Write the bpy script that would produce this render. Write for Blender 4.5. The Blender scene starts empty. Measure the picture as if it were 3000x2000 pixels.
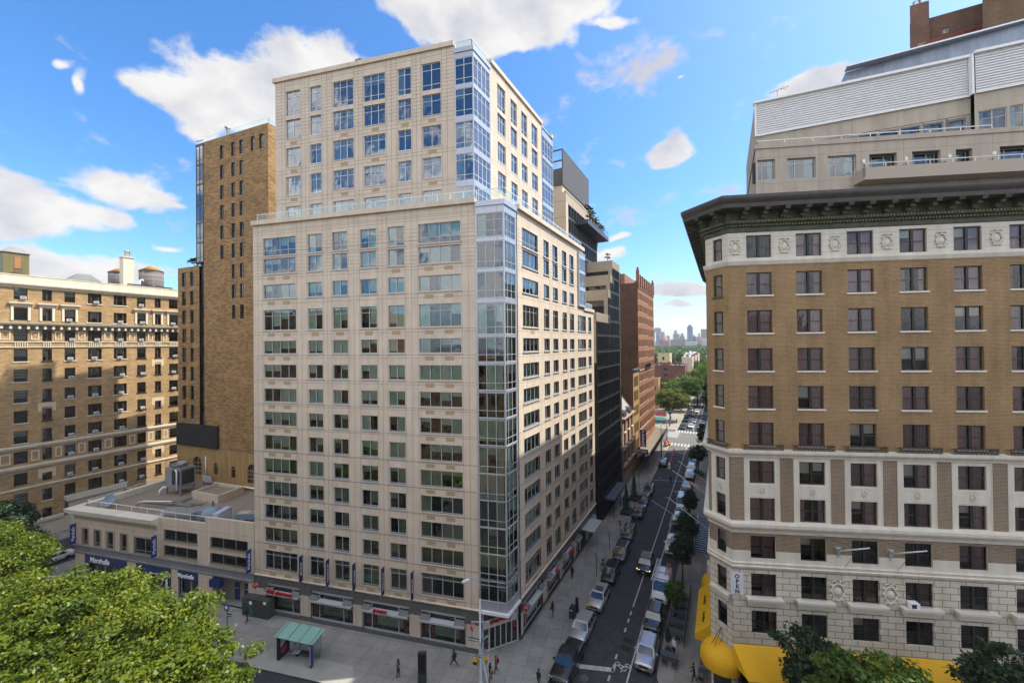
import bpy, bmesh, math, random
import numpy as np
from mathutils import Vector, Matrix
random.seed(11)
D = bpy.data; SC = bpy.context.scene; COL = SC.collection
R = math.radians
PI = math.pi

# ---------------------------------------------------------------- camera, sun, sky
SUN_AZ, SUN_EL = 55.0, 53.3        # azimuth from +Y (down the side street) towards +X, elevation
SKY_STRENGTH, SUN_STRENGTH, EXPOSURE = 0.14, 3.5, 1.05
cam_d = D.cameras.new('camera'); cam = D.objects.new('camera', cam_d); COL.objects.link(cam)
cam_d.sensor_width = 36; cam_d.lens = 14.0; cam_d.clip_end = 9000; cam_d.clip_start = 0.3
rt = Vector((0.88424624, 0.46690739, -0.01029915)); up = Vector((0.01270912, -0.00201261, 0.99991721)); fw = Vector((-0.466848, 0.88430393, 0.00771363))
CAM_Z = 32.1
cam.matrix_world = Matrix(((rt.x, up.x, -fw.x, 0), (rt.y, up.y, -fw.y, 0), (rt.z, up.z, -fw.z, CAM_Z), (0, 0, 0, 1)))
SC.camera = cam
sun_d = D.lights.new('sun', 'SUN'); sun_d.energy = SUN_STRENGTH; sun_d.angle = R(0.53); sun_d.color = (1.0, 0.95, 0.86)
sun = D.objects.new('sun', sun_d); COL.objects.link(sun)
S_DIR = Vector((math.sin(R(SUN_AZ)) * math.cos(R(SUN_EL)), math.cos(R(SUN_AZ)) * math.cos(R(SUN_EL)), math.sin(R(SUN_EL))))
sun.rotation_euler = S_DIR.to_track_quat('Z', 'Y').to_euler(); sun.location = (60, 60, 120)
SC.view_settings.view_transform = 'Standard'; SC.view_settings.look = 'None'; SC.view_settings.exposure = EXPOSURE; SC.view_settings.gamma = 1
SC.cycles.max_bounces = 7; SC.cycles.diffuse_bounces = 3; SC.cycles.glossy_bounces = 3; SC.cycles.transparent_max_bounces = 12
SC.cycles.caustics_reflective = False; SC.cycles.caustics_refractive = False
SC.cycles.sample_clamp_indirect = 6
try: SC.cycles.use_denoising = True
except Exception: pass

# clouds: azimuth, elevation, half width, half height (radians), opacity
CLOUDS = [(-1.135, 0.447, 0.122, 0.052, 1), (-1.029, 0.493, 0.152, 0.07, 1.1), (-0.909, 0.563, 0.152, 0.058, 1.1), (-1.201, 0.44, 0.082, 0.034, 0.85), (-1.234, 0.435, 0.039, 0.025, 0.8), (-1.155, 0.402, 0.054, 0.034, 0.8), (-0.963, 0.497, 0.151, 0.066, 1), (-0.685, 0.689, 0.153, 0.042, 0.95), (-0.528, 0.684, 0.237, 0.053, 1.15), (-0.396, 0.698, 0.235, 0.039, 1.1), (-0.252, 0.672, 0.113, 0.017, 0.8), (-0.583, 0.645, 0.118, 0.036, 0.9), (-0.474, 0.653, 0.096, 0.028, 0.85), (-0.742, 0.695, 0.075, 0.037, 0.8), (-1.26, 0.268, 0.085, 0.042, 0.95), (-1.343, 0.21, 0.103, 0.038, 1), (-1.387, 0.21, 0.061, 0.045, 1.05), (-1.288, 0.211, 0.085, 0.021, 0.85), (-1.387, 0.252, 0.043, 0.026, 0.8), (-1.201, 0.266, 0.054, 0.013, 0.6), (-1.333, 0.448, 0.028, 0.017, 0.75), (-1.312, 0.427, 0.016, 0.029, 0.75), (-0.105, 0.404, 0.063, 0.03, 1.0), (-0.14, 0.388, 0.031, 0.013, 0.7), (-0.073, 0.119, 0.093, 0.019, 0.95), (-0.083, 0.085, 0.08, 0.013, 0.8), (-0.207, 0.243, 0.053, 0.013, 0.85), (-0.243, 0.213, 0.075, 0.022, 0.8), (-0.212, 0.216, 0.044, 0.013, 0.7), (-1.314, 0.133, 0.169, 0.036, 0.9), (-1.37, 0.14, 0.058, 0.026, 0.8), (-1.176, 0.175, 0.043, 0.017, 0.7), (0.19, 0.481, 0.082, 0.027, 0.95), (0.23, 0.484, 0.027, 0.017, 0.8), (-0.067, 0.547, 0.027, 0.009, 0.4), (-0.305, 0.322, 0.092, 0.02, 0.4)]

def build_world():
    w = D.worlds.new('World'); SC.world = w; w.use_nodes = True
    nt = w.node_tree; N = nt.nodes; L = nt.links
    bg = N['Background']; bg.inputs[1].default_value = SKY_STRENGTH
    sky = N.new('ShaderNodeTexSky'); sky.sky_type = 'NISHITA'; sky.sun_disc = False
    sky.sun_elevation = R(SUN_EL); sky.sun_rotation = R(SUN_AZ); sky.altitude = 30; sky.air_density = 1.0; sky.dust_density = 1.3; sky.ozone_density = 6.0
    def math_(op, a, b=None, c=None):
        n = N.new('ShaderNodeMath'); n.operation = op
        for i, x in enumerate((a, b, c)):
            if x is None: continue
            if isinstance(x, (int, float)): n.inputs[i].default_value = x
            else: L.new(x, n.inputs[i])
        return n.outputs[0]
    tc = N.new('ShaderNodeTexCoord'); sep = N.new('ShaderNodeSeparateXYZ'); L.new(tc.outputs['Generated'], sep.inputs[0])
    az = math_('ARCTAN2', sep.outputs[0], sep.outputs[1]); el = math_('ARCSINE', sep.outputs[2])
    comb = N.new('ShaderNodeCombineXYZ'); L.new(az, comb.inputs[0]); L.new(el, comb.inputs[1])
    # warp the coordinates a little so that the outlines wander
    wn = N.new('ShaderNodeTexNoise'); wn.inputs['Scale'].default_value = 5.0; wn.inputs['Detail'].default_value = 3; L.new(tc.outputs['Generated'], wn.inputs['Vector'])
    wv = N.new('ShaderNodeVectorMath'); wv.operation = 'MULTIPLY_ADD'; L.new(wn.outputs['Color'], wv.inputs[0]); wv.inputs[1].default_value = (0.14, 0.09, 0); 
    off = N.new('ShaderNodeVectorMath'); off.operation = 'ADD'; L.new(comb.outputs[0], off.inputs[0]); off.inputs[1].default_value = (-0.07, -0.045, 0)
    L.new(off.outputs[0], wv.inputs[2]); pos = wv.outputs[0]
    m = None
    for (a, e, ra, re, op) in CLOUDS:
        s = N.new('ShaderNodeVectorMath'); s.operation = 'SUBTRACT'; L.new(pos, s.inputs[0]); s.inputs[1].default_value = (a, e, 0)
        k = N.new('ShaderNodeVectorMath'); k.operation = 'MULTIPLY'; L.new(s.outputs[0], k.inputs[0]); k.inputs[1].default_value = (1 / ra, 1 / re, 0)
        l = N.new('ShaderNodeVectorMath'); l.operation = 'LENGTH'; L.new(k.outputs[0], l.inputs[0])
        v = math_('MULTIPLY_ADD', l.outputs['Value'], -1.0, 1.0 * op + 0.12)
        m = v if m is None else math_('SMOOTH_MAX', m, v, 0.25)
    # clouds added behind the camera as neutral fill for shaded facades (seen in reflections)
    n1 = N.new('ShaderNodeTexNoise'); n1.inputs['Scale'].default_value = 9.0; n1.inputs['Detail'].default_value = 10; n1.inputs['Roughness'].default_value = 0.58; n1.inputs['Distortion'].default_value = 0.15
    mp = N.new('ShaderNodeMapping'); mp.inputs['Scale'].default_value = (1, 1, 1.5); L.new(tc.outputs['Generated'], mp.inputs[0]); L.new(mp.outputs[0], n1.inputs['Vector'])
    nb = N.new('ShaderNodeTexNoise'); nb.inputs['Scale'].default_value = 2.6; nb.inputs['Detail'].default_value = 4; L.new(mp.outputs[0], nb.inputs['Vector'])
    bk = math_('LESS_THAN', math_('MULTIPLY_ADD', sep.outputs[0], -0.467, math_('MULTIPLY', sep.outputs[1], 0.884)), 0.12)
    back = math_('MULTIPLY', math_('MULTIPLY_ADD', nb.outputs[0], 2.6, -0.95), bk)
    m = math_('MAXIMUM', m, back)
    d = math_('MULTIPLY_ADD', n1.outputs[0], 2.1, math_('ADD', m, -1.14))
    mr = N.new('ShaderNodeMapRange'); mr.interpolation_type = 'SMOOTHSTEP'; mr.inputs['From Min'].default_value = -0.02; mr.inputs['From Max'].default_value = 0.40; L.new(d, mr.inputs['Value'])
    # cloud tone: bright tops, faintly lilac-grey where thick
    n2 = N.new('ShaderNodeTexNoise'); n2.inputs['Scale'].default_value = 9; n2.inputs['Detail'].default_value = 5; L.new(mp.outputs[0], n2.inputs['Vector'])
    mr2 = N.new('ShaderNodeMapRange'); mr2.inputs['From Min'].default_value = 0.42; mr2.inputs['From Max'].default_value = 0.68; L.new(n2.outputs[0], mr2.inputs['Value'])
    cm = N.new('ShaderNodeMix'); cm.data_type = 'RGBA'; L.new(mr2.outputs[0], cm.inputs['Factor'])
    cm.inputs['A'].default_value = (3.3, 3.25, 3.2, 1); cm.inputs['B'].default_value = (2.2, 2.25, 2.55, 1)
    sc_ = N.new('ShaderNodeVectorMath'); sc_.operation = 'SCALE'; L.new(cm.outputs['Result'], sc_.inputs[0]); L.new(math_('MULTIPLY_ADD', bk, 1.5, 1.0), sc_.inputs['Scale'])  # the added clouds behind the camera are brightened to strengthen the fill
    hs = N.new('ShaderNodeHueSaturation'); hs.inputs['Saturation'].default_value = 1.2; hs.inputs['Value'].default_value = 0.98; L.new(sky.outputs[0], hs.inputs['Color'])
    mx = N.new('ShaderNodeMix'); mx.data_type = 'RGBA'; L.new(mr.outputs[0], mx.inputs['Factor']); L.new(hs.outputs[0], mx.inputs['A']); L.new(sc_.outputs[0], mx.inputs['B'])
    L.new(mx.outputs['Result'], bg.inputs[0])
    return sky
SKY = build_world()

# ---------------------------------------------------------------- materials
MATS = {}
def mat(name, col, rough=0.7, metal=0.0, spec=0.4, var=0.0, scale=3.0, stretch=(1, 1, 1), coord='Object', bump=0.0, bscale=30.0, coat=0.0, emit=None, detail=6, streak=0.0):
    if name in MATS: return MATS[name]
    m = D.materials.new(name); m.use_nodes = True; N = m.node_tree.nodes; L = m.node_tree.links
    p = N['Principled BSDF']; p.inputs['Base Color'].default_value = (*col, 1); p.inputs['Roughness'].default_value = rough
    p.inputs['Metallic'].default_value = metal; p.inputs['Specular IOR Level'].default_value = spec; p.inputs['Coat Weight'].default_value = coat
    if emit: p.inputs['Emission Color'].default_value = (*emit[0], 1); p.inputs['Emission Strength'].default_value = emit[1]
    if var or bump:
        tc = N.new('ShaderNodeTexCoord'); mp = N.new('ShaderNodeMapping'); mp.inputs['Scale'].default_value = stretch
        L.new(tc.outputs[coord], mp.inputs[0])
    if var:
        t = N.new('ShaderNodeTexNoise'); t.inputs['Scale'].default_value = scale; t.inputs['Detail'].default_value = detail; t.inputs['Roughness'].default_value = 0.65; L.new(mp.outputs[0], t.inputs['Vector'])
        r = N.new('ShaderNodeMapRange'); r.inputs['From Min'].default_value = 0.3; r.inputs['From Max'].default_value = 0.7; r.inputs['To Min'].default_value = 1 - var; r.inputs['To Max'].default_value = 1 + var; L.new(t.outputs[0], r.inputs['Value'])
        out = r.outputs[0]
        if streak:
            t2 = N.new('ShaderNodeTexNoise'); t2.inputs['Scale'].default_value = 1.0; t2.inputs['Detail'].default_value = 4
            mp2 = N.new('ShaderNodeMapping'); mp2.inputs['Scale'].default_value = (1.6, 1.6, 0.12) if coord == 'Object' else (1.6, 0.12, 1); L.new(tc.outputs[coord], mp2.inputs[0]); L.new(mp2.outputs[0], t2.inputs['Vector'])
            r2 = N.new('ShaderNodeMapRange'); r2.inputs['From Min'].default_value = 0.35; r2.inputs['From Max'].default_value = 0.7; r2.inputs['To Min'].default_value = 1 + streak * 0.4; r2.inputs['To Max'].default_value = 1 - streak; L.new(t2.outputs[0], r2.inputs['Value'])
            mm = N.new('ShaderNodeMath'); mm.operation = 'MULTIPLY'; L.new(out, mm.inputs[0]); L.new(r2.outputs[0], mm.inputs[1]); out = mm.outputs[0]
        h = N.new('ShaderNodeVectorMath'); h.operation = 'SCALE'; h.inputs[0].default_value = col; L.new(out, h.inputs['Scale']); L.new(h.outputs[0], p.inputs['Base Color'])
    if bump:
        t3 = N.new('ShaderNodeTexNoise'); t3.inputs['Scale'].default_value = bscale; t3.inputs['Detail'].default_value = 4; L.new(mp.outputs[0], t3.inputs['Vector'])
        b = N.new('ShaderNodeBump'); b.inputs['Strength'].default_value = bump; b.inputs['Distance'].default_value = 0.05; L.new(t3.outputs[0], b.inputs['Height']); L.new(b.outputs[0], p.inputs['Normal'])
    MATS[name] = m; return m

def brick(name, c1, c2, mortar, bw=0.45, bh=0.14, ms=0.02, rough=0.85, big=0.18, streak=0.1, bias=0.0, offset=0.5, freq=2):
    """masonry on the wall's own (s, z) coordinates in metres: courses, per-brick tone and broad weathering"""
    if name in MATS: return MATS[name]
    m = D.materials.new(name); m.use_nodes = True; N = m.node_tree.nodes; L = m.node_tree.links
    p = N['Principled BSDF']; p.inputs['Roughness'].default_value = rough; p.inputs['Specular IOR Level'].default_value = 0.25
    uv = N.new('ShaderNodeUVMap')
    b = N.new('ShaderNodeTexBrick'); b.offset = offset; b.offset_frequency = freq; L.new(uv.outputs[0], b.inputs['Vector'])
    b.inputs['Color1'].default_value = (*c1, 1); b.inputs['Color2'].default_value = (*c2, 1); b.inputs['Mortar'].default_value = (*mortar, 1)
    b.inputs['Scale'].default_value = 1.0; b.inputs['Brick Width'].default_value = bw; b.inputs['Row Height'].default_value = bh; b.inputs['Mortar Size'].default_value = ms; b.inputs['Mortar Smooth'].default_value = 0.2; b.inputs['Bias'].default_value = bias
    t = N.new('ShaderNodeTexNoise'); t.inputs['Scale'].default_value = 0.35; t.inputs['Detail'].default_value = 7; L.new(uv.outputs[0], t.inputs['Vector'])
    r = N.new('ShaderNodeMapRange'); r.inputs['From Min'].default_value = 0.3; r.inputs['From Max'].default_value = 0.7; r.inputs['To Min'].default_value = 1 - big; r.inputs['To Max'].default_value = 1 + big; L.new(t.outputs[0], r.inputs['Value'])
    mp = N.new('ShaderNodeMapping'); mp.inputs['Scale'].default_value = (1.3, 0.1, 1); L.new(uv.outputs[0], mp.inputs[0])
    t2 = N.new('ShaderNodeTexNoise'); t2.inputs['Scale'].default_value = 1.0; t2.inputs['Detail'].default_value = 4; L.new(mp.outputs[0], t2.inputs['Vector'])
    r2 = N.new('ShaderNodeMapRange'); r2.inputs['From Min'].default_value = 0.4; r2.inputs['From Max'].default_value = 0.75; r2.inputs['To Min'].default_value = 1 + streak * 0.3; r2.inputs['To Max'].default_value = 1 - streak; L.new(t2.outputs[0], r2.inputs['Value'])
    mm = N.new('ShaderNodeMath'); mm.operation = 'MULTIPLY'; L.new(r.outputs[0], mm.inputs[0]); L.new(r2.outputs[0], mm.inputs[1])
    h = N.new('ShaderNodeVectorMath'); h.operation = 'SCALE'; L.new(b.outputs['Color'], h.inputs[0]); L.new(mm.outputs[0], h.inputs['Scale']); L.new(h.outputs[0], p.inputs['Base Color'])
    bp = N.new('ShaderNodeBump'); bp.inputs['Strength'].default_value = 0.35; bp.inputs['Distance'].default_value = 0.015; bp.invert = True; L.new(b.outputs['Fac'], bp.inputs['Height']); L.new(bp.outputs[0], p.inputs['Normal'])
    MATS[name] = m; return m

def glass(name, tint=(0.62, 0.86, 0.80), ior=1.9, wav=0.0):
    if name in MATS: return MATS[name]
    m = D.materials.new(name); m.use_nodes = True; N = m.node_tree.nodes; L = m.node_tree.links
    N.remove(N['Principled BSDF']); out = N['Material Output']
    t = N.new('ShaderNodeBsdfTransparent'); t.inputs[0].default_value = (*tint, 1)
    g = N.new('ShaderNodeBsdfGlossy'); g.inputs['Roughness'].default_value = 0.015; g.inputs[0].default_value = (0.95, 0.98, 1, 1)
    f = N.new('ShaderNodeFresnel'); f.inputs[0].default_value = ior; mx = N.new('ShaderNodeMixShader')
    L.new(f.outputs[0], mx.inputs[0]); L.new(t.outputs[0], mx.inputs[1]); L.new(g.outputs[0], mx.inputs[2]); L.new(mx.outputs[0], out.inputs[0])
    if wav:
        tc = N.new('ShaderNodeTexCoord'); n = N.new('ShaderNodeTexNoise'); n.inputs['Scale'].default_value = 0.9; n.inputs['Detail'].default_value = 1; L.new(tc.outputs['Object'], n.inputs['Vector'])
        b = N.new('ShaderNodeBump'); b.inputs['Strength'].default_value = wav; b.inputs['Distance'].default_value = 0.1; L.new(n.outputs[0], b.inputs['Height']); L.new(b.outputs[0], g.inputs['Normal']); L.new(b.outputs[0], f.inputs['Normal'])
    MATS[name] = m; return m

def leafmat(name, cols, trans=0.35):
    """leaves: each leaf's own colour comes from its 'tone' value along a ramp of real leaf colours"""
    if name in MATS: return MATS[name]
    m = D.materials.new(name); m.use_nodes = True; N = m.node_tree.nodes; L = m.node_tree.links
    N.remove(N['Principled BSDF']); out = N['Material Output']
    a = N.new('ShaderNodeAttribute'); a.attribute_name = 'tone'; cr = N.new('ShaderNodeValToRGB'); L.new(a.outputs['Fac'], cr.inputs[0])
    e = cr.color_ramp.elements
    for i, (pz, c) in enumerate(cols):
        el = e[i] if i < 2 else e.new(pz)
        el.position = pz; el.color = (*c, 1)
    d = N.new('ShaderNodeBsdfDiffuse'); t = N.new('ShaderNodeBsdfTranslucent'); gl = N.new('ShaderNodeBsdfGlossy'); gl.inputs['Roughness'].default_value = 0.45; gl.inputs[0].default_value = (0.9, 1, 0.8, 1)
    L.new(cr.outputs[0], d.inputs[0]); L.new(cr.outputs[0], t.inputs[0])
    mx = N.new('ShaderNodeMixShader'); mx.inputs[0].default_value = trans; L.new(d.outputs[0], mx.inputs[1]); L.new(t.outputs[0], mx.inputs[2])
    m2 = N.new('ShaderNodeMixShader'); m2.inputs[0].default_value = 0.025; L.new(mx.outputs[0], m2.inputs[1]); L.new(gl.outputs[0], m2.inputs[2]); L.new(m2.outputs[0], out.inputs[0])
    MATS[name] = m; return m

# ---------------------------------------------------------------- mesh building
class MB:
    def __init__(s): s.v = []; s.f = []; s.m = []; s.uv = []; s.T = Matrix.Identity(4); s.sm = []
    def add(s, pts): 
        n = len(s.v); T = s.T
        s.v.extend([tuple(T @ Vector(p)) for p in pts]); return n
    def poly(s, pts, m=0, uv=None, smooth=False):
        n = s.add(pts); s.f.append(tuple(range(n, n + len(pts)))); s.m.append(m); s.uv.append(uv); s.sm.append(smooth)
    def box(s, x0, x1, y0, y1, z0, z1, m=0):
        if x0 > x1: x0, x1 = x1, x0
        if y0 > y1: y0, y1 = y1, y0
        if z0 > z1: z0, z1 = z1, z0
        n = s.add([(x0, y0, z0), (x1, y0, z0), (x1, y1, z0), (x0, y1, z0), (x0, y0, z1), (x1, y0, z1), (x1, y1, z1), (x0, y1, z1)])
        for q in ((3, 2, 1, 0), (4, 5, 6, 7), (0, 1, 5, 4), (1, 2, 6, 5), (2, 3, 7, 6), (3, 0, 4, 7)):
            s.f.append(tuple(n + i for i in q)); s.m.append(m); s.uv.append(None); s.sm.append(False)
    def bar(s, a, b, w, h=None, m=0, upv=(0, 0, 1)):
        """a square-section bar from a to b"""
        h = h or w; a = Vector(a); b = Vector(b); d = (b - a)
        if d.length < 1e-6: return
        d.normalize(); u = Vector(upv)
        if abs(d.dot(u)) > 0.98: u = Vector((1, 0, 0))
        x = d.cross(u).normalized() * w / 2; y = x.cross(d).normalized() * h / 2
        n = s.add([a - x - y, a + x - y, a + x + y, a - x + y, b - x - y, b + x - y, b + x + y, b - x + y])
        for q in ((3, 2, 1, 0), (4, 5, 6, 7), (0, 1, 5, 4), (1, 2, 6, 5), (2, 3, 7, 6), (3, 0, 4, 7)):
            s.f.append(tuple(n + i for i in q)); s.m.append(m); s.uv.append(None); s.sm.append(False)
    def tube(s, pts, r, n=8, m=0, caps=True, smooth=True):
        """a round tube through pts; r is one radius or one per point"""
        pts = [Vector(p) for p in pts]; rs = r if isinstance(r, (list, tuple)) else [r] * len(pts)
        base = None; rings = []
        for i, p in enumerate(pts):
            d = (pts[min(i + 1, len(pts) - 1)] - pts[max(i - 1, 0)]).normalized()
            if base is None: base = Vector((0, 0, 1)) if abs(d.z) < 0.9 else Vector((1, 0, 0))
            x = d.cross(base).normalized(); y = x.cross(d).normalized(); base = y
            rings.append(s.add([p + (x * math.cos(2 * PI * k / n) + y * math.sin(2 * PI * k / n)) * rs[i] for k in range(n)]))
        for a, b in zip(rings, rings[1:]):
            for k in range(n):
                s.f.append((a + k, a + (k + 1) % n, b + (k + 1) % n, b + k)); s.m.append(m); s.uv.append(None); s.sm.append(smooth)
        if caps:
            s.f.append(tuple(rings[0] + k for k in reversed(range(n)))); s.m.append(m); s.uv.append(None); s.sm.append(False)
            s.f.append(tuple(rings[-1] + k for k in range(n))); s.m.append(m); s.uv.append(None); s.sm.append(False)
    def lathe(s, prof, c=(0, 0, 0), n=16, m=0, smooth=True, axis='z'):
        """profile of (radius, height) turned about an axis through c"""
        rings = []
        for r, h in prof:
            pts = []
            for k in range(n):
                a = 2 * PI * k / n; ca, sa = math.cos(a) * r, math.sin(a) * r
                pts.append((c[0] + ca, c[1] + sa, c[2] + h) if axis == 'z' else ((c[0] + h, c[1] + ca, c[2] + sa) if axis == 'x' else (c[0] + sa, c[1] + h, c[2] + ca)))
            rings.append(s.add(pts))
        for a, b in zip(rings, rings[1:]):
            for k in range(n):
                s.f.append((a + k, a + (k + 1) % n, b + (k + 1) % n, b + k)); s.m.append(m); s.uv.append(None); s.sm.append(smooth)
        if prof[0][0] > 1e-4: s.f.append(tuple(rings[0] + k for k in reversed(range(n)))); s.m.append(m); s.uv.append(None); s.sm.append(False)
        if prof[-1][0] > 1e-4: s.f.append(tuple(rings[-1] + k for k in range(n))); s.m.append(m); s.uv.append(None); s.sm.append(False)
    def prism(s, xy, z0, z1, m=0, mtop=None):
        n = len(xy); a = s.add([(x, y, z0) for x, y in xy]); b = s.add([(x, y, z1) for x, y in xy])
        per = 0.0
        for k in range(n):
            k2 = (k + 1) % n; l = math.dist(xy[k], xy[k2])
            s.f.append((a + k, a + k2, b + k2, b + k)); s.m.append(m); s.uv.append([(per, z0), (per + l, z0), (per + l, z1), (per, z1)]); s.sm.append(False); per += l
        s.f.append(tuple(a + k for k in reversed(range(n)))); s.m.append(m); s.uv.append(None); s.sm.append(False)
        s.f.append(tuple(b + k for k in range(n))); s.m.append(m if mtop is None else mtop); s.uv.append([tuple(q) for q in xy]); s.sm.append(False)
    def sweep(s, prof, path, m=0, closed=False):
        """profile of (out, z) swept along a horizontal path of (x, y), mitred; out is to the right of travel"""
        n = len(path); rings = []
        for i, p in enumerate(path):
            p = Vector((p[0], p[1]))
            d1 = (p - Vector(path[i - 1])).normalized() if (i > 0 or closed) else None
            d2 = (Vector(path[(i + 1) % n]) - p).normalized() if (i < n - 1 or closed) else None
            d1 = d1 or d2; d2 = d2 or d1
            n1 = Vector((d1.y, -d1.x)); n2 = Vector((d2.y, -d2.x)); b = (n1 + n2).normalized(); k = 1 / max(0.35, b.dot(n1))
            rings.append(s.add([(p.x + b.x * o * k, p.y + b.y * o * k, z) for o, z in prof]))
        q = len(prof)
        for i in range(n if closed else n - 1):
            a, b = rings[i], rings[(i + 1) % n]; l = math.dist(path[i], path[(i + 1) % n])
            for k in range(q - 1):
                s.f.append((a + k, b + k, b + k + 1, a + k + 1)); s.m.append(m); s.uv.append([(0, prof[k][1]), (l, prof[k][1]), (l, prof[k + 1][1]), (0, prof[k + 1][1])]); s.sm.append(False)
        if not closed:
            s.f.append(tuple(rings[0] + k for k in range(q))); s.m.append(m); s.uv.append(None); s.sm.append(False)
            s.f.append(tuple(rings[-1] + k for k in reversed(range(q)))); s.m.append(m); s.uv.append(None); s.sm.append(False)
    def mesh(s, name, mats, M=None):
        me = D.meshes.new(name); vs = s.v
        if M is not None: vs = [tuple(M @ Vector(p)) for p in vs]
        me.from_pydata(vs, [], s.f); me.update()
        for mm in (mats if isinstance(mats, (list, tuple)) else [mats]): me.materials.append(mm)
        if any(s.m): me.polygons.foreach_set('material_index', s.m)
        if any(s.sm): me.polygons.foreach_set('use_smooth', s.sm)
        if any(u is not None for u in s.uv):
            ul = me.uv_layers.new(name='UVMap'); flat = []
            for u, f in zip(s.uv, s.f):
                if u is None: 
                    for i in f: flat.extend((s.v[i][0] + s.v[i][1], s.v[i][2]))
                else:
                    for q in u: flat.extend(q)
            ul.data.foreach_set('uv', flat)
        return me

WM = {}       # world matrix of every Empty or parent built here
def link(name, data, parent=None, M=None, label=None, cat=None, group=None, kind=None):
    o = D.objects.new(name, data); COL.objects.link(o)
    if parent is not None: o.parent = parent
    if M is not None: o.matrix_local = M
    if label: o['label'] = label
    if cat: o['category'] = cat
    if group: o['group'] = group
    if kind: o['kind'] = kind
    return o
def thing(name, label, cat, loc=(0, 0, 0), rz=0.0, group=None):
    M = Matrix.Translation(loc) @ Matrix.Rotation(rz, 4, 'Z')
    o = link(name, None, None, M, label, cat, group); o.empty_display_size = 0.3; WM[o.name] = M; return o
def build(name, mb, mats, parent=None, label=None, cat=None, group=None, kind=None, local=False):
    """one mesh object; coordinates are world ones unless local, in which case they are the parent's"""
    if not mb.f: return None
    M = None
    if parent is not None and not local: M = WM[parent.name].inverted()
    o = link(name, mb.mesh(name, mats, M), parent, None, label, cat, group, kind)
    if parent is not None: WM[o.name] = WM[parent.name].copy()
    else: WM[o.name] = Matrix.Identity(4)
    return o
def dup(o, loc=None, rz=None, parent=None, label=None, group=None, scale=None):
    """copy a thing with its parts and their sub-parts (meshes stay shared)"""
    c = o.copy(); COL.objects.link(c)
    if parent is not None: c.parent = parent
    if loc is not None: c.location = loc
    if rz is not None: c.rotation_euler = (0, 0, rz)
    if scale is not None: c.scale = scale
    if label: c['label'] = label
    if group: c['group'] = group
    for ch in list(o.children): dup(ch, parent=c)
    return c
def text_mesh(body, size, mat_, extrude=0.01, align='CENTER', bold=0.0, shear=0.0, spacing=1.0):
    cu = D.curves.new('lettering', 'FONT'); cu.body = body; cu.size = size; cu.extrude = extrude; cu.align_x = align; cu.align_y = 'CENTER'; cu.offset = bold; cu.shear = shear; cu.space_character = spacing; cu.resolution_u = 3
    ob = D.objects.new('lettering', cu); COL.objects.link(ob); dg = bpy.context.evaluated_depsgraph_get()
    me = D.meshes.new_from_object(ob.evaluated_get(dg)); D.objects.remove(ob); D.curves.remove(cu)
    me.name = 'lettering'; me.materials.clear(); me.materials.append(mat_); return me
class Face:
    """a vertical facade: x runs to the right as seen from outside, y goes into the wall, z is height"""
    def __init__(s, o, d):
        l = math.hypot(*d); s.o = (o[0], o[1]); s.d = (d[0] / l, d[1] / l); s.rz = math.atan2(d[1], d[0])
        s.M = Matrix.Translation((o[0], o[1], 0)) @ Matrix.Rotation(s.rz, 4, 'Z'); s.n = (s.d[1], -s.d[0])
    def at(s, a, z=0, out=0): return Vector((s.o[0] + s.d[0] * a + s.n[0] * out, s.o[1] + s.d[1] * a + s.n[1] * out, z))
    def sub(s, a, z): return s.M @ Matrix.Translation((a, 0, z))
    def letter(s, body, size, a, z, out, m, parent, rot=0.0, **k):
        """writing set on the facade, centred at (a, z)"""
        me = text_mesh(body, size, m, **k)
        M = WM[parent.name].inverted() @ s.M @ Matrix.Translation((a, -out, z)) @ Matrix.Rotation(rot, 4, 'Y') @ Matrix.Rotation(PI / 2, 4, 'X')
        return link('lettering', me, parent, M)
def wall(mb, F, s0, s1, z0, z1, holes=(), js=(), jz=(), jw=0.03, m=0, mj=1, rev=0.2, y=0.0, fn=None, mrev=None, sb=(), zb=()):
    """one facade's skin on a grid: openings left out and given reveals, thin joint strips in their own material"""
    S = {s0, s1} | {q for q in sb if s0 < q < s1}; Z = {z0, z1} | {q for q in zb if z0 < q < z1}
    for h in holes:
        for q in h[:2]:
            if s0 < q < s1: S.add(q)
        for q in h[2:4]:
            if z0 < q < z1: Z.add(q)
    jS = [(q - jw / 2, q + jw / 2) for q in js if s0 + jw < q < s1 - jw]; jZ = [(q - jw / 2, q + jw / 2) for q in jz if z0 + jw < q < z1 - jw]
    for a, b in jS: S.add(a); S.add(b)
    for a, b in jZ: Z.add(a); Z.add(b)
    S = sorted(S); Z = sorted(Z); T = mb.T; mb.T = F.M
    for a, b in zip(S, S[1:]):
        if b - a < 1e-4: continue
        ca = (a + b) / 2; inj = any(p <= ca <= q for p, q in jS); hs = [h for h in holes if h[0] < ca < h[1]]
        for c, d in zip(Z, Z[1:]):
            if d - c < 1e-4: continue
            cz = (c + d) / 2
            if any(h[2] < cz < h[3] for h in hs): continue
            k = mj if (inj or any(p <= cz <= q for p, q in jZ)) else (fn(ca, cz) if fn else m)
            mb.poly([(a, y, c), (b, y, c), (b, y, d), (a, y, d)], k, [(a, c), (b, c), (b, d), (a, d)])
    r = rev
    for h in holes:
        a, b, c, d = h[:4]; k = (fn((a + b) / 2, c - 0.05) if fn else m) if mrev is None else mrev
        for q in ([(a, y, c), (a, y, d), (a, y + r, d), (a, y + r, c)], [(b, y, d), (b, y, c), (b, y + r, c), (b, y + r, d)], [(a, y, d), (b, y, d), (b, y + r, d), (a, y + r, d)], [(b, y, c), (a, y, c), (a, y + r, c), (b, y + r, c)]):
            mb.poly(q, k, [(p[0] + p[1], p[2]) for p in q])
    mb.T = T
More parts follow.
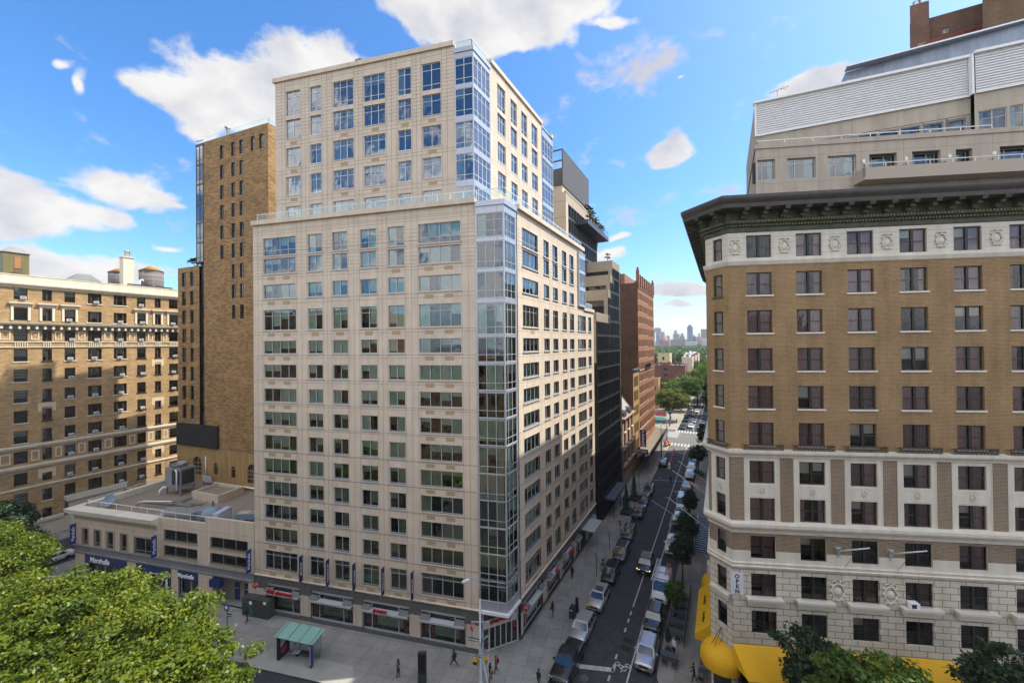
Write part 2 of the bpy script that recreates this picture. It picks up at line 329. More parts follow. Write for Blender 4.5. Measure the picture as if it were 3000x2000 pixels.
def fbox(mb, F, s0, s1, z0, z1, out0, out1, m=0):
    """a box on a facade reaching from out0 to out1 in front of the wall (negative = behind)"""
    T = mb.T; mb.T = F.M; mb.box(s0, s1, -out1, -out0, z0, z1, m); mb.T = T
# ---------------------------------------------------------------- windows
def win_parts(w, h, cols, rails, fm, rec, blinds, fr, pa, it, T, curtain=False, depth=0.8, offs=(0, 0, 0), mul=None):
    """frame, panes and what is seen behind them, drawn into the mesh builders fr, pa, it; blinds: one (tone, drop) per column"""
    for mb in (fr, pa, it): mb.T = T
    y0, y1 = rec, rec + 0.07; kf, kp, ki = offs; mul = mul or fm
    fr.box(0, fm, y0, y1, 0, h, kf); fr.box(w - fm, w, y0, y1, 0, h, kf); fr.box(fm, w - fm, y0, y1, 0, fm, kf); fr.box(fm, w - fm, y0, y1, h - fm, h, kf)
    xs = [0] + [w * k / cols for k in range(1, cols)] + [w] if isinstance(cols, int) else [0] + [w * q for q in cols] + [w]
    zs = [0] + sorted(rails) + [h]
    for x in xs[1:-1]: fr.box(x - mul / 2, x + mul / 2, y0 + 0.004, y1, fm, h - fm, kf)
    for a, b in zip(xs, xs[1:]):
        for z in zs[1:-1]: fr.box(a + fm * 0.5, b - fm * 0.5, y0 + 0.008, y1, z - fm * 0.4, z + fm * 0.4, kf)
    yg = rec + 0.04
    for a, b in zip(xs, xs[1:]):
        for c, d in zip(zs, zs[1:]): pa.poly([(a + 0.01, yg, c), (b - 0.01, yg, c), (b - 0.01, yg, d), (a + 0.01, yg, d)], kp)
    y2 = rec + depth; yb = rec + 0.16; yi = rec + 0.075
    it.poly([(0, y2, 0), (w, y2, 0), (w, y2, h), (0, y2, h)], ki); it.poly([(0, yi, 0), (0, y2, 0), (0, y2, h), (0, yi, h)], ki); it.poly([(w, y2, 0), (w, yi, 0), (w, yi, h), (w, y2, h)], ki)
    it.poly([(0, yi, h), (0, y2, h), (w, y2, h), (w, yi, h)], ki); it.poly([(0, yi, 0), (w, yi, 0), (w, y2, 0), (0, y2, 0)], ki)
    for (a, b), bl in zip(zip(xs, xs[1:]), blinds):
        if not bl: continue
        tone, drop = bl[0], bl[1]
        zb = h * (1 - drop); a2, b2 = a + 0.04, b - 0.04
        if curtain and len(bl) > 2:      # folds
            x_a, x_b = (a2, a2 + (b2 - a2) * bl[2]) if bl[3] == 0 else (b2 - (b2 - a2) * bl[2], b2)
            n = max(4, int((x_b - x_a) / 0.07))
            for k in range(n):
                u0 = x_a + (x_b - x_a) * k / n; u1 = x_a + (x_b - x_a) * (k + 1) / n; d0 = 0.05 * (k % 2); d1 = 0.05 * ((k + 1) % 2)
                it.poly([(u0, yb + d0, zb), (u1, yb + d1, zb), (u1, yb + d1, h), (u0, yb + d0, h)], ki + tone)
        else:
            it.poly([(a2, yb, zb), (b2, yb, zb), (b2, yb, h - 0.02), (a2, yb, h - 0.02)], ki + tone)
class Kit:
    """materials of one building's windows: frame, glass, room, then blind or curtain tones"""
    def __init__(s, frame, glass_, room, tones, sill=None): s.frame = frame; s.glass = glass_; s.room = room; s.tones = tones; s.sill = sill or frame
    def all(s): return [s.frame, s.glass, s.room] + s.tones
def window(parent, F, s0, s1, z0, z1, cols, kit, rails=(), fm=0.06, rec=0.14, blinds=(), curtain=False, into=None, mul=None, name='window', sill=None, extra=None, depth=0.8):
    w, h = s1 - s0, z1 - z0; rails = [r - z0 for r in rails if z0 + 0.1 < r < z1 - 0.1]
    if into is not None:       # drawn into one shared mesh (the ones past the hundred that show largest)
        win_parts(w, h, cols, rails, fm, rec, blinds, into, into, into, F.sub(s0, z0), curtain, depth, (0, 1, 2), mul)
        if sill: T = into.T; into.T = F.sub(s0, z0); into.box(-sill[0], w + sill[0], -sill[1], rec, -sill[2], 0, 0); into.T = T
        return None
    fr, pa, it = MB(), MB(), MB(); I = Matrix.Identity(4)
    win_parts(w, h, cols, rails, fm, rec, blinds, fr, pa, it, I, curtain, depth, (0, 0, 0), mul)
    M = WM[parent.name].inverted() @ F.sub(s0, z0)
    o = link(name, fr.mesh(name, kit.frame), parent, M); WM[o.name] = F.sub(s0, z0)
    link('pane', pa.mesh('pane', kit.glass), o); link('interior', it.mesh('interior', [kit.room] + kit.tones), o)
    if sill:
        sb = MB(); sb.box(-sill[0], w + sill[0], -sill[1], rec, -sill[2], 0); link('sill', sb.mesh('sill', kit.sill), o)
    if extra: extra(o, w, h)
    return o
def apparent(F, s0, s1, z0, z1):
    """rough size in the picture, used to decide which windows become parts of their own"""
    def pr(p):
        q = Vector(p) - Vector((0, 0, CAM_Z)); d = q.dot(fw); return (1, 1e9) if d < 1 else (q.dot(rt) / d, q.dot(up) / d)
    a, b, c = pr(F.at(s0, z0)), pr(F.at(s1, z0)), pr(F.at(s0, z1)); return abs(b[0] - a[0]) * abs(c[1] - a[1])
def windows(parent, kit, specs, limit=100):
    """specs: dicts for window(); the largest in view become parts, the rest one mesh"""
    order = sorted(specs, key=lambda q: -apparent(q['F'], q['s0'], q['s1'], q['z0'], q['z1']))
    rest = MB()
    for i, q in enumerate(order):
        q = dict(q); F = q.pop('F'); a, b, c, d = q.pop('s0'), q.pop('s1'), q.pop('z0'), q.pop('z1'); cols = q.pop('cols')
        if i < limit: window(parent, F, a, b, c, d, cols, kit, **q)
        else: q.pop('extra', None); q.pop('name', None); window(parent, F, a, b, c, d, cols, kit, into=rest, **q)
    if rest.f: o = build('window', rest, kit.all(), parent, kind='stuff')
def rblinds(n, p=0.6, tones=3, full=0.25):
    out = []
    same = random.random() < 0.45; d = random.choice((0.35, 0.5, 0.7, 0.85, 1.0, 1.0)); t = random.randint(1, tones)
    for k in range(n):
        if random.random() > p: out.append(None); continue
        out.append((t if random.random() < 0.7 else random.randint(1, tones), d if same else random.choice((0.3, 0.45, 0.6, 0.8, 1.0, 1.0, 1.0))))
    return out

stone_c = (0.58, 0.485, 0.375)
M_stone = mat('limestone', stone_c, 0.8, var=0.09, scale=0.5, streak=0.10, coord='UV')
M_joint = mat('panel_joint', (0.20, 0.165, 0.13), 0.9)
M_metal = mat('window_metal', (0.47, 0.48, 0.47), 0.45, metal=0.1)
M_spandrel = mat('metal_spandrel', (0.42, 0.44, 0.48), 0.35, metal=0.4, var=0.05, scale=0.6)
M_glass = glass('green_glass', (0.84, 0.97, 0.92), 2.15, 0.12)
M_glass2 = glass('sky_glass', (0.72, 0.90, 0.94), 2.7, 0.12)
M_pale = mat('pale_sash', (0.66, 0.68, 0.70), 0.45)
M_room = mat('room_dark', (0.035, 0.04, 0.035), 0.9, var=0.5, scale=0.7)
M_blind = mat('roller_blind', (0.74, 0.84, 0.79), 0.9, var=0.05, scale=2)
M_blind2 = mat('roller_blind_green', (0.60, 0.76, 0.67), 0.9, var=0.08, scale=2)
M_blind3 = mat('roller_blind_white', (0.84, 0.85, 0.80), 0.9, var=0.04, scale=2)
M_grille = mat('ochre_grille', (0.36, 0.27, 0.155), 0.7, var=0.15, scale=9, stretch=(1, 1, 6))
M_grey = mat('grey_granite', (0.10, 0.10, 0.095), 0.5, var=0.2, scale=4)
M_white = mat('white_paint', (0.78, 0.78, 0.75), 0.5, var=0.04, scale=2)
M_dark = mat('dark_metal', (0.03, 0.03, 0.032), 0.5)
M_gravel = mat('roof_gravel', (0.24, 0.20, 0.15), 0.95, var=0.45, scale=6, bump=0.6, bscale=14)
M_roof = mat('roof_membrane', (0.22, 0.22, 0.22), 0.9, var=0.2, scale=0.6)
M_clear = glass('clear_glass', (0.80, 0.93, 0.92), 1.5)
M_steel = mat('brushed_steel', (0.55, 0.56, 0.58), 0.35, metal=0.8)
M_red = mat('sign_red', (0.42, 0.012, 0.015), 0.45)
M_navy = mat('banner_navy', (0.008, 0.012, 0.055), 0.7)
M_lwhite = mat('lettering_white', (0.82, 0.83, 0.85), 0.6)

def rail(mb, pts, z, h=1.0, post=1.5, r=0.025, glassmb=None, m=0):
    """guard rail on a roof edge: posts, top bar, panes"""
    for a, b in zip(pts, pts[1:]):
        a, b = Vector((a[0], a[1], z)), Vector((b[0], b[1], z)); l = (b - a).length; n = max(1, int(l / post)); u = Vector((0, 0, h))
        mb.bar(a + u, b + u, r * 2, r * 2, m)
        for k in range(n + 1):
            p = a.lerp(b, k / n); mb.bar(p, p + u, r * 1.6, r * 1.6, m)
        if glassmb is not None: glassmb.poly([a + Vector((0, 0, 0.08)), b + Vector((0, 0, 0.08)), b + u * 0.95, a + u * 0.95])

# ================================================================ the corner apartment building
BW = (0.97257345, 0.23259596)                    # along the avenue front, to the right
FB = Face((-19.7, 35.75), BW); FS = Face((-19.7, 35.75), (0, 1))
FUB = Face((-23.95, 36.79), BW); FUS = Face((-23.95, 36.79), (0, 1))
bld = thing('apartment_building', 'pale limestone apartment block with glass corner bay and set-back upper floors', 'building', (-25, 40, 0))
KIT = Kit(M_metal, M_glass, M_room, [M_blind, M_blind2, M_blind3], M_stone); KIT2 = Kit(M_pale, M_glass2, M_room, [M_blind, M_blind2, M_blind3], M_stone)
def vent(xs):
    def f(o, w, h):
        for x in xs:
            g = MB(); g.box(w * x - 0.5, w * x + 0.5, -0.012, 0.1, -0.78, -0.36)
            link('vent_grille', g.mesh('vent_grille', M_grille), o)
    return f
colsB = [(-30.4, -25.65, 4), (-23.98, -21.95, 2), (-20.6, -18.57, 2), (-16.9, -14.8, 2), (-13.4, -11.38, 2), (-9.66, -4.75, 4)]
rows = [(43.13, 45.25, [43.78]), (40.93, 42.76, []), (37.95, 39.62, []), (34.11, 36.55, [35.85]), (31.28, 32.82, []), (28.36, 29.97, []), (25.5, 27.1, []), (22.66, 24.3, []),
        (19.74, 21.5, []), (16.95, 18.7, []), (14.2, 15.95, []), (11.48, 13.15, []), (8.69, 10.4, []), (5.36, 7.65, [7.08])]
colsS = [(4.25, 8.5, 4), (10.27, 11.97, 2), (13.28, 15.05, 2), (16.77, 18.52, 2), (19.8, 21.65, 2)]
specs = []; holesB = []; holesS = []
for (z0, z1, rl) in rows:
    for (a, b, n) in colsB:
        holesB.append((a, b, z0, z1)); xs = [0.25, 0.72] if n == 4 else [0.5]
        specs.append(dict(F=FB, s0=a, s1=b, z0=z0, z1=z1, cols=n, rails=rl, blinds=rblinds(n, 0.72 if z0 > 12 else 0.5), sill=(0.1, 0.09, 0.12), extra=None if z0 > 42 else vent(xs)))
    for (a, b, n) in colsS + ([(23.4, 27.45, 4), (28.8, 30.5, 2)] if z0 < 37 else []):
        holesS.append((a, b, z0, z1))
        specs.append(dict(F=FS, s0=a, s1=b, z0=z0, z1=z1, cols=n, rails=rl, blinds=rblinds(n, 0.82), sill=(0.1, 0.12, 0.14), extra=None if z0 > 42 else vent([0.6])))
jz = sorted({q for r in rows for q in (r[0] - 0.22, r[1] + 0.75)} | {4.6, 37.3, 45.7, 46.2} - {45.25 + 0.75, 42.76 + 0.75, 43.13 - 0.22})
jz = [z for z in jz if z < 47] + [40.3 + 0.4 * k for k in range(0)]
jsB = sorted({q for c in colsB for q in (c[0] - 0.12, c[1] + 0.12)} | {(colsB[i][1] + colsB[i + 1][0]) / 2 for i in range(5)} | {-31.2, -3.9})
jsS = sorted({q for c in colsS for q in (c[0] - 0.12, c[1] + 0.12)} | {(colsS[i][1] + colsS[i + 1][0]) / 2 for i in range(4)} | {3.3, 28.1, 31})
w = MB()
stores = [(-30.28, -25.3), (-23.85, -18.15), (-16.93, -11.1), (-9.76, -4.6)]
holesB += [(a, b, 0.35, 3.7) for a, b in stores]
sS = [(3.6, 8.9), (10.3, 14.6), (15.6, 20.3), (21.3, 22.9), (27.6, 30.8)]
holesS += [(a, b, 0.35, 3.7) for a, b in sS] + [(23.4, 26.2, 0.05, 3.2)]
def fnB(s, z): return 2 if (z < 0.55 or 2.95 < z < 4.52) else 0
wall(w, FB, -31.9, -3.05, 0, 47.4, holesB, jsB, jz, 0.035, fn=fnB, rev=0.24, zb=(0.55, 2.95, 4.52))
wall(w, FS, 3.0, 26.3, 0, 47.4, holesS, jsS, jz, 0.035, fn=fnB, rev=0.24, zb=(0.55, 2.95, 4.52))
wall(w, FS, 26.3, 31.9, 0, 37.9, holesS, jsS, jz, 0.035, fn=fnB, rev=0.24, zb=(0.55, 2.95, 4.52))
# finer courses at the top two floors, laid as shadow-gap strips a little proud of the skin
for F, a0, a1, cols in ((FB, -31.9, -3.05, colsB), (FS, 3.0, 23.4, colsS)):
    edges = [a0] + [q for c in cols for q in (c[0] - 0.02, c[1] + 0.02)] + [a1]
    for i in range(0, len(edges) - 1, 2):
        z = 41.0
        while z < 45.2: fbox(w, F, edges[i] + 0.1, edges[i + 1] - 0.1, z, z + 0.03, -0.02, 0.006, 1); z += 0.42
# back, north side and roofs
def back(F1, a, F2, b, d): return [F1.at(a)[:2], F1.at(0)[:2], F2.at(b)[:2]]
L0 = FB.at(-31.9)[:2]; E0 = FS.at(26.3)[:2]; E1 = FS.at(31.9)[:2]; NB = (L0[0], L0[1] + 29)
for p, q, zt in ((NB, L0, 47.4), ((-45, 62.05), NB, 47.4), (E0, (-45, 62.05), 47.4)):
    f = Face(p, (q[0] - p[0], q[1] - p[1])); wall(w, f, 0, math.dist(p, q), 0, zt)
f = Face(E1, (-1, 0)); wall(w, f, 0, 20, 0, 37.9)
w.T = Matrix.Identity(4)
C0 = FB.at(0)[:2]
for ring, z in (([L0, C0, E0, (-45, 62.05), NB], 47.0), ([E0, E1, (-39.7, 67.65), (-39.7, 62.05)], 37.5)): w.poly([(x, y, z) for x, y in ring], 3, [tuple(p) for p in ring])
build('wall', w, [M_stone, M_joint, M_grey, M_roof], bld)
# coping of the lower block, the ledge above the shops and the far low parapet
c = MB()
cop = [(0, 46.92), (0.34, 46.92), (0.34, 47.45), (-0.5, 47.45), (-0.5, 46.9)]
c.sweep(cop, [FB.at(-31.9)[:2], FB.at(-3.05)[:2]]); c.sweep(cop, [FS.at(3.0)[:2], FS.at(26.3)[:2]])
c.sweep([(0, 37.45), (0.2, 37.45), (0.2, 37.95), (-0.4, 37.95), (-0.4, 37.4)], [FS.at(26.3)[:2], FS.at(31.9)[:2]])
build('coping', c, M_stone, bld)
c = MB(); c.sweep([(0, 4.5), (0.16, 4.5), (0.2, 4.62), (0, 4.66)], [FB.at(-31.9)[:2], FB.at(-3.05)[:2]]); c.sweep([(0, 4.5), (0.16, 4.5), (0.2, 4.62), (0, 4.66)], [FS.at(3)[:2], FS.at(31.9)[:2]])
build('ledge', c, M_stone, bld)
# metal spandrels between the top two floors
c = MB()
for (a, b, n) in colsB: fbox(c, FB, a, b, 42.76, 43.13, -0.14, -0.02)
for (a, b, n) in colsS: fbox(c, FS, a, b, 42.76, 43.13, -0.14, -0.02)
build('spandrel', c, M_spandrel, bld)
# glass corner bay of the lower block, and the second bay further down the street
bay = MB(); bs = []
OUT = 0.07
FBb = Face(FB.at(0, 0, OUT) + Vector((OUT * 0.77, 0, 0)), BW); FSb = Face((FBb.o[0], FBb.o[1]), (0, 1))
bz = []
for (z0, z1, rl) in rows:
    lo = z0 - (0.95 if z0 < 43 else 0.0); hi = z1 + 0.05
    if z0 > 43: lo, hi, rl2 = 43.3, 45.7, [43.95, 45.05]
    elif z0 > 40: lo, hi, rl2 = 40.05, 42.78, [40.75]
    elif z0 > 37: lo, hi, rl2 = 36.95, 39.6, [37.75]
    elif z0 > 34: lo, hi, rl2 = 33.2, 36.4, [33.95, 35.75]
    elif z0 < 6: lo, hi, rl2 = 5.7, 7.95, [7.3]
    else: rl2 = [lo + 0.75]
    bz.append((lo, hi, rl2))
hb = [(-2.98, -0.1, lo, hi) for lo, hi, _ in bz]; hs = [(0.12, 2.5, lo, hi) for lo, hi, _ in bz]
wall(bay, FBb, -3.1, 0, 4.45, 46.95, hb, [-0.75], [q for b in bz for q in (b[0] - 0.06, b[1] + 0.06)], 0.025, rev=0.1)
wall(bay, FSb, 0, 2.75, 4.45, 46.95, hs, [], [q for b in bz for q in (b[0] - 0.06, b[1] + 0.06)], 0.025, rev=0.1)
p = [FBb.at(-3.1)[:2], FBb.at(0)[:2], FSb.at(2.75)[:2], (FSb.at(2.75)[0] - 1, FSb.at(2.75)[1])]
bay.poly([(x, y, 46.95) for x, y in p], 0); bay.poly([(x, y, 4.45) for x, y in reversed(p)], 0)
bay.sweep([(0, 46.5), (0.12, 46.5), (0.12, 47.05), (-0.3, 47.05)], [FBb.at(-3.1)[:2], FBb.at(0)[:2], FSb.at(2.75)[:2]], 0)
f = Face(FSb.at(2.75), (-1, 0)); wall(bay, f, 0, 0.5, 4.45, 46.95)
FS2 = Face((FS.o[0] + 0.3, FS.o[1]), (0, 1))
b2 = [(38.2, 40.4, [39.0]), (40.9, 43.1, [41.7]), (43.5, 45.4, [44.2])]
wall(bay, FS2, 23.5, 26.5, 37.9, 46.2, [(23.6, 26.4, a, b) for a, b, _ in b2], [], [], rev=0.1); fbox(bay, FS, 23.5, 26.5, 46.2, 46.4, -0.4, 0.36); 
for q, dd in ((FS2.at(23.5), -1), (FS2.at(26.5), 1)):
    f = Face(q, (dd, 0)); wall(bay, f, 0 if dd < 0 else -0.6, 0.6 if dd < 0 else 0, 37.9, 46.2)
build('glass_bay', bay, [M_spandrel, M_dark], bld)
for lo, hi, rl in bz:
    specs.append(dict(F=FBb, s0=-2.98, s1=-0.1, z0=lo, z1=hi, cols=3, rails=rl, rec=0.04, blinds=rblinds(3, 0.55)))
    specs.append(dict(F=FSb, s0=0.12, s1=2.5, z0=lo, z1=hi, cols=[0.22, 0.6], rails=rl, rec=0.04, blinds=rblinds(3, 0.85)))
for lo, hi, rl in b2: specs.append(dict(F=FS2, s0=23.6, s1=26.4, z0=lo, z1=hi, cols=4, rails=rl, rec=0.04, blinds=rblinds(4, 0.4)))
lower_specs, specs = specs, []
# upper block
uc = [(-24.98, -22.79, 2), (-21.39, -19.75, 2), (-18.07, -15.2, 3), (-13.82, -10.93, 3), (-9.28, -7.58, 2), (-6.2, -3.88, 2)]
ur = [(61.09, 64.16, [61.75, 63.42]), (58.17, 60.55, [59.85]), (54.63, 57.0, [56.35]), (51.03, 53.38, [52.7]), (47.5, 49.65, [49.0])]
us = [(5.4, 7.41, 3), (8.89, 10.63, 2), (12.0, 13.78, 2), (15.31, 17.34, 2)]
u = MB(); h1 = []; h2 = []
for i, (z0, z1, rl) in enumerate(ur):
    for (a, b, n) in uc:
        h1.append((a, b, z0, z1)); specs.append(dict(F=FUB, s0=a, s1=b, z0=z0, z1=z1, cols=n, rails=rl, blinds=rblinds(n, 0.4), sill=(0.05, 0.05, 0.1) if i else None, extra=vent([0.55]) if i else None))
    for (a, b, n) in us:
        h2.append((a, b, z0, z1)); specs.append(dict(F=FUS, s0=a, s1=b, z0=z0, z1=z1, cols=n, rails=rl, blinds=rblinds(n, 0.35), sill=(0.05, 0.05, 0.1) if i else None))
uz = [64.9, 57.75, 57.3, 54.2, 53.8, 50.6, 50.1]
ujs = sorted({q for c_ in uc for q in (c_[0] - 0.12, c_[1] + 0.12)} | {(uc[i][1] + uc[i + 1][0]) / 2 for i in range(5)} | {-25.6, -3.1}); ujs2 = sorted({q for c_ in us for q in (c_[0] - 0.1, c_[1] + 0.1)} | {(us[i][1] + us[i + 1][0]) / 2 for i in range(3)})
wall(u, FUB, -26.56, -2.2, 46.8, 65.6, h1, ujs, uz, 0.04, rev=0.24); wall(u, FUS, 3.7, 18.95, 46.8, 65.6, h2, ujs2, uz, 0.04, rev=0.24)
for F, a0, a1, cols in ((FUB, -26.56, -2.2, uc), (FUS, 3.7, 18.95, us)):
    edges = [a0] + [q for c_ in cols for q in (c_[0] - 0.02, c_[1] + 0.02)] + [a1]
    for i in range(0, len(edges) - 1, 2):
        z = 58.3
        while z < 64.7: fbox(u, F, edges[i] + 0.08, edges[i + 1] - 0.08, z, z + 0.035, -0.02, 0.006, 1); z += 0.42
P = FUB.at(-26.56)[:2]; Q = FUS.at(23.4)[:2]; PB = (P[0], P[1] + 24); 
for p, q in ((PB, P), (Q, (P[0], Q[1])), ((P[0], Q[1]), PB)):
    f = Face(p, (q[0] - p[0], q[1] - p[1])); wall(u, f, 0, math.dist(p, q), 46.8, 65.6)
u.T = Matrix.Identity(4); u.poly([(*P, 65.2), (*FUB.at(0)[:2], 65.2), (*Q, 65.2), (P[0], Q[1], 65.2)], 2)
build('upper_wall', u, [M_stone, M_joint, M_roof], bld)
c = MB(); cop = [(0, 65.5), (0.22, 65.5), (0.22, 66.02), (-0.45, 66.02), (-0.45, 65.4)]
c.sweep(cop, [PB, P, FUB.at(-2.2)[:2]]); c.sweep(cop, [FUS.at(3.7)[:2], FUS.at(18.95)[:2]]); c.sweep(cop, [Q, (P[0], Q[1])]); build('upper_coping', c, M_stone, bld)
c = MB()
for (a, b, n) in uc: fbox(c, FUB, a, b, 60.55, 61.09, -0.14, -0.02)
for (a, b, n) in us: fbox(c, FUS, a, b, 60.55, 61.09, -0.14, -0.02)
build('upper_spandrel', c, M_spandrel, bld)
bay = MB(); FUBb = Face(FUB.at(0, 0, 0.06) + Vector((0.05, 0, 0)), BW); FUSb = Face(FUBb.o, (0, 1))
ub = [(61.03, 63.97, [61.7, 63.2]), (57.48, 60.55, [58.15, 59.8]), (53.9, 56.88, [54.55, 56.2]), (50.28, 53.3, [50.95, 52.6]), (46.9, 49.67, [47.6, 49.0])]
hb = [(-2.15, -0.06, a, b) for a, b, _ in ub]; hs = [(0.08, 3.55, a, b) for a, b, _ in ub]; h3 = [(18.98, 23.35, a, b) for a, b, _ in ub]
wall(bay, FUBb, -2.22, 0, 46.8, 65.0, hb, rev=0.1); wall(bay, FUSb, 0, 3.65, 46.8, 65.0, hs, rev=0.1); bay2 = MB(); wall(bay2, FUSb, 18.95, 23.4, 46.8, 64.9, h3, rev=0.1)
bay.poly([(*FUBb.at(-2.22)[:2], 65.0), (*FUBb.at(0)[:2], 65), (*FUSb.at(3.65)[:2], 65), (FUSb.at(3.65)[0] - 2, FUSb.at(3.65)[1], 65)], 0)
f = Face(FUSb.at(23.4), (-1, 0)); wall(bay2, f, 0, 0.5, 46.8, 64.9); build('upper_glass_bay', bay2, [M_spandrel, M_dark], bld)
bay.sweep([(0, 64.6), (0.1, 64.6), (0.1, 65.1), (-0.3, 65.1)], [FUBb.at(-2.22)[:2], FUBb.at(0)[:2], FUSb.at(3.65)[:2]], 0)
build('upper_glass_bay', bay, [M_spandrel, M_dark], bld)
for a, b, rl in ub:
    specs.append(dict(F=FUBb, s0=-2.15, s1=-0.06, z0=a, z1=b, cols=2, rails=rl, rec=0.04, blinds=rblinds(2, 0.6)))
    specs.append(dict(F=FUSb, s0=0.08, s1=3.55, z0=a, z1=b, cols=4, rails=rl, rec=0.04, blinds=rblinds(4, 0.35)))
    specs.append(dict(F=FUSb, s0=18.98, s1=23.35, z0=a, z1=b, cols=4, rails=rl, rec=0.04, blinds=rblinds(4, 0.35)))
windows(bld, KIT, lower_specs, 68); windows(bld, KIT2, specs, 32)
# terrace and roof guard rails
for nm, pts, z, h in (('terrace_railing', [FB.at(-31.5, 0, -0.25)[:2], FB.at(0, 0, -0.25)[:2], FS.at(26.2, 0, -0.25)[:2]], 47.4, 0.95), ('roof_railing', [FUB.at(-2.2, 0, -0.2)[:2], FUB.at(-0.2, 0, -0.2)[:2], FUS.at(3.6, 0, -0.2)[:2]], 65.1, 0.95), ('roof_railing', [FUS.at(19, 0, -0.2)[:2], FUS.at(23.2, 0, -0.2)[:2]], 64.9, 0.8), ('terrace_railing', [FS.at(26.5, 0, -0.2)[:2], FS.at(31.7, 0, -0.2)[:2]], 37.9, 0.9)):
    g = MB(); gl = MB(); rail(g, pts, z, h, 1.45, 0.03, gl); o = build(nm, g, M_white, bld); build('glass_panel', gl, M_clear, o)
# --- shop fronts along the avenue and round the corner
M_shopglass = glass('shop_glass', (0.85, 0.95, 0.92), 1.6)
M_poster = mat('shop_poster', (0.50, 0.66, 0.60), 0.8, var=0.05, scale=2); M_maroon = mat('shop_maroon', (0.24, 0.02, 0.018), 0.7); M_paleline = mat('pale_line', (0.45, 0.42, 0.36), 0.7); M_stext = mat('shop_text', (0.10, 0.10, 0.10), 0.7)
mat('canopy_grey', (0.13, 0.13, 0.13), 0.5)
def shopfront(F, a, b, body=None, letters=None, street=False):
    o_fr, pn, it, cn, ps = MB(), MB(), MB(), MB(), MB(); W = b - a
    for m_ in (o_fr, pn, it, cn, ps): m_.T = F.M
    zb, zt = 0.55, 2.6; xs = [a, a + W * 0.19, a + W * 0.76, b]
    o_fr.box(a, b, 0.2, 0.3, 0.35, zb, 0); o_fr.box(a, b, 0.2, 0.28, zt - 0.05, zt + 0.06, 0); o_fr.box(a, b, 0.2, 0.28, 3.3, 3.7, 0)
    for x in xs: o_fr.box(max(a, x - 0.04), min(b, x + 0.04), 0.19, 0.29, zb, 3.3, 0)
    o_fr.box(a, b, 0.2, 0.27, 2.1, 2.18, 0)
    for p, q in zip(xs, xs[1:]): pn.poly([(p, 0.24, zb), (q, 0.24, zb), (q, 0.24, 3.3), (p, 0.24, 3.3)])
    it.poly([(a, 1.2, 0.3), (b, 1.2, 0.3), (b, 1.2, 3.5), (a, 1.2, 3.5)]); it.poly([(a, 0.3, 0.36), (b, 0.3, 0.36), (b, 1.2, 0.36), (a, 1.2, 0.36)]); it.poly([(a, 1.2, 0.3), (a, 1.2, 3.5), (a, 0.3, 3.5), (a, 0.3, 0.3)]); it.poly([(b, 0.3, 0.3), (b, 0.3, 3.5), (b, 1.2, 3.5), (b, 1.2, 0.3)])
    # printed panels behind the glass: maroon with pale line pattern at the sides, a pale sheet in the middle
    ps.poly([(xs[1] + 0.55, 0.32, 0.95), (xs[2] - 0.05, 0.32, 0.95), (xs[2] - 0.05, 0.32, 2.45), (xs[1] + 0.55, 0.32, 2.45)], 0); ps.poly([(xs[2] + 0.05, 0.32, 0.95), (xs[2] + 0.5, 0.32, 0.95), (xs[2] + 0.5, 0.32, 2.45), (xs[2] + 0.05, 0.32, 2.45)], 0)
    for p, q in ((a + 0.15, xs[1] - 0.1), (xs[1] + 0.05, xs[1] + 0.53), (xs[2] + 0.55, b - 0.1)):
        ps.poly([(p, 0.33, 0.75), (q, 0.33, 0.75), (q, 0.33, 2.5), (p, 0.33, 2.5)], 1)
        for k in range(9):
            x = random.uniform(p + 0.05, q - 0.1); z = random.uniform(0.85, 2.3)
            if k % 2: ps.box(x, min(q, x + random.uniform(0.2, 0.4)), 0.315, 0.325, z, z + 0.03, 2)
            else: ps.box(x, x + 0.03, 0.315, 0.325, z, min(2.48, z + random.uniform(0.2, 0.5)), 2)
    # shallow metal canopy with two upturned end panels
    cn.box(a + 0.02, b - 0.02, -0.5, 0.19, 2.66, 2.86, 0)
    for p in (a + 0.05, b - 1.15): cn.poly([(p, 0.1, 3.2), (p + 1.1, 0.1, 3.2), (p + 1.1, -0.45, 2.92), (p, -0.45, 2.92)], 1)
    o = build('shopfront', o_fr, M_metal, bld); build('pane', pn, M_shopglass, o); build('interior', it, M_room, o); build('window_display', ps, [M_poster, M_maroon, M_paleline], o)
    cm = build('canopy', cn, [M_metal, MATS['canopy_grey']], bld)
    if body:
        for tx, sz, z in body: F.letter(tx, sz, (xs[1] + xs[2]) / 2 + 0.3, z, -0.312, M_stext, o, extrude=0.004)
    if letters: F.letter(letters[0], letters[1], (a + b) / 2 + letters[2], 3.02, 0.48, M_red, cm, extrude=0.09, bold=0.012)
shopfront(FB, *stores[0], [('open', 0.34, 1.95), ('24 hours', 0.34, 1.5)], ('CVS pharmacy', 0.62, 0.0))
shopfront(FB, *stores[1], [('CVS', 0.42, 1.95), ('pharmacy', 0.3, 1.55)])
shopfront(FB, *stores[2], [('open', 0.34, 1.95), ('24 hours', 0.34, 1.5)], ('grocery', 0.55, -0.4))
shopfront(FB, *stores[3])
for i, (a, b) in enumerate(sS): shopfront(FS, a, b, None, [None, ('CVS', 0.5, 0), ('pharmacy', 0.5, 0), None, None][i])
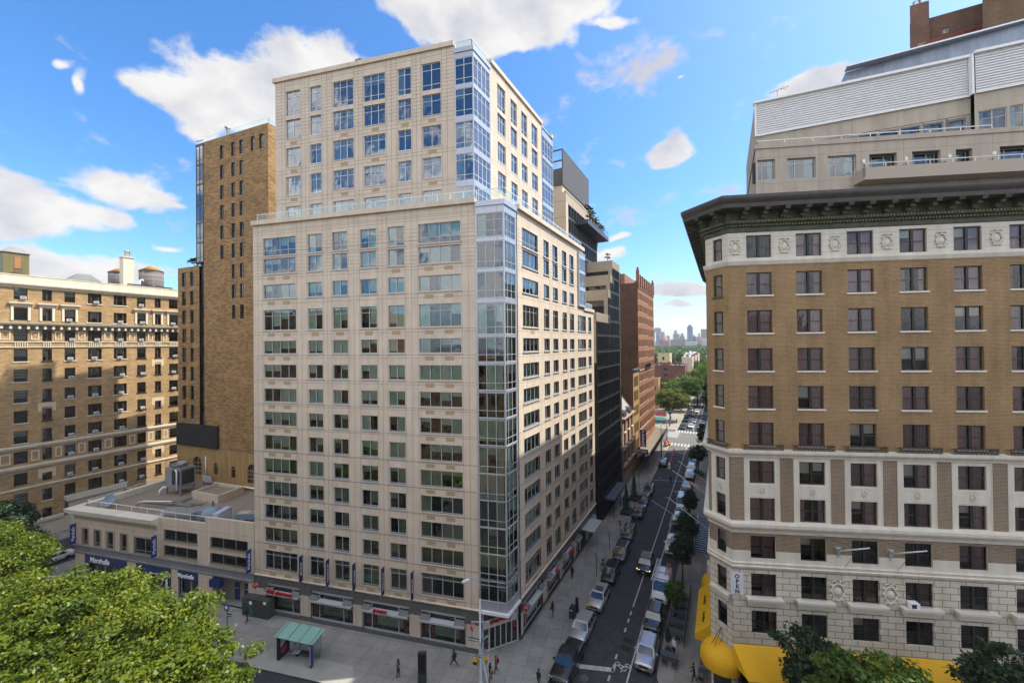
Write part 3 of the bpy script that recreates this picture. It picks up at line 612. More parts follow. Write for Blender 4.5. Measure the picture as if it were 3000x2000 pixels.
# recessed corner entrance under the bay: a slanting screen of glass doors
A = FB.at(-3.05); Bp = FS.at(3.0); FD = Face((A.x + 0.15, A.y + 0.3), (Bp.x - A.x - 0.45, Bp.y - A.y - 0.45)); LD = math.dist(A[:2], Bp[:2]) - 0.6
d = MB(); dp = MB(); dr = MB()
for q in (d, dp, dr): q.T = FD.M
d.box(0, LD, 0, 0.15, 2.35, 3.2); d.box(0, LD, 0, 0.12, 3.9, 4.45); d.box(0, 0.15, 0, 0.12, 0, 4.45); d.box(LD - 0.15, LD, 0, 0.12, 0, 4.45)
nd = 6
for k in range(1, nd): x = 0.15 + (LD - 0.3) * k / nd; d.box(x - 0.05, x + 0.05, 0, 0.1, 0.02, 2.35)
d.box(0.15, LD - 0.15, 0.01, 0.09, 0.02, 0.14)
dp.poly([(0.1, 0.06, 0.1), (LD - 0.1, 0.06, 0.1), (LD - 0.1, 0.06, 3.95), (0.1, 0.06, 3.95)])
dr.poly([(0, 1.4, 0), (LD, 1.4, 0), (LD, 1.4, 4.4), (0, 1.4, 4.4)]); 
o = build('entrance_door', d, M_metal, bld); build('pane', dp, M_shopglass, o); build('interior', dr, M_room, o)
s = MB(); s.T = FD.M
for k, x in enumerate((0.35, LD - 0.55)): 
    for z in (1.0, 1.6, 2.0): s.box(x, x + 0.28, 0.03, 0.05, z, z + 0.2)
build('door_sticker', s, M_red, o)
FD.letter('pharmacy', 0.62, LD / 2, 3.0, 0.12, M_red, o, extrude=0.06, bold=0.012)
# the soffit above the entrance
s = MB(); s.poly([(*FB.at(-3.05)[:2], 4.46), (*FB.at(0)[:2], 4.46), (*FS.at(3.0)[:2], 4.46)], 0); s.sweep([(0, 4.4), (0.15, 4.4), (0.15, 4.72), (0, 4.72)], [FBb.at(-3.1)[:2], FBb.at(0)[:2], FSb.at(2.75)[:2]], 0); build('entrance_soffit', s, M_white, bld)
# blade signs of the shop: red heart-shaped boxes on brackets
def heart(mb, cx, cz, r, y0, y1, m=0):
    pts = []
    for k in range(24):
        t = 2 * PI * k / 24; x = 16 * math.sin(t) ** 3 / 17; z = (13 * math.cos(t) - 5 * math.cos(2 * t) - 2 * math.cos(3 * t) - math.cos(4 * t)) / 17
        pts.append((cx + x * r, cz + z * r))
    n = len(pts); a = mb.add([(x, y0, z) for x, z in pts]); b = mb.add([(x, y1, z) for x, z in pts])
    for k in range(n): k2 = (k + 1) % n; mb.f.append((a + k, a + k2, b + k2, b + k)); mb.m.append(m); mb.uv.append(None); mb.sm.append(False)
    mb.f.append(tuple(a + k for k in range(n))); mb.m.append(m); mb.uv.append(None); mb.sm.append(False); mb.f.append(tuple(b + k for k in reversed(range(n)))); mb.m.append(m); mb.uv.append(None); mb.sm.append(False)
def blade_sign(F, s, z, label):
    t = thing('blade_sign', label, 'sign', F.at(s, z, 0.02), F.rz + PI / 2, 'red drugstore blade signs')
    b = MB(); b.box(-0.6, -0.02, -0.03, 0.03, -0.03, 0.03); build('bracket', b, M_dark, t, local=True)
    h = MB(); h.T = Matrix.Translation((-0.55, 0, -0.05)); heart(h, 0, 0, 0.42, -0.09, 0.09); o = build('panel', h, M_red, t, local=True)
    me = text_mesh('CVS', 0.3, M_lwhite, 0.012)
    for sgn in (1, -1): link('lettering', me, t, Matrix.Translation((-0.55, -0.1 * sgn, 0.03)) @ Matrix.Rotation(0 if sgn > 0 else PI, 4, 'Z') @ Matrix.Rotation(PI / 2, 4, 'X'))
blade_sign(FB, -31.2, 3.6, 'red heart blade sign where the limestone block meets the two-storey store'); blade_sign(FB, -3.6, 3.2, 'red heart blade sign on the pier beside the corner entrance doors'); blade_sign(FS, 3.2, 3.6, 'red heart blade sign facing the side street just round the corner')
# vertical navy banners between the second-floor windows
def vbanner(F, s, z0, z1, w_, label, group, words, m, cat='banner', size=0.3):
    t = thing('wall_banner', label, cat, F.at(s, z0, 0), F.rz, group)
    H = z1 - z0; b = MB(); b.box(-0.025, 0.025, -w_ - 0.12, -0.1, 0, H); build('cloth', b, m, t, local=True)
    b = MB(); b.bar((0, 0, H + 0.03), (0, -w_ - 0.2, H + 0.03), 0.05); b.bar((0, 0, -0.03), (0, -w_ - 0.2, -0.03), 0.05); build('bracket', b, M_steel, t, local=True)
    me = text_mesh(words, size, M_lwhite, 0.006)
    for sgn in (1, -1): link('lettering', me, t, Matrix.Translation((-0.034 * sgn, -w_ / 2 - 0.11, H * 0.5)) @ Matrix.Rotation(-PI / 2 * sgn, 4, 'Z') @ Matrix.Rotation(PI / 2 * (-1 if sgn > 0 else 1) * -1, 4, 'Y') @ Matrix.Rotation(PI / 2, 4, 'X'))
for i, (s, tx) in enumerate(((-24.85, '888 778 6467'), (-21.2, 'TheLarstrand.com'), (-17.75, 'Now Leasing'), (-14.1, 'TheLarstrand.com'), (-10.55, '888 778 6467'))):
    vbanner(FB, s, 4.7 + 0.05, 7.75, 0.5, ['navy phone-number banner right of the widest second-floor window nearest the two-storey store', 'navy web-address banner second from the two-storey store', 'navy Now Leasing banner in the middle of the row of five', 'navy web-address banner fourth from the two-storey store', 'navy phone-number banner nearest the glass corner bay'][i], 'navy leasing banners', tx, M_navy, size=0.27)
# steel and glass entrance canopy on the side street
t = thing('entrance_canopy', 'flat glass and steel canopy over the residents door on the side street', 'canopy', (-19.7, 61.9, 0))
b = MB()
for y in (59.7, 61.9, 64.1): b.bar((-19.65, y, 3.35), (-17.7, y, 3.25), 0.12, 0.16)
b.bar((-17.7, 59.6, 3.25), (-17.7, 64.2, 3.25), 0.12, 0.2); b.bar((-19.6, 59.6, 3.35), (-19.6, 64.2, 3.35), 0.12, 0.2); build('frame', b, M_steel, t)
b = MB(); b.box(-19.65, -17.6, 59.6, 64.2, 3.36, 3.4); build('roof_panel', b, mat('canopy_glass', (0.42, 0.44, 0.42), 0.3, spec=0.6), t)
b = MB(); b.poly([(-19.72, 59.15, 0.05), (-19.72, 61.95, 0.05), (-19.72, 61.95, 3.2), (-19.72, 59.15, 3.2)][::-1]); b.box(-19.75, -19.69, 60.5, 60.6, 0.05, 3.2); b.box(-19.75, -19.69, 59.15, 61.95, 2.3, 2.4); build('residents_door', b, M_dark, bld)
# small planted tree and lamp on the roof
# ================================================================ the brick hotel on the near corner
FR = Face((0.53, 38.52), (0.93666395, 0.35022941)); FC = Face((-1.24, 40.0), (0.766, -0.643)); LC = math.dist(FC.o, FR.o); FC = Face(FC.o, (FR.o[0] - FC.o[0], FR.o[1] - FC.o[1]))
FW = Face((-1.24, 78.0), (0, -1)); LW = 38.0; LR = 31.5
ht = thing('hotel_building', 'tan brick hotel with white terracotta bands and a deep dark green cornice', 'building', (12, 52, 0))
M_hb = brick('tan_brick', (0.255, 0.147, 0.054), (0.16, 0.088, 0.035), (0.36, 0.26, 0.15), 0.30, 0.105, 0.02, big=0.14, streak=0.18, bias=-0.2)
M_hd = brick('dark_brick', (0.20, 0.125, 0.065), (0.12, 0.072, 0.04), (0.33, 0.27, 0.20), 0.30, 0.105, 0.024, big=0.10, streak=0.1)
M_wb = brick('white_block', (0.60, 0.55, 0.44), (0.53, 0.48, 0.375), (0.22, 0.19, 0.145), 1.12, 0.52, 0.032, big=0.09, streak=0.14)
M_tc = mat('white_terracotta', (0.62, 0.57, 0.47), 0.55, var=0.07, scale=0.9, streak=0.12, coord='UV')
M_tcl = mat('terracotta_line', (0.26, 0.23, 0.18), 0.8)
M_sill = mat('pale_sill', (0.66, 0.61, 0.52), 0.7, var=0.08, scale=2)
M_corn = mat('green_copper', (0.052, 0.058, 0.028), 0.55, var=0.5, scale=1.6, stretch=(1, 1, 0.6)); M_cornt = mat('dark_cornice_edge', (0.055, 0.045, 0.038), 0.45, var=0.25, scale=2)
M_hframe = mat('brown_sash', (0.085, 0.055, 0.028), 0.5); M_hmull = mat('tan_mullion', (0.36, 0.22, 0.105), 0.6); M_hblack = mat('black_sash', (0.02, 0.017, 0.014), 0.45)
M_hglass = glass('hotel_glass', (0.88, 0.88, 0.87), 1.55, 0.16)
M_cur = [mat('mauve_curtain', (0.40, 0.28, 0.29), 0.95, var=0.12, scale=3), mat('dusk_curtain', (0.26, 0.18, 0.19), 0.95, var=0.12, scale=3), mat('pale_shade', (0.52, 0.53, 0.46), 0.9, var=0.05, scale=2), mat('pale_curtain', (0.50, 0.42, 0.38), 0.95, var=0.1, scale=3)]
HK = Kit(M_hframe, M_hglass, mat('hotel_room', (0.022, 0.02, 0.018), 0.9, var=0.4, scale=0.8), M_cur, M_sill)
HKL = Kit(M_hblack, M_hglass, MATS['hotel_room'], M_cur, M_sill)
hrows = [39.2, 36.06, 32.87, 29.68, 26.52, 23.45, 20.23, 17.12, 13.95, 10.8, 7.7]
hcols = [(1.46 + 3.87 * k, 3.43 + 3.87 * k) for k in range(8)]
hol = [(a, b, z, z + 1.9) for z in hrows for a, b in hcols]; cz_ = (0.78, 1.72); holc = [(cz_[0], cz_[1], z, z + 1.9) for z in hrows]
wcols = [(2.4 + 3.9 * k, 4.1 + 3.9 * k) for k in range(9)]; holw = [(a, b, z, z + 1.9) for z in hrows for a, b in wcols]
def hfn(lo, hi):
    def f(s, z):
        if z > 38.75: return 2
        if z > 22.9: return 0
        if z > 17.0: return 2 if any(a - 0.46 < s < b + 0.38 for a, b in lo) else 1
        if z > 14.6: return 1
        if z > 13.2: return 2
        return 3
    return f
HZ = (13.2, 14.6, 17.0, 22.9, 38.75)
w = MB(); HM = [M_hb, M_hd, M_tc, M_wb, M_tcl, M_roof]
zl = [39.0 + 0.48 * k for k in range(1, 5)]
wall(w, FR, 0, LR, 0, 41.6, hol, [], zl, 0.02, mj=4, fn=hfn(hcols, 0), rev=0.25, sb=[q for a, b in hcols for q in (a - 0.46, b + 0.38)], zb=HZ)
wall(w, FC, 0, LC, 0, 41.6, holc, [], zl, 0.02, mj=4, fn=hfn([cz_], 0), rev=0.25, sb=(0.32, 2.1), zb=HZ)
wall(w, FW, 0, LW, 0, 41.6, holw, [], zl, 0.02, mj=4, fn=hfn(wcols, 0), rev=0.25, sb=[q for a, b in wcols for q in (a - 0.46, b + 0.38)], zb=HZ)
pR = FR.at(LR)[:2]; pB = (pR[0] - 11, pR[1] + 32); pW = FW.at(0)[:2]
for p, q in ((pR, pB), (pB, pW)):
    f = Face(p, (q[0] - p[0], q[1] - p[1])); wall(w, f, 0, math.dist(p, q), 0, 41.6)
w.T = Matrix.Identity(4); ring = [FW.at(0)[:2], FC.at(0)[:2], FR.at(0)[:2], pR, pB]; w.poly([(x, y, 41.5) for x, y in reversed(ring)][::-1], 5)
# panel edges of the white frames in the two-storey band
for F, cols in ((FR, hcols), (FC, [cz_])):
    for a, b in cols:
        if F is FR:
            for x in (a - 0.46, b + 0.38 - 0.05): fbox(w, F, x, x + 0.05, 17.1, 22.35, -0.02, 0.03, 2)
        for z0 in (19.15,): fbox(w, F, a + 0.1, b - 0.1, z0 + 0.02, z0 + 0.06, -0.02, 0.03, 2); fbox(w, F, a + 0.1, b - 0.1, z0 + 0.9, z0 + 0.94, -0.02, 0.03, 2)
build('wall', w, HM, ht)
PATH = [FW.at(0)[:2], FC.at(0)[:2], FR.at(0)[:2], FR.at(LR)[:2]]
# string courses
def course(name, prof, m): c = MB(); c.sweep(prof, PATH, 0); return build(name, c, m, ht)
course('string_course', [(0, 38.55), (0.1, 38.6), (0.16, 38.75), (0.22, 38.9), (0.22, 38.98), (0, 39.02)], M_tc)
course('string_course', [(0, 22.4), (0.12, 22.45), (0.14, 22.6), (0.38, 22.78), (0.42, 22.9), (0.42, 23.1), (0, 23.14)], M_tc)
course('string_course', [(0, 16.08), (0.12, 16.12), (0.15, 16.35), (0.38, 16.6), (0.45, 16.75), (0.45, 16.98), (0, 17.08)], M_tc)
course('string_course', [(0, 13.15), (0.16, 13.2), (0.2, 13.35), (0.12, 13.4), (0.16, 13.62), (0, 13.66)], M_tc)
c = MB()        # little teeth under the two mid cornices
for F, l in ((FC, LC), (FR, LR)):
    x = 0.1
    while x < l - 0.1: fbox(c, F, x, x + 0.09, 22.62, 22.74, 0.12, 0.26); fbox(c, F, x, x + 0.09, 16.4, 16.54, 0.12, 0.27); x += 0.2
build('dentil_moulding', c, M_tc, ht)
# the great cornice: frieze, egg-and-dart, dentils, scrolled brackets, overhanging slab with a dark gutter edge
c = MB(); c.sweep([(0.0, 41.35), (0.1, 41.4), (0.1, 41.75), (0.2, 41.8), (0.2, 41.95), (0.42, 42.05), (0.42, 42.3), (0.46, 42.34), (0.46, 43.0), (1.7, 43.0), (1.7, 43.06)], PATH); frz = build('cornice', c, M_corn, ht)
c = MB(); c.sweep([(1.7, 43.0), (1.74, 43.3), (1.9, 43.55), (1.95, 43.7), (1.95, 43.92), (0.3, 44.02), (-0.6, 44.0)], PATH); build('gutter_edge', c, M_cornt, frz)
c = MB(); d = MB()
for F, l, st in ((FC, LC, 0.55), (FR, LR, 0.9), (FW, LW, 0.6)):
    x = st
    while x < l - 0.1:
        for y0, y1, za, zb in ((0.46, 0.85, 42.35, 43.0), (0.85, 1.25, 42.55, 43.0), (1.25, 1.6, 42.78, 43.0)): fbox(c, F, x - 0.17, x + 0.17, za, zb, y0 - 0.01, y1)
        fbox(c, F, x - 0.22, x + 0.22, 42.9, 43.0, 0.46, 1.66); x += 1.53
    x = 0.08
    while x < l - 0.1: fbox(d, F, x, x + 0.12, 41.8, 41.95, 0.18, 0.34); fbox(d, F, x - 0.02, x + 0.14, 42.08, 42.28, 0.4, 0.5); x += 0.24
build('bracket', c, M_corn, frz); build('dentil_moulding', d, mat('pale_copper', (0.12, 0.125, 0.06), 0.6, var=0.4, scale=3), frz)
# terracotta cartouches between the top-floor windows and on the shield panels of the stone floors
def cartouche(F, s, z, k, parent, name):
    b = MB(); b.T = F.M; pts = []
    for i in range(17):
        t = PI * 2 * i / 16; rx = 0.36 * k * (1 - 0.25 * max(0, -math.sin(t))); pts.append((s + rx * math.cos(t), -0.05, z + 0.55 * k * math.sin(t)))
    b.tube(pts, 0.065 * k, 5)
    for sx in (-1, 1):
        for (dx, dz, r) in ((0.4, 0.05, 0.1), (0.36, 0.42, 0.09), (0.25, -0.5, 0.09), (0.42, -0.25, 0.07)): b.lathe([(0.001, -r * k * 0.7), (r * k * 0.8, -r * k * 0.45), (r * k, 0), (r * k * 0.8, r * k * 0.3), (0.001, r * k * 0.5)], (s + sx * dx * k, -0.04, z + dz * k), 8, axis='y')
        b.tube([(s, -0.07, z + 0.62 * k), (s + sx * 0.2 * k, -0.09, z + 0.74 * k), (s + sx * 0.38 * k, -0.06, z + 0.62 * k)], 0.04 * k, 5)
    b.lathe([(0.001, -0.1 * k), (0.2 * k, -0.08 * k), (0.3 * k, -0.02), (0.31 * k, 0.02)], (s, 0, z), 12, axis='y')
    build(name, b, M_tc, parent)
for k in range(-1, 7): cartouche(FR, 4.42 + 3.87 * k, 40.05, 0.95, ht, 'cartouche')
for k in (1, 2): cartouche(FR, 8.07 + 3.87 * (k - 1), 11.6, 1.25, ht, 'shield')
for a, b in hcols: cartouche(FR, (a + b) / 2, 19.62, 0.42, ht, 'panel_ornament')
cartouche(FC, 1.25, 19.62, 0.42, ht, 'panel_ornament')
# windows: pairs of sashes with curtains
def cur():
    r = random.random()
    if r < 0.50: return [(random.choice((1, 1, 2)), 1.0, 1.0, 0), (random.choice((1, 1, 2)), 1.0, 1.0, 0)]
    if r < 0.68: t = random.choice((1, 2)); return [(t, 1.0, random.uniform(0.4, 0.8), 0), (t, 1.0, random.uniform(0.4, 0.8), 1)]
    if r < 0.84: return [(3, random.uniform(0.35, 0.6)), (1, 1.0, 1.0, 0)] if random.random() < 0.5 else [(3, random.uniform(0.35, 0.6)), (3, random.uniform(0.35, 0.6))]
    if r < 0.93: return [(2, 1.0, 0.4, 0), None]
    return [None, None]
def low():
    r = random.random()
    return [None, None] if r < 0.45 else ([(3, random.uniform(0.3, 0.8)), None] if r < 0.6 else ([(2, random.uniform(0.5, 1), 1.0, 0), (2, 1.0, 1.0, 0)] if r < 0.85 else [(4, 0.9, 0.5, 0), (4, 0.9, 0.5, 1)]))
def hx(o, w_, h):       # the broad post between the two sashes
    b = MB(); b.box(w_ / 2 - 0.1, w_ / 2 + 0.1, 0.1, 0.2, 0.04, h - 0.04); link('mullion', b.mesh('mullion', M_hmull if o.matrix_local.translation.z > 16.5 else M_hblack), o)
s1, s2 = [], []
for i, z in enumerate(hrows):
    for j, (a, b) in enumerate(hcols):
        sill = None if i in (0, 6, 7, 8) else ((0.1, 0.1, 0.13) if i < 8 else None)
        q = dict(F=FR, s0=a, s1=b, z0=z, z1=z + 1.9, cols=2, rails=[z + 0.92], fm=0.075, rec=0.13, mul=0.2, blinds=cur() if i < 8 else low(), curtain=True, sill=sill, extra=hx)
        (s1 if i < 8 else s2).append(q)
    q = dict(F=FC, s0=cz_[0], s1=cz_[1], z0=z, z1=z + 1.9, cols=1, rails=[z + 0.92], fm=0.075, rec=0.13, blinds=[(4, 1.0, 0.6, 0)] if i < 7 else [(2, random.uniform(0.2, 0.6))], curtain=i < 7, sill=(0.1, 0.1, 0.13) if i in (1, 2, 3, 4, 5) else None)
    (s1 if i < 8 else s2).append(q)
    for a, b in wcols: (s1 if i < 8 else s2).append(dict(F=FW, s0=a, s1=b, z0=z, z1=z + 1.9, cols=2, rails=[z + 0.92], fm=0.075, rec=0.13, blinds=cur() if i < 8 else low(), curtain=False))
windows(ht, HK, s1, 70); windows(ht, HKL, s2, 27)
# heavy stone sills with little consoles, third row from the pavement
for F, cols in ((FR, hcols), (FC, [(cz_[0], cz_[1])])):
    for a, b in cols:
        c = MB(); fbox(c, F, a - 0.45, b + 0.4, 10.62, 10.8, -0.05, 0.5); fbox(c, F, a - 0.38, b + 0.33, 10.4, 10.62, -0.05, 0.38); fbox(c, F, a - 0.3, b + 0.25, 10.12, 10.4, -0.05, 0.24); build('balcony_sill', c, M_tc, ht)
for a, b in [(-0.2, 2.2)] and []: pass
# wrought-iron window guards above the mid cornice
M_iron = mat('wrought_iron', (0.012, 0.012, 0.012), 0.5)
for F, cols in ((FR, hcols), (FC, [(0.75, 1.75)])):
    for a, b in cols:
        c = MB(); c.T = F.M; x0, x1 = a - 0.55, b + 0.55; y = -0.36
        for z in (23.16, 23.5): c.bar((x0, y, z), (x1, y, z), 0.035); c.bar((x0, y, z), (x0, 0, z), 0.035); c.bar((x1, y, z), (x1, 0, z), 0.035)
        n = int((x1 - x0) / 0.085)
        for k in range(n + 1): x = x0 + (x1 - x0) * k / n; c.bar((x, y, 23.14), (x, y, 23.62), 0.022); 
        for k in range(0, n, 3): x = x0 + (x1 - x0) * k / n; c.bar((x, y, 23.16), (x + 0.25, y, 23.5), 0.02)
        build('window_guard', c, M_iron, ht)
# white sign board with black capitals
t = thing('sign_board', 'white board with OPEN in black capitals down it, on the hotel corner', 'sign', FR.at(0.34, 11.8, 0.02), FR.rz)
b = MB(); b.box(-0.52, 0.48, -0.06, 0.0, -0.9, 0.92); build('board', b, mat('sign_white', (0.62, 0.62, 0.66), 0.5), t, local=True)
M_black = mat('black_paint', (0.012, 0.012, 0.013), 0.5)
for k, ch in enumerate('OPEN'): link('lettering', text_mesh(ch, 0.46, M_black, 0.006, bold=0.014), t, Matrix.Translation((-0.02, -0.068, 0.6 - 0.42 * k)) @ Matrix.Rotation(PI / 2, 4, 'X'))
# two bare flagpoles on the avenue front
for s, lab in ((8.15, 'bare slanting flagpole on the avenue front, nearer the OPEN board'), (12.0, 'bare slanting flagpole on the avenue front, farther from the OPEN board')):
    t = thing('flagpole', lab, 'flagpole', FR.at(s, 15.0, 0.02), FR.rz, 'flagpoles on the hotel')
    b = MB(); b.tube([(0, -0.05, -0.05), (0.5, -2.6, 1.5)], [0.06, 0.04], 8); b.lathe([(0.001, -0.07), (0.07, 0), (0.001, 0.07)], (0.5, -2.62, 1.52), 8); build('pole', b, M_white, t, local=True)
    b = MB(); b.poly([(-0.35, -0.02, 0.3), (0.3, -0.02, 0.3), (0, -0.02, -0.65)]); b.box(-0.12, 0.12, -0.12, 0, -0.25, 0.2); build('bracket', b, M_steel, t, local=True)
    b = MB()
    for x, z in ((-1.7, 1.3), (1.6, 1.3), (0.4, -1.5)): b.bar((0.33, -1.75, 1.0), (x, -0.02, z), 0.018)
    build('stay_wire', b, M_dark, t, local=True)
t = thing('air_conditioner', 'white air conditioner poking out above a stone sill of the white block floors', 'air conditioner', FR.at(13.45, 10.82, 0.15), FR.rz); b = MB(); b.box(-0.3, 0.35, -0.25, 0.25, 0, 0.42); build('case', b, M_white, t, local=True); b = MB(); b.box(-0.24, 0.1, -0.262, -0.25, 0.06, 0.36); build('grille', b, M_dark, t, local=True)
# ---- yellow awnings
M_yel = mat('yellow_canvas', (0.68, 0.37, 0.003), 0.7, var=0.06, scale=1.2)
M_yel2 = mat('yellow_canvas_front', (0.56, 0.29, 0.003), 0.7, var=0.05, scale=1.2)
t = thing('awning', 'long yellow canvas roof of the sidewalk cafe along the avenue front', 'awning', FR.at(8, 0, 1.0), FR.rz)
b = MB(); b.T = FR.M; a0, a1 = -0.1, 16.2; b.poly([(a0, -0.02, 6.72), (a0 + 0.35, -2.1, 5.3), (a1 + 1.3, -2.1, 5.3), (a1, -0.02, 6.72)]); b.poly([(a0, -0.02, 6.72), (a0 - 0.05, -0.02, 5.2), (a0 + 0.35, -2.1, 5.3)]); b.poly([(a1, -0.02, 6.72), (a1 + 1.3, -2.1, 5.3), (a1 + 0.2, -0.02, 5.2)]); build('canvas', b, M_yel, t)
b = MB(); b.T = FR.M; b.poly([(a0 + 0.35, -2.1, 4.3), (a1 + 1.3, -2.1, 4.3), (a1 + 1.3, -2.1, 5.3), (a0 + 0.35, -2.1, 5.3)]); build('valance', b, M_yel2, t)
t2 = thing('cafe_enclosure', 'glazed sidewalk cafe front under the long yellow awning', 'cafe front', FR.at(8, 0, 1.0), FR.rz)
b = MB(); g = MB(); b.T = FR.M; g.T = FR.M
for k in range(10): x = a0 + 0.4 + k * 1.8; b.box(x, x + 0.15, -2.06, -1.9, 0, 4.4)
b.box(a0 + 0.4, a1 + 1.3, -2.05, -1.95, 0, 0.9); b.box(a0 + 0.4, a1 + 1.3, -2.06, -1.94, 3.9, 4.4); g.poly([(a0 + 0.4, -2.0, 0.9), (a1 + 1.2, -2.0, 0.9), (a1 + 1.2, -2.0, 4.0), (a0 + 0.4, -2.0, 4.0)]); g.poly([(a0 + 0.4, -2, 0.9), (a0 + 0.4, -2, 4.2), (a0 + 0.4, -0.05, 4.2), (a0 + 0.4, -0.05, 0.9)])
build('frame', b, M_yel2, t2); build('pane', g, M_shopglass, t2); b = MB(); b.T = FR.M; b.box(a0 + 0.5, a1 + 1.2, -1.9, -0.1, 0.0, 0.06); b.poly([(a0 + 0.4, -0.06, 0), (a1 + 1.2, -0.06, 0), (a1 + 1.2, -0.06, 4.4), (a0 + 0.4, -0.06, 4.4)]); build('interior', b, M_room, t2)
FR.letter('Serafina', 0.34, 4.9, 4.8, 2.115, M_hframe, t, shear=0.3)
# quarter-dome awning over the corner door
def dome_awning(loc, rz, r, h, label, n=16):
    t = thing('dome_awning', label, 'awning', loc, rz); b = MB(); K = 7
    for i in range(n):
        for k in range(K):
            q = []
            for (ii, kk) in ((i, k), (i + 1, k), (i + 1, k + 1), (i, k + 1)):
                th = PI + PI * ii / n; ph = PI / 2 * kk / K; rr = r * math.cos(ph) * (1.0 + 0.0 * (ii % 2)); q.append((rr * math.cos(th), rr * math.sin(th) * 1.0, 0.35 + h * math.sin(ph)))
            b.poly(q, 0, smooth=False)
        th0, th1 = PI + PI * i / n, PI + PI * (i + 1) / n
        b.poly([(r * math.cos(th0), r * math.sin(th0), 0), (r * math.cos(th1), r * math.sin(th1), 0), (r * math.cos(th1), r * math.sin(th1), 0.35), (r * math.cos(th0), r * math.sin(th0), 0.35)])
    build('canvas', b, M_yel, t, local=True)
    b = MB()
    for i in range(n + 1): th = PI + PI * i / n; b.tube([(r * 1.004 * math.cos(PI / 2 * k / 5) * math.cos(th), r * 1.004 * math.cos(PI / 2 * k / 5) * math.sin(th), 0.35 + h * 1.004 * math.sin(PI / 2 * k / 5)) for k in range(6)], 0.012, 4)
    build('rib', b, M_yel2, t, local=True); return t
dm = dome_awning(FC.at(LC / 2, 4.35, 0.02), FC.rz, 1.75, 1.5, 'yellow dome awning over the corner door of the hotel')
b = MB(); b.bar((-0.3, -0.9, 1.6), (0.0, -0.1, 3.0), 0.03); b.bar((0.05, -0.9, 1.65), (0.05, -0.1, 3.0), 0.03); b.tube([(0.05, -0.1, 3.0), (0.4, -0.3, 2.6), (0.35, -0.8, 1.9)], 0.012, 4); build('stay_rod', b, M_dark, dm, local=True)
dm['label'] = 'yellow dome awning over the corner door of the hotel'
me = text_mesh('Serafina', 0.26, M_hframe, 0.004, shear=0.3); link('lettering', me, dm, Matrix.Rotation(-0.45, 4, 'Z') @ Matrix.Translation((0, -1.77, 0.17)) @ Matrix.Rotation(PI / 2, 4, 'X'))
dome_awning((-1.26, 52.2, 3.3), PI / 2 + PI, 1.3, 1.5, 'small yellow dome awning at the far end of the side-street awning')
t = thing('awning', 'yellow canvas awning with two dark scripts above the side-street pavement', 'awning', (-2, 47, 3.2))
b = MB(); y0, y1 = 42.7, 51.0; b.poly([(-1.27, y0, 5.1), (-2.75, y0 + 0.3, 3.55), (-2.75, y1, 3.55), (-1.27, y1, 5.1)][::-1]); b.poly([(-2.75, y0 + 0.3, 3.55), (-2.75, y1, 3.55), (-2.75, y1, 3.1), (-2.75, y0 + 0.3, 3.1)]); b.poly([(-1.27, y0, 5.1), (-2.75, y0 + 0.3, 3.55), (-2.75, y0 + 0.3, 3.1), (-1.27, y0, 3.3)]); b.poly([(-1.27, y1, 5.1), (-2.75, y1, 3.55), (-2.75, y1, 3.1), (-1.27, y1, 3.3)]); build('canvas', b, M_yel, t)
sl = math.atan2(1.55, 1.48)
for y in (44.9, 47.9):
    me = text_mesh('Serafina', 0.52, M_black, 0.004, shear=0.35, bold=0.012)
    link('lettering', me, t, WM[t.name].inverted() @ Matrix.Translation((-2.02, y, 4.35)) @ Matrix.Rotation(-sl, 4, 'Y') @ Matrix.Rotation(-PI / 2, 4, 'Z'))
# doorway and shop windows under the awnings, dark
c = MB(); fbox(c, FC, 0.25, 2.05, 0, 3.6, -0.05, 0.03); build('corner_door', c, M_dark, ht); c = MB()
for x in (4.5, 9, 13.5, 18.0, 23, 28): fbox(c, FW, LW - x - 1.6, LW - x + 1.6, 0.6, 3.2, -0.05, 0.03)
build('shop_window', c, M_dark, ht)
c = MB(); c.box(-1.9, -1.24, 51.6, 52.8, 4.9, 6.3); build('stone_portal', c, M_tc, ht)
t = thing('shop_sign', 'red fascia sign under a grey ledge beyond the yellow awning', 'sign', FR.at(20, 6.2, 0), FR.rz); b = MB(); b.T = FR.M; b.box(17.6, 27, -0.35, -0.02, 5.9, 6.45); build('board', b, M_red, t); b = MB(); b.T = FR.M; b.box(17.2, 27.3, -0.5, -0.02, 6.47, 6.7); build('ledge', b, M_grey, t)

# ================================================================ rooftop addition on the hotel
FP = Face((3.0, 43.8), (0.93666395, 0.35022941)); FL = Face((3.45, 50.4), (0.997, 0.077))
ph = thing('rooftop_penthouse', 'tan concrete rooftop storeys with a long louvred screen on the hotel roof', 'penthouse', (15, 52, 41.5))
M_conc = mat('tan_concrete', (0.42, 0.36, 0.28), 0.85, var=0.08, scale=0.6, streak=0.14, coord='UV'); M_louv = mat('louvre_metal', (0.66, 0.65, 0.63), 0.6, var=0.05, scale=1.5); M_pgl = glass('penthouse_glass', (0.55, 0.78, 0.85), 2.1, 0.08)
PK = Kit(M_metal, M_pgl, M_room, [mat('sheer_curtain', (0.66, 0.72, 0.72), 0.95, var=0.08, scale=4), M_blind2])
pw = [(0.12, 1.7, 47.32, 49.18, 2), (2.72, 5.18, 47.26, 49.15, 2), (6.2, 8.57, 47.22, 49.12, 2), (9.66, 11.9, 47.2, 49.05, 3), (13.15, 15.4, 47.2, 49.05, 3), (16.6, 17.9, 47.2, 49.0, 2), (20.0, 23.5, 47.2, 49.0, 3), (25, 27, 47.2, 49.0, 2)]
w = MB(); wall(w, FP, 0, 30, 41.4, 50.55, [q[:4] for q in pw], [1.95 + 3.5 * k for k in range(8)], [46.9, 49.35], 0.025, rev=0.3)
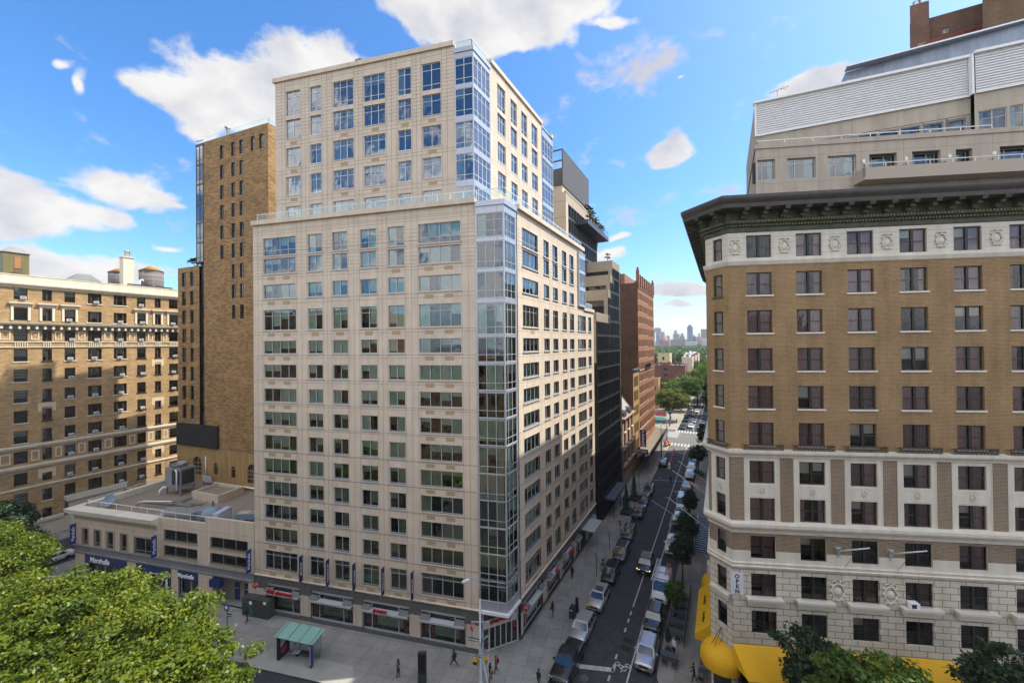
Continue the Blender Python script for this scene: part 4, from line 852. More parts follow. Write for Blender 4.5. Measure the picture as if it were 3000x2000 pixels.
f = Face((3.0, 66.0), (0, -1)); wall(w, f, 0, 22.2, 41.4, 50.55); w.T = Matrix.Identity(4)
e = FP.at(30)[:2]; w.poly([(3.0, 43.8, 50.0), (*e, 50.0), (e[0] - 3, 70, 50.0), (3.0, 66, 50.0)], 2)
build('wall', w, [M_conc, M_joint, M_roof], ph)
for i, (a, b, z0, z1, n) in enumerate(pw): window(ph, FP, a, b, z0, z1, [0.3] if n == 2 else [0.25, 0.7], PK, [z1 - 0.5], 0.06, 0.2 if i < 3 else 0.6, [(1, 1.0, 0.55, 0), (1, 1.0, 0.5, 1), None][:2] if n == 2 else [(1, 1.0, 1.0, 0), None, (1, 1, .5, 1)], True)
for s in (9.05, 12.5, 15.95, 19.4): c = MB(); fbox(c, FP, s, s + 0.18, 48.25, 48.55, 0, 0.14); build('wall_lamp', c, M_white, ph)
c = MB(); c.sweep([(-0.05, 50.2), (0.1, 50.2), (0.1, 50.62), (-0.35, 50.62)], [(3.0, 66), (3.0, 43.8), FP.at(30)[:2]]); build('parapet', c, M_conc, ph)
c = MB(); fbox(c, FP, 8.3, 30, 46.28, 46.5, -0.05, 1.35); fbox(c, FP, 8.3, 30, 46.5, 47.35, 1.2, 1.35); fbox(c, FP, 8.3, 8.45, 46.5, 47.35, -0.05, 1.35); bal = build('balcony', c, M_conc, ph)
g = MB(); rail(g, [FP.at(8.35, 0, 1.27)[:2], FP.at(29, 0, 1.27)[:2]], 47.35, 0.35, 1.6, 0.025); rail(g, [FP.at(8.35, 0, 0.05)[:2], FP.at(8.35, 0, 1.27)[:2]], 47.35, 0.35, 1.6, 0.025); build('railing', g, M_white, bal)
g = MB(); rail(g, [(3.12, 64), (3.12, 44.0), FP.at(19.6, 0, -0.2)[:2]], 50.6, 0.42, 2.2, 0.03); build('railing', g, M_white, ph)
for i, s in enumerate((11.3, 14.3, 17.9, 20.8)):
    tt = thing('patio_table', ['folded dark patio table nearest the end of the balcony', 'dark patio lounger second along the balcony', 'dark patio seat third along the balcony', 'dark patio seat farthest along the balcony'][i], 'patio furniture', FP.at(s, 46.5, 0.7), FP.rz, 'dark furniture on the penthouse balcony'); b = MB(); b.poly([(-0.6, -0.3, 0.75), (0.7, -0.3, 1.15), (0.7, 0.3, 1.15), (-0.6, 0.3, 0.75)]); b.box(-0.55, -0.5, -0.3, -0.25, 0, 0.8); b.box(0.6, 0.65, -0.3, -0.25, 0, 1.12); b.box(-0.55, -0.5, 0.25, 0.3, 0, 0.8); b.box(0.6, 0.65, 0.25, 0.3, 0, 1.12); build('frame', b, M_dark, tt, local=True)
# upper storey: glazed strip, beam and the louvred plant screen
ZL0, ZL1 = 54.35, 57.9
w = MB(); wh = [(5.6 + 1.6 * k, 7.1 + 1.6 * k, 50.6, 52.5) for k in range(7)] + [(17.2 + 2.0 * k, 19.0 + 2.0 * k, 50.6, 52.6) for k in range(5)]
wall(w, FL, 0, 16.95, 50.0, ZL0, wh, [8.3, 11.8], [], 0.03, rev=0.15); wall(w, FL, 16.95, 30, 50.0, ZL0, wh, [], [], rev=0.15, y=-0.5)
f = Face((3.45, 68), (0, -1)); wall(w, f, 0, 17.6, 50.0, ZL1); w.T = Matrix.Identity(4); e = FL.at(30)[:2]; w.poly([(3.45, 50.4, ZL1 - 0.1), (*e, ZL1 - 0.1), (e[0], 68, ZL1 - 0.1), (3.45, 68, ZL1 - 0.1)], 2); build('upper_wall', w, [M_conc, M_joint, M_roof], ph)
for i, h in enumerate(wh):
    F2 = FL if i < 7 else Face(FL.at(0, 0, 0.5), FL.d); window(ph, F2, h[0], h[1], h[2], h[3], 1 if i < 7 else [0.5], PK, [h[3] - 0.7], 0.06, 0.08, [(1, 1.0, 0.5, 0), None] if i % 3 else [None, None], True)
c = MB(); c.T = FL.M
for a, b, y in ((0.05, 16.75, -0.06), (17.0, 30, -0.56)):
    z = ZL0
    while z < ZL1 - 0.2: c.poly([(a, y, z), (b, y, z), (b, y - 0.09, z + 0.04), (a, y - 0.09, z + 0.04)]); c.poly([(a, y - 0.09, z + 0.04), (b, y - 0.09, z + 0.04), (b, y, z + 0.235), (a, y, z + 0.235)]); z += 0.235
build('louvre', c, M_louv, ph)
c = MB(); c.T = FL.M
for x in (0.02, 16.85): c.box(x - 0.08, x + 0.08, -0.2 if x < 1 else -0.62, 0, ZL0 - 0.1, ZL1)
c.box(0, 16.8, -0.2, 0, ZL0 - 0.12, ZL0); c.box(17, 30, -0.68, -0.5, ZL0 - 0.12, ZL0); c.box(-0.15, 16.9, -0.35, 0.3, ZL1 - 0.12, ZL1 + 0.12); c.box(16.9, 30, -0.85, 0.3, ZL1 - 0.12, ZL1 + 0.12); build('screen_frame', c, M_white, ph)
# metal plant box, antenna
b = MB(); b.prism([(12.4, 56), (32, 55), (32, 62), (12.4, 62)], 57.9, 61.7); t = thing('plant_box', 'blue-grey metal plant enclosure behind the louvred screen', 'roof plant', (20, 58, 57.9)); build('casing', b, mat('galvanised', (0.27, 0.31, 0.37), 0.5, metal=0.3, var=0.15, scale=0.5, streak=0.2), t); c = MB(); c.box(12.3, 32.1, 54.85, 55.9, 61.7, 61.85); build('flashing', c, M_steel, t)
t = thing('roof_antenna', 'thin television aerial standing on the louvred screen roof', 'antenna', FL.at(2.1, ZL1 + 0.1, -0.2), FL.rz); b = MB(); b.tube([(0, 0, 0), (0, 0, 1.0)], 0.025, 6); build('mast', b, M_dark, t, local=True); b = MB(); b.bar((-0.75, 0, 0.8), (1.05, 0, 1.12), 0.03)
for k in range(7): x = -0.6 + 0.25 * k; b.bar((x, -0.3, 0.83 + x * 0.18), (x, 0.3, 0.83 + x * 0.18), 0.018)
b.bar((0.3, 0, 1.0), (0.75, 0.1, 1.45), 0.02); b.bar((0.3, 0, 1.0), (0.8, -0.1, 0.75), 0.02); build('aerial', b, M_dark, t, local=True)
# brown brick tower and the brick roof house with a chimney, both behind the hotel
M_tb = brick('tower_brick', (0.20, 0.125, 0.055), (0.13, 0.082, 0.04), (0.16, 0.12, 0.08), 0.26, 0.09, 0.016, big=0.25, streak=0.15); M_rb = brick('roofhouse_brick', (0.21, 0.10, 0.06), (0.13, 0.06, 0.04), (0.2, 0.14, 0.1), 0.26, 0.09, 0.018, big=0.2)
t = thing('brown_tower', 'plain brown brick tower rising out of frame behind the hotel', 'building', (35, 66, 0)); b = MB(); b.prism([(24.0, 58.5), (48, 58.5), (48, 74), (30.4, 74)], 0, 88); build('wall', b, M_tb, t)
t = thing('roof_house', 'red brick roof house with red tiled eave, terrace and chimney above the plant box', 'roof house', (22, 66, 50))
w = MB(); f = Face((19.6, 62), (1, 0)); wall(w, f, 0, 6.5, 45, 68.6, [(1.6, 2.6, 63.9, 65.2), (4.0, 4.6, 64.0, 65.4), (2.7, 3.2, 66.4, 67.0)], rev=0.25); f = Face((22.1, 70), (-2.5, -8)); wall(w, f, 0, 8.38, 45, 68.6); w.T = Matrix.Identity(4); w.poly([(19.6, 62, 68.6), (26.1, 62, 68.6), (26.1, 70, 68.6), (22.1, 70, 68.6)]); build('wall', w, M_rb, t)
b = MB(); b.prism([(19.5, 61.6), (21.1, 61.6), (21.1, 63), (20.0, 63)], 45, 70.4); ch = build('chimney', b, M_rb, t); b = MB(); b.lathe([(0.35, 70.4), (0.35, 71.1)], (20.3, 62.3, 0), 12); build('flue', b, M_steel, ch)
b = MB(); b.poly([(20.3, 61.9, 66.0), (26, 61.9, 66.35), (26, 60.8, 65.5), (20.6, 60.8, 65.2)]); b.box(20.6, 26, 60.78, 60.86, 65.05, 65.5); build('tiled_eave', b, mat('red_tile', (0.20, 0.055, 0.035), 0.7, var=0.3, scale=3, stretch=(6, 1, 1)), t)
b = MB(); b.box(20.6, 26, 60.4, 62, 63.0, 63.25); b.bar((20.7, 60.5, 63.2), (20.7, 60.5, 64.0), 0.05); b.bar((20.7, 60.5, 64.0), (26, 60.5, 64.0), 0.06); b.bar((20.7, 60.5, 63.6), (26, 60.5, 63.6), 0.04); build('terrace', b, M_steel, t)
b = MB(); b.box(20.0, 20.7, 61.2, 62, 60, 65.6); build('side_wall', b, mat('ochre_render', (0.36, 0.24, 0.10), 0.8, var=0.1, scale=1), t)
for (a, c_, z0, z1) in ((1.6, 2.6, 63.9, 65.2), (4.0, 4.6, 64.0, 65.4), (2.7, 3.2, 66.4, 67.0)): window(t, Face((19.6, 62), (1, 0)), a, c_, z0, z1, 1, PK, (), 0.07, 0.1, [None])
# ================================================================ the two-storey store
FM = FB      # same front line, further along the avenue
st = thing('store_building', 'two-storey pale stone store with grey band, blue sign panels and gravel roof', 'store', (-66, 24, 0))
M_st = mat('store_stone', (0.56, 0.46, 0.35), 0.8, var=0.07, scale=0.5, streak=0.12, coord='UV'); M_band = mat('grey_band', (0.19, 0.185, 0.19), 0.7, var=0.1, scale=1, streak=0.1, coord='UV'); M_blue = mat('store_blue', (0.008, 0.022, 0.10), 0.5); M_sg = glass('store_glass', (0.35, 0.50, 0.45), 1.8, 0.08)
SK_ = Kit(mat('beige_frame', (0.33, 0.29, 0.21), 0.6), M_sg, M_room, [M_blind2, M_blue])
nar = [(-61.8, -60.7), (-59.45, -58.3), (-57.0, -55.8), (-54.4, -53.25)]
sp = [(a, b, 4.72, 6.98) for a, b in nar] + [(-51.85, -48.3, 4.66, 6.84)]
rib = [(-46.7, -40.95, 6.98, 8.4), (-46.7, -40.95, 4.98, 6.36), (-38.88, -32.95, 6.9, 8.28), (-38.88, -32.95, 4.95, 6.28)]
gr = [(-61.3, -53.3), (-51.6, -45.4), (-44.2, -40.85), (-38.45, -32.9)]
holes = sp + rib + [(a, b, 0.0, 3.45) for a, b in gr]
w = MB(); wall(w, FM, -63.3, -47.55, 0, 9.4, holes, [-50, -52.6, -55, -57.6, -60.1], [7.6, 1.4, 2.4], 0.025, fn=lambda s, z: 2 if 3.5 < z < 4.62 else 0, rev=0.22, zb=(3.5, 4.62))
wall(w, FM, -47.55, -39.7, 0, 9.85, holes, [-40.3, -47.2], [8.9, 1.4, 2.4], 0.025, fn=lambda s, z: 2 if 3.45 < z < 4.5 else 0, rev=0.22, zb=(3.45, 4.5))
wall(w, FM, -39.7, -31.95, 0, 10.65, holes, [-36.5, -34.3, -39.3], [8.9, 1.4, 2.4], 0.025, fn=lambda s, z: 2 if 3.45 < z < 4.4 else 0, rev=0.22, zb=(3.45, 4.4))
A = FM.at(-63.3)[:2]; Bk = (-84.6, 35.2); Ck = (-66.7, 37.1); Dk = (FM.at(-31.95)[0], 38.0)
for p, q, zt in ((Bk, A, 9.4),): f = Face(p, (q[0] - p[0], q[1] - p[1])); wall(w, f, 0, math.dist(p, q), 0, zt, [], [], [7.6], 0.025, fn=lambda s, z: 2 if 3.5 < z < 4.62 else 0, zb=(3.5, 4.62))
w.T = Matrix.Identity(4); w.poly([(*A, 9.0), (*FM.at(-31.95)[:2], 9.0), (*Dk, 9.0), (*Ck, 9.0), (*Bk, 9.0)], 3, [A, FM.at(-31.95)[:2], Dk, Ck, Bk])
for a, b, zt in ((-47.55, -39.7, 9.85), (-39.7, -31.95, 10.65)):      # inner face and top of the parapet
    f1 = FM.at(a, 0, -0.3); f2 = FM.at(b, 0, -0.3); w.poly([(*f2[:2], 9), (*f1[:2], 9), (*f1[:2], zt), (*f2[:2], zt)], 0, [(0, 0)] * 4); w.poly([(*f1[:2], zt), (*FM.at(a)[:2], zt), (*FM.at(b)[:2], zt), (*f2[:2], zt)], 0, [(0, 0)] * 4)
f1, f2 = FM.at(-39.7), FM.at(-39.7, 0, -0.3); w.poly([(*f2[:2], 9), (*f1[:2], 9), (*f1[:2], 10.65), (*f2[:2], 10.65)], 0, [(0, 0)] * 4)
build('wall', w, [M_st, M_joint, M_band, M_gravel], st)
c = MB(); c.sweep([(0, 8.2), (0.1, 8.25), (0.14, 8.75), (0.3, 8.85), (0.3, 9.0), (0.75, 9.2), (0.8, 9.5), (0.85, 9.75), (-0.5, 9.85), (-0.5, 9.0)], [Bk, A, FM.at(-47.55)[:2]]); co = build('cornice', c, M_tc, st)
c = MB(); x = -63.2
while x < -47.7: fbox(c, FM, x, x + 0.16, 8.32, 8.7, 0.08, 0.2); x += 0.36
build('dentil_moulding', c, mat('ochre_terracotta', (0.36, 0.29, 0.18), 0.7, var=0.1, scale=3), co)
c = MB(); c.sweep([(0, 3.45), (0.12, 3.5), (0.12, 3.7), (0.06, 3.75), (0.06, 4.35), (0.16, 4.42), (0.2, 4.6), (0, 4.62)], [Bk, A, FM.at(-31.95)[:2]]); build('belt_course', c, M_band, st)
c = MB()
for a, b, z0, z1 in sp:
    for x0, x1, y0, y1 in ((a - 0.22, a, z0 - 0.05, z1 + 0.2), (b, b + 0.22, z0 - 0.05, z1 + 0.2), (a, b, z1, z1 + 0.2)): fbox(c, FM, x0, x1, y0, y1, -0.02, 0.07)
for a, b, z0, z1 in rib: fbox(c, FM, a - 0.15, b + 0.15, z0 - 0.13, z0, -0.02, 0.1)
build('window_surround', c, MATS['beige_frame'], st)
for a, b, z0, z1 in sp: window(st, FM, a, b, z0, z1, 1 if b - a < 2 else 2, SK_, [z0 + 0.42], 0.06, 0.12, [(2, 0.0001)] * 2 if 0 else [None, None])
for i, (a, b, z0, z1) in enumerate(rib): window(st, FM, a, b, z0, z1, 3, SK_, [], 0.05, 0.14, [None, (1, 0.5), None] if i == 3 else [None] * 3)
c = MB()       # blue strips along the foot of the upper windows
for a, b, z0, z1 in sp: fbox(c, FM, a + 0.06, b - 0.06, z0 + 0.06, z0 + 0.42, -0.2, -0.165)
for a, b, z0, z1 in (rib[1], rib[3]): fbox(c, FM, a + 0.05, b - 0.05, z0 + 0.05, z0 + 0.45, -0.22, -0.185)
build('blue_strip', c, M_blue, st)
M_sw = mat('sign_lettering', (0.80, 0.80, 0.80), 0.5)
for i, (a, b) in enumerate(gr):
    if i < 3:
        c = MB(); fbox(c, FM, a, b, 2.3, 3.42, -0.15, 0.06); o = build('sign_panel', c, M_blue, st)
        if i != 1: FM.letter('Marshalls', 1.0 if i == 0 else 0.72, (a + b) / 2 + (-1.0 if i == 0 else -0.25), 2.82, 0.12, M_sw, o, extrude=0.04, bold=0.01, shear=0.08)
    else:
        c = MB(); fbox(c, FM, a, a + 1.6, 2.3, 3.2, -0.1, 0.5); build('blue_awning', c, M_blue, st)
    if i < 3:
        c = MB(); g = MB(); it = MB()
        for m_ in (c, g, it): m_.T = FM.M
        n = max(2, int((b - a) / 1.4))
        for k in range(n + 1): x = a + (b - a) * k / n; c.box(x - 0.05, x + 0.05, 0.4, 0.5, 0, 2.3)
        c.box(a, b, 0.4, 0.5, 0, 0.3); g.poly([(a, 0.45, 0.3), (b, 0.45, 0.3), (b, 0.45, 2.3), (a, 0.45, 2.3)]); it.poly([(a, 1.6, 0), (b, 1.6, 0), (b, 1.6, 2.4), (a, 1.6, 2.4)]); it.poly([(a, 0.5, 0.01), (b, 0.5, 0.01), (b, 1.6, 0.01), (a, 1.6, 0.01)])
        o = build('shop_window', c, M_metal, st); build('pane', g, M_shopglass, o); build('interior', it, M_room, o)
c = MB(); c.T = FM.M; a, b = gr[3]; c.poly([(a, 1.3, 0), (b, 1.3, 0), (b, 1.3, 3.45), (a, 1.3, 3.45)]); c.poly([(a, 0.22, 3.4), (b, 0.22, 3.4), (b, 1.3, 3.4), (a, 1.3, 3.4)][::-1]); c.poly([(a, 0.22, 0), (a, 1.3, 0), (a, 1.3, 3.45), (a, 0.22, 3.45)]); build('loading_recess', c, mat('beige_door', (0.30, 0.26, 0.21), 0.7, var=0.05), st)
for x in (a + 2.4, b - 1.6, b - 0.55): c = MB(); fbox(c, FM, x - 0.4, x + 0.4, 0.05, 2.2, -1.3, -1.26); o = build('blue_door', c, M_blue, st); FM.letter('Marshalls', 0.16, x, 1.5, -1.252, M_sw, o)
for s, tx in ((-63.0, 'blue vertical store banner at the far end of the store front'), (-47.75, 'blue vertical store banner in the middle of the store front'), (-32.35, 'blue vertical store banner where the store meets the taller limestone block')): vbanner(FM, s, 4.8, 7.6, 0.62, tx, 'blue store banners', 'Marshalls', mat('banner_blue', (0.012, 0.03, 0.16), 0.6), size=0.52)
# roof edge rails
g = MB(); rail(g, [(Bk[0] + 0.9, Bk[1] - 0.6), (A[0] + 0.95, A[1] + 0.95), FM.at(-47.4, 0, -0.5)[:2]], 9.8, 0.75, 2.6, 0.03); rail(g, [FM.at(-47.4, 0, -0.2)[:2], FM.at(-39.8, 0, -0.2)[:2]], 9.85, 0.75, 2.0, 0.025); build('roof_railing', g, M_white, st)
# ---- roof plant
def P9(x, y): return (x, y, 9.0)
M_sheet = mat('sheet_metal', (0.30, 0.31, 0.31), 0.5, metal=0.4, var=0.12, scale=1.2, streak=0.2); M_bluegrey = mat('blue_grey_enamel', (0.17, 0.24, 0.29), 0.45, var=0.1, scale=2)
t = thing('cooling_tower', 'grey cooling tower on legs with caged fan at the back of the gravel roof', 'cooling tower', P9(-76.9, 31.6), 0.2)
t.scale = (0.76, 0.76, 0.92)
b = MB()
for x in (-1.9, 1.9):
    for y in (-1.3, 1.3): b.box(x - 0.15, x + 0.15, y - 0.15, y + 0.15, 0, 1.1)
b.bar((-2, -1.3, 1.1), (2, -1.3, 1.1), 0.2); b.bar((-2, 1.3, 1.1), (2, 1.3, 1.1), 0.2); build('legs', b, M_sheet, t, local=True)
b = MB(); b.box(-2.2, 2.2, -1.5, 1.5, 1.2, 4.6); build('casing', b, M_sheet, t, local=True); b = MB(); b.box(-0.2, 0.8, -1.53, -1.5, 1.8, 4.2); b.box(1.2, 2.0, -1.53, -1.5, 1.8, 4.2); b.box(2.2, 2.23, -1.2, 1.2, 1.8, 4.2); build('louvre_panel', b, M_dark, t, local=True); b = MB(); b.lathe([(1.35, 4.6), (1.4, 5.2), (1.3, 5.2), (1.25, 4.65)], (-0.3, 0, 0), 20); build('fan_shroud', b, M_sheet, t, local=True)
b = MB()
for z in (4.9, 5.3, 5.7):
    for q in (((-2.2, -1.5), (2.2, -1.5)), ((2.2, -1.5), (2.2, 1.5)), ((-2.2, 1.5), (2.2, 1.5)), ((-2.2, -1.5), (-2.2, 1.5))): b.bar((*q[0], z), (*q[1], z), 0.03)
for x in (-2.2, 0, 2.2):
    for y in (-1.5, 1.5): b.bar((x, y, 4.6), (x, y, 5.7), 0.03)
for k in range(14): b.bar((-2.3, -0.2, 0.6 + k * 0.3), (-2.3, 0.2, 0.6 + k * 0.3), 0.03)
build('guard_cage', b, M_dark, t, local=True); b = MB(); b.tube([(1.55, -1.75, 1.0), (1.55, -1.75, 4.1), (1.2, -1.7, 4.3), (0.9, -1.5, 4.3)], 0.14, 8); b.tube([(-2.3, -2.4, 0.2), (-2.3, -2.4, 0.9), (-2.0, -2.0, 1.3), (-1.5, -1.6, 1.3)], 0.2, 8); build('pipe', b, M_white, t, local=True)
t = thing('roof_bulkhead', 'low boxy roof bulkhead with gravel top behind the blue fan', 'roof hatch', P9(-70.5, 34.0)); b = MB(); pts = [(-74.7, 32.2), (-68.8, 33.05), (-69.2, 36.7), (-74.8, 36.0)]; pts = [(-72.2, 31.1), (-66.4, 31.9), (-67.2, 35.9), (-73.0, 35.0)]; b.sweep([(0, 9), (0, 10.15), (-0.3, 10.15), (-0.3, 9.7)], pts[::1], closed=True); b.poly([(x, y, 9.8) for x, y in pts], 1, [tuple(q) for q in pts]); build('curb_wall', b, [M_st, M_gravel], t)
t = thing('air_handler', 'long ribbed grey air handler near the front of the gravel roof', 'air handler', P9(-64.8, 26.6), 0.32); b = MB(); b.box(-2.6, 2.6, -0.9, 0.9, 0.2, 1.25); build('casing', b, M_sheet, t, local=True); b = MB()
for k in range(9): z = 0.28 + k * 0.105; b.box(-2.62, 2.62, -0.93, -0.9, z, z + 0.05)
for k in range(9): z = 0.28 + k * 0.105; b.box(-2.64, -2.6, -0.9, 0.9, z, z + 0.05)
build('rib', b, M_steel, t, local=True)
t = thing('exhaust_fan', 'blue-grey rounded fan with a pale square duct on the gravel roof', 'roof fan', P9(-59.3, 28.2), 0.45); b = MB(); b.lathe([(0.9, -0.7), (1.0, -0.6), (1.0, 0.6), (0.75, 1.1)], (-0.6, 0, 1.15), 20, axis='x'); build('drum', b, M_bluegrey, t, local=True); b = MB(); b.box(-1.9, -1.25, -0.8, 0.8, 0.25, 1.9); build('louvre_box', b, M_bluegrey, t, local=True); b = MB()
for k in range(6): b.box(-1.8, -1.35, -0.84, -0.8, 0.5 + 0.22 * k, 0.6 + 0.22 * k)
build('slat', b, M_steel, t, local=True); b = MB(); b.box(0.5, 1.3, -1.2, 1.2, 0.1, 1.75); build('duct', b, mat('pale_duct', (0.45, 0.45, 0.52), 0.5, var=0.05), t, local=True); b = MB(); b.tube([(-1.9, -1.0, 0), (-1.9, -1.0, 0.5)], 0.22, 10); b.tube([(-1.2, 0.9, 0.3), (-1.4, 1.3, 1.4), (-1.4, 1.3, 2.4)], 0.09, 6); build('pipe', b, M_dark, t, local=True)
t = thing('duct_unit', 'long grey duct unit on stub legs beside the taller limestone wall', 'roof unit', P9(-55.3, 30.6), 0.5); b = MB(); b.box(-1.9, 2.6, -0.6, 0.6, 0.6, 1.3); build('casing', b, M_bluegrey, t, local=True); b = MB(); b.box(-1.6, -0.2, -0.5, 0.5, 1.3, 1.34); b.box(0.3, 1.8, -0.5, 0.5, 1.3, 1.34); build('hatch', b, M_conc, t, local=True); b = MB()
for x in (-1.7, -0.9, 1.2, 2.3): b.box(x - 0.12, x + 0.12, -0.55, 0.55, 0, 0.6)
build('legs', b, M_bluegrey, t, local=True)
t = thing('satellite_dish', 'pale round satellite dish at the corner of the gravel roof', 'satellite dish', P9(-79.2, 24.0), 0.5); b = MB(); b.T = Matrix.Translation((0, 0, 1.0)) @ Matrix.Rotation(R(62), 4, 'X'); b.lathe([(0.001, 0.0), (0.5, 0.07), (0.85, 0.2), (0.87, 0.2), (0.5, 0.03), (0.001, -0.04)], (0, 0, 0), 24); build('reflector', b, M_bluegrey, t, local=True); b = MB(); b.tube([(0, 0.15, 0), (0, 0.15, 0.95)], 0.06, 8); b.bar((0, -0.2, 1.2), (0, -0.9, 1.35), 0.04); build('mast', b, M_steel, t, local=True)
t = thing('roof_ducting', 'pale flat ductwork and pipes lying across the gravel roof', 'roof ducts', P9(-69, 29)); b = MB()
for a, q, w_ in (((-77.0, 27.0), (-68.5, 29.6), 0.5), ((-71.5, 28.6), (-72.6, 31.6), 0.5), ((-69.0, 29.6), (-68.0, 30.8), 0.4), ((-58.0, 31.2), (-55.2, 32.2), 0.6)): b.bar((*a, 9.25), (*q, 9.25), w_, 0.25)
build('duct', b, M_steel, t); b = MB(); b.tube([(-75.5, 25.8, 9.1), (-75.5, 25.8, 9.6), (-75.1, 26.0, 9.8), (-71.2, 28.2, 9.8), (-71.2, 28.2, 9.1)], 0.16, 8); build('pipe', b, M_steel, t)
t = thing('roof_panel', 'white panel board leaning on the ochre stucco wall', 'panel', P9(-76.5, 35.6)); b = MB(); b.box(-78.2, -75.4, 35.2, 35.3, 9.6, 10.6); build('board', b, mat('pale_board', (0.5, 0.5, 0.55), 0.6), t); b = MB(); b.box(-77.9, -77.8, 35.22, 35.28, 9, 9.6); b.box(-75.8, -75.7, 35.22, 35.28, 9, 9.6); build('leg', b, M_dark, t)

# ================================================================ brick tower above the stucco hall
FT = Face((-66.7, 37.14), (0.99404876, 0.10893603))
tw = thing('brick_tower', 'slim tan brick tower with paired slot windows and a glass corner', 'building', (-70, 42, 0))
M_t1 = brick('mottled_brick', (0.35, 0.215, 0.092), (0.15, 0.083, 0.036), (0.25, 0.155, 0.07), 0.75, 0.15, 0.006, big=0.14, streak=0.06, bias=-0.12)
M_t2 = mat('dark_slat_panel', (0.018, 0.019, 0.021), 0.5, var=0.1); M_tw = mat('tower_frame', (0.045, 0.042, 0.04), 0.5); M_tg = glass('tower_glass', (0.45, 0.62, 0.60), 1.9)
TK = Kit(M_tw, M_tg, M_room, [M_blind, M_blind2], M_tw)
ts = []; tz = [63.75 - 3.37 * k for k in range(9)]
tcA = [(-7.8, -6.92)]; tcB = [(-4.97, -4.1), (-2.97, -2.05)]; tcC = [(-0.27, 0.6), (1.73, 2.7)]
for i, z in enumerate(tz):
    for a, b in tcB: ts.append((FT, a, b, z, z + 2.3))
    if i < 6: ts.append((FT, *tcA[0], z, z + 2.3))
    if i == 0:
        for a, b in tcC: ts.append((FT, a, b, z, z + 2.3))
zz = 33.4; ts += [(FT, a, b, 42.95 - 3.3 * 0, 42.95 + 2.45) for a, b in tcB] * 0
for k in range(2): 
    for a, b in tcB: pass
low_c = [(-18.15, -17.05), (-15.85, -14.92)]
for k in range(8):
    for a, b in low_c: ts.append((FT, a, b, 42.95 - 3.32 * k, 45.4 - 3.32 * k))
w = MB(); hol = [q[1:] for q in ts]
wall(w, FT, -12.1, 3.7, 15.0, 67.5, hol, [], [], rev=0.28); wall(w, FT, -19.3, -13.35, 15.0, 46.3, hol, [], [], rev=0.28)
FT2 = Face(FT.at(3.7), (-0.109, 0.994)); hs2 = [(1.5, 2.4, z, z + 2.3) for z in tz[:6]] + [(4.5, 5.4, z, z + 2.3) for z in tz[:6]]; wall(w, FT2, 0, 13.7, 15, 67.5, hs2, rev=0.28); ts += [(FT2, *h) for h in hs2]
q1 = FT2.at(13.7); q0 = FT.at(-12.1)[:2]; q2 = (q0[0] - 1.49, q0[1] + 13.6); q3 = FT.at(-19.3)[:2]; q4 = (q3[0] - 1.49, q3[1] + 13.6)
for p, q, z0, z1 in ((q1[:2], q2, 15, 67.5), (q2, q4, 15, 46.3), (q4, q3, 15, 46.3), (q2, q0, 46, 67.5)): f = Face(p, (q[0] - p[0], q[1] - p[1])); wall(w, f, 0, math.dist(p, q), z0, z1)
w.T = Matrix.Identity(4); w.poly([(*FT.at(-12.1)[:2], 67.2), (*FT.at(3.7)[:2], 67.2), (*q1[:2], 67.2), (*q2, 67.2)], 1); w.poly([(*q3, 46.1), (*q0, 46.1), (*q2, 46.1), (*q4, 46.1)], 1)
build('wall', w, [M_t1, M_roof], tw)
c = MB(); c.T = FT.M
c.box(-13.35, -12.1, 0.35, 0.4, 15, 46.5)      # recessed dark strip between the two brick parts
build('recess_panel', c, M_t2, tw)
windows(tw, TK, [dict(F=f, s0=a, s1=b, z0=z0, z1=z1, cols=[0.55], rails=[z0 + 0.3], fm=0.07, rec=0.16, blinds=[(1, 1.0) if random.random() < 0.35 else None, None]) for f, a, b, z0, z1 in ts] + [dict(F=FT, s0=-13.2, s1=-12.25, z0=44.0 - 3.32 * k, z1=45.9 - 3.32 * k, cols=2, rails=[], rec=0.25, blinds=[None, None]) for k in range(8)], 90)
c = MB(); g = MB(); c.T = FT.M; g.T = FT.M           # glass corner
for k in range(7):
    z = 47.0 + 3.37 * k - 0.1; z1 = min(z + 3.37, 67.3); c.box(-14.0, -12.05, -0.1, 0.0, z - 0.12, z + 0.1); c.box(-14.0, -13.95, 0, 5, z - 0.12, z + 0.1)
    for x in (-13.97, -13.05, -12.15): c.box(x - 0.05, x + 0.05, -0.08, 0.02, z, z1)
    c.box(-13.95, -12.1, -0.06, 0.0, z + 0.75, z + 0.84); g.poly([(-14, -0.03, z), (-12.1, -0.03, z), (-12.1, -0.03, z1), (-14, -0.03, z1)]); g.poly([(-13.98, 5, z), (-13.98, 0, z), (-13.98, 0, z1), (-13.98, 5, z1)])
c.box(-14.05, -12.0, -0.12, 0.05, 67.1, 67.35); o = build('glass_corner', c, M_tw, tw); build('pane', g, glass('corner_glass', (0.30, 0.48, 0.52), 2.3), o); c = MB(); c.T = FT.M; c.box(-13.8, -12.1, 0.5, 4.8, 46.4, 67.0); build('interior', c, M_room, o)
c = MB(); c.T = FT.M; c.box(-19.3, -8.35, -0.35, 0.02, 15.1, 18.9); o = build('dark_panel', c, M_t2, tw); c = MB(); c.T = FT.M
for k in range(26): x = -19.2 + k * 0.42; c.box(x, x + 0.05, -0.38, -0.34, 15.1, 18.9)
build('batten', c, M_tw, o)
g = MB(); gl = MB(); rail(g, [FT.at(-11.9, 0, -0.3)[:2], FT.at(3.4, 0, -0.3)[:2], FT2.at(13, 0, -0.3)[:2]], 67.5, 1.0, 2.4, 0.02, gl); o = build('roof_railing', g, M_steel, tw); build('glass_panel', gl, M_clear, o)
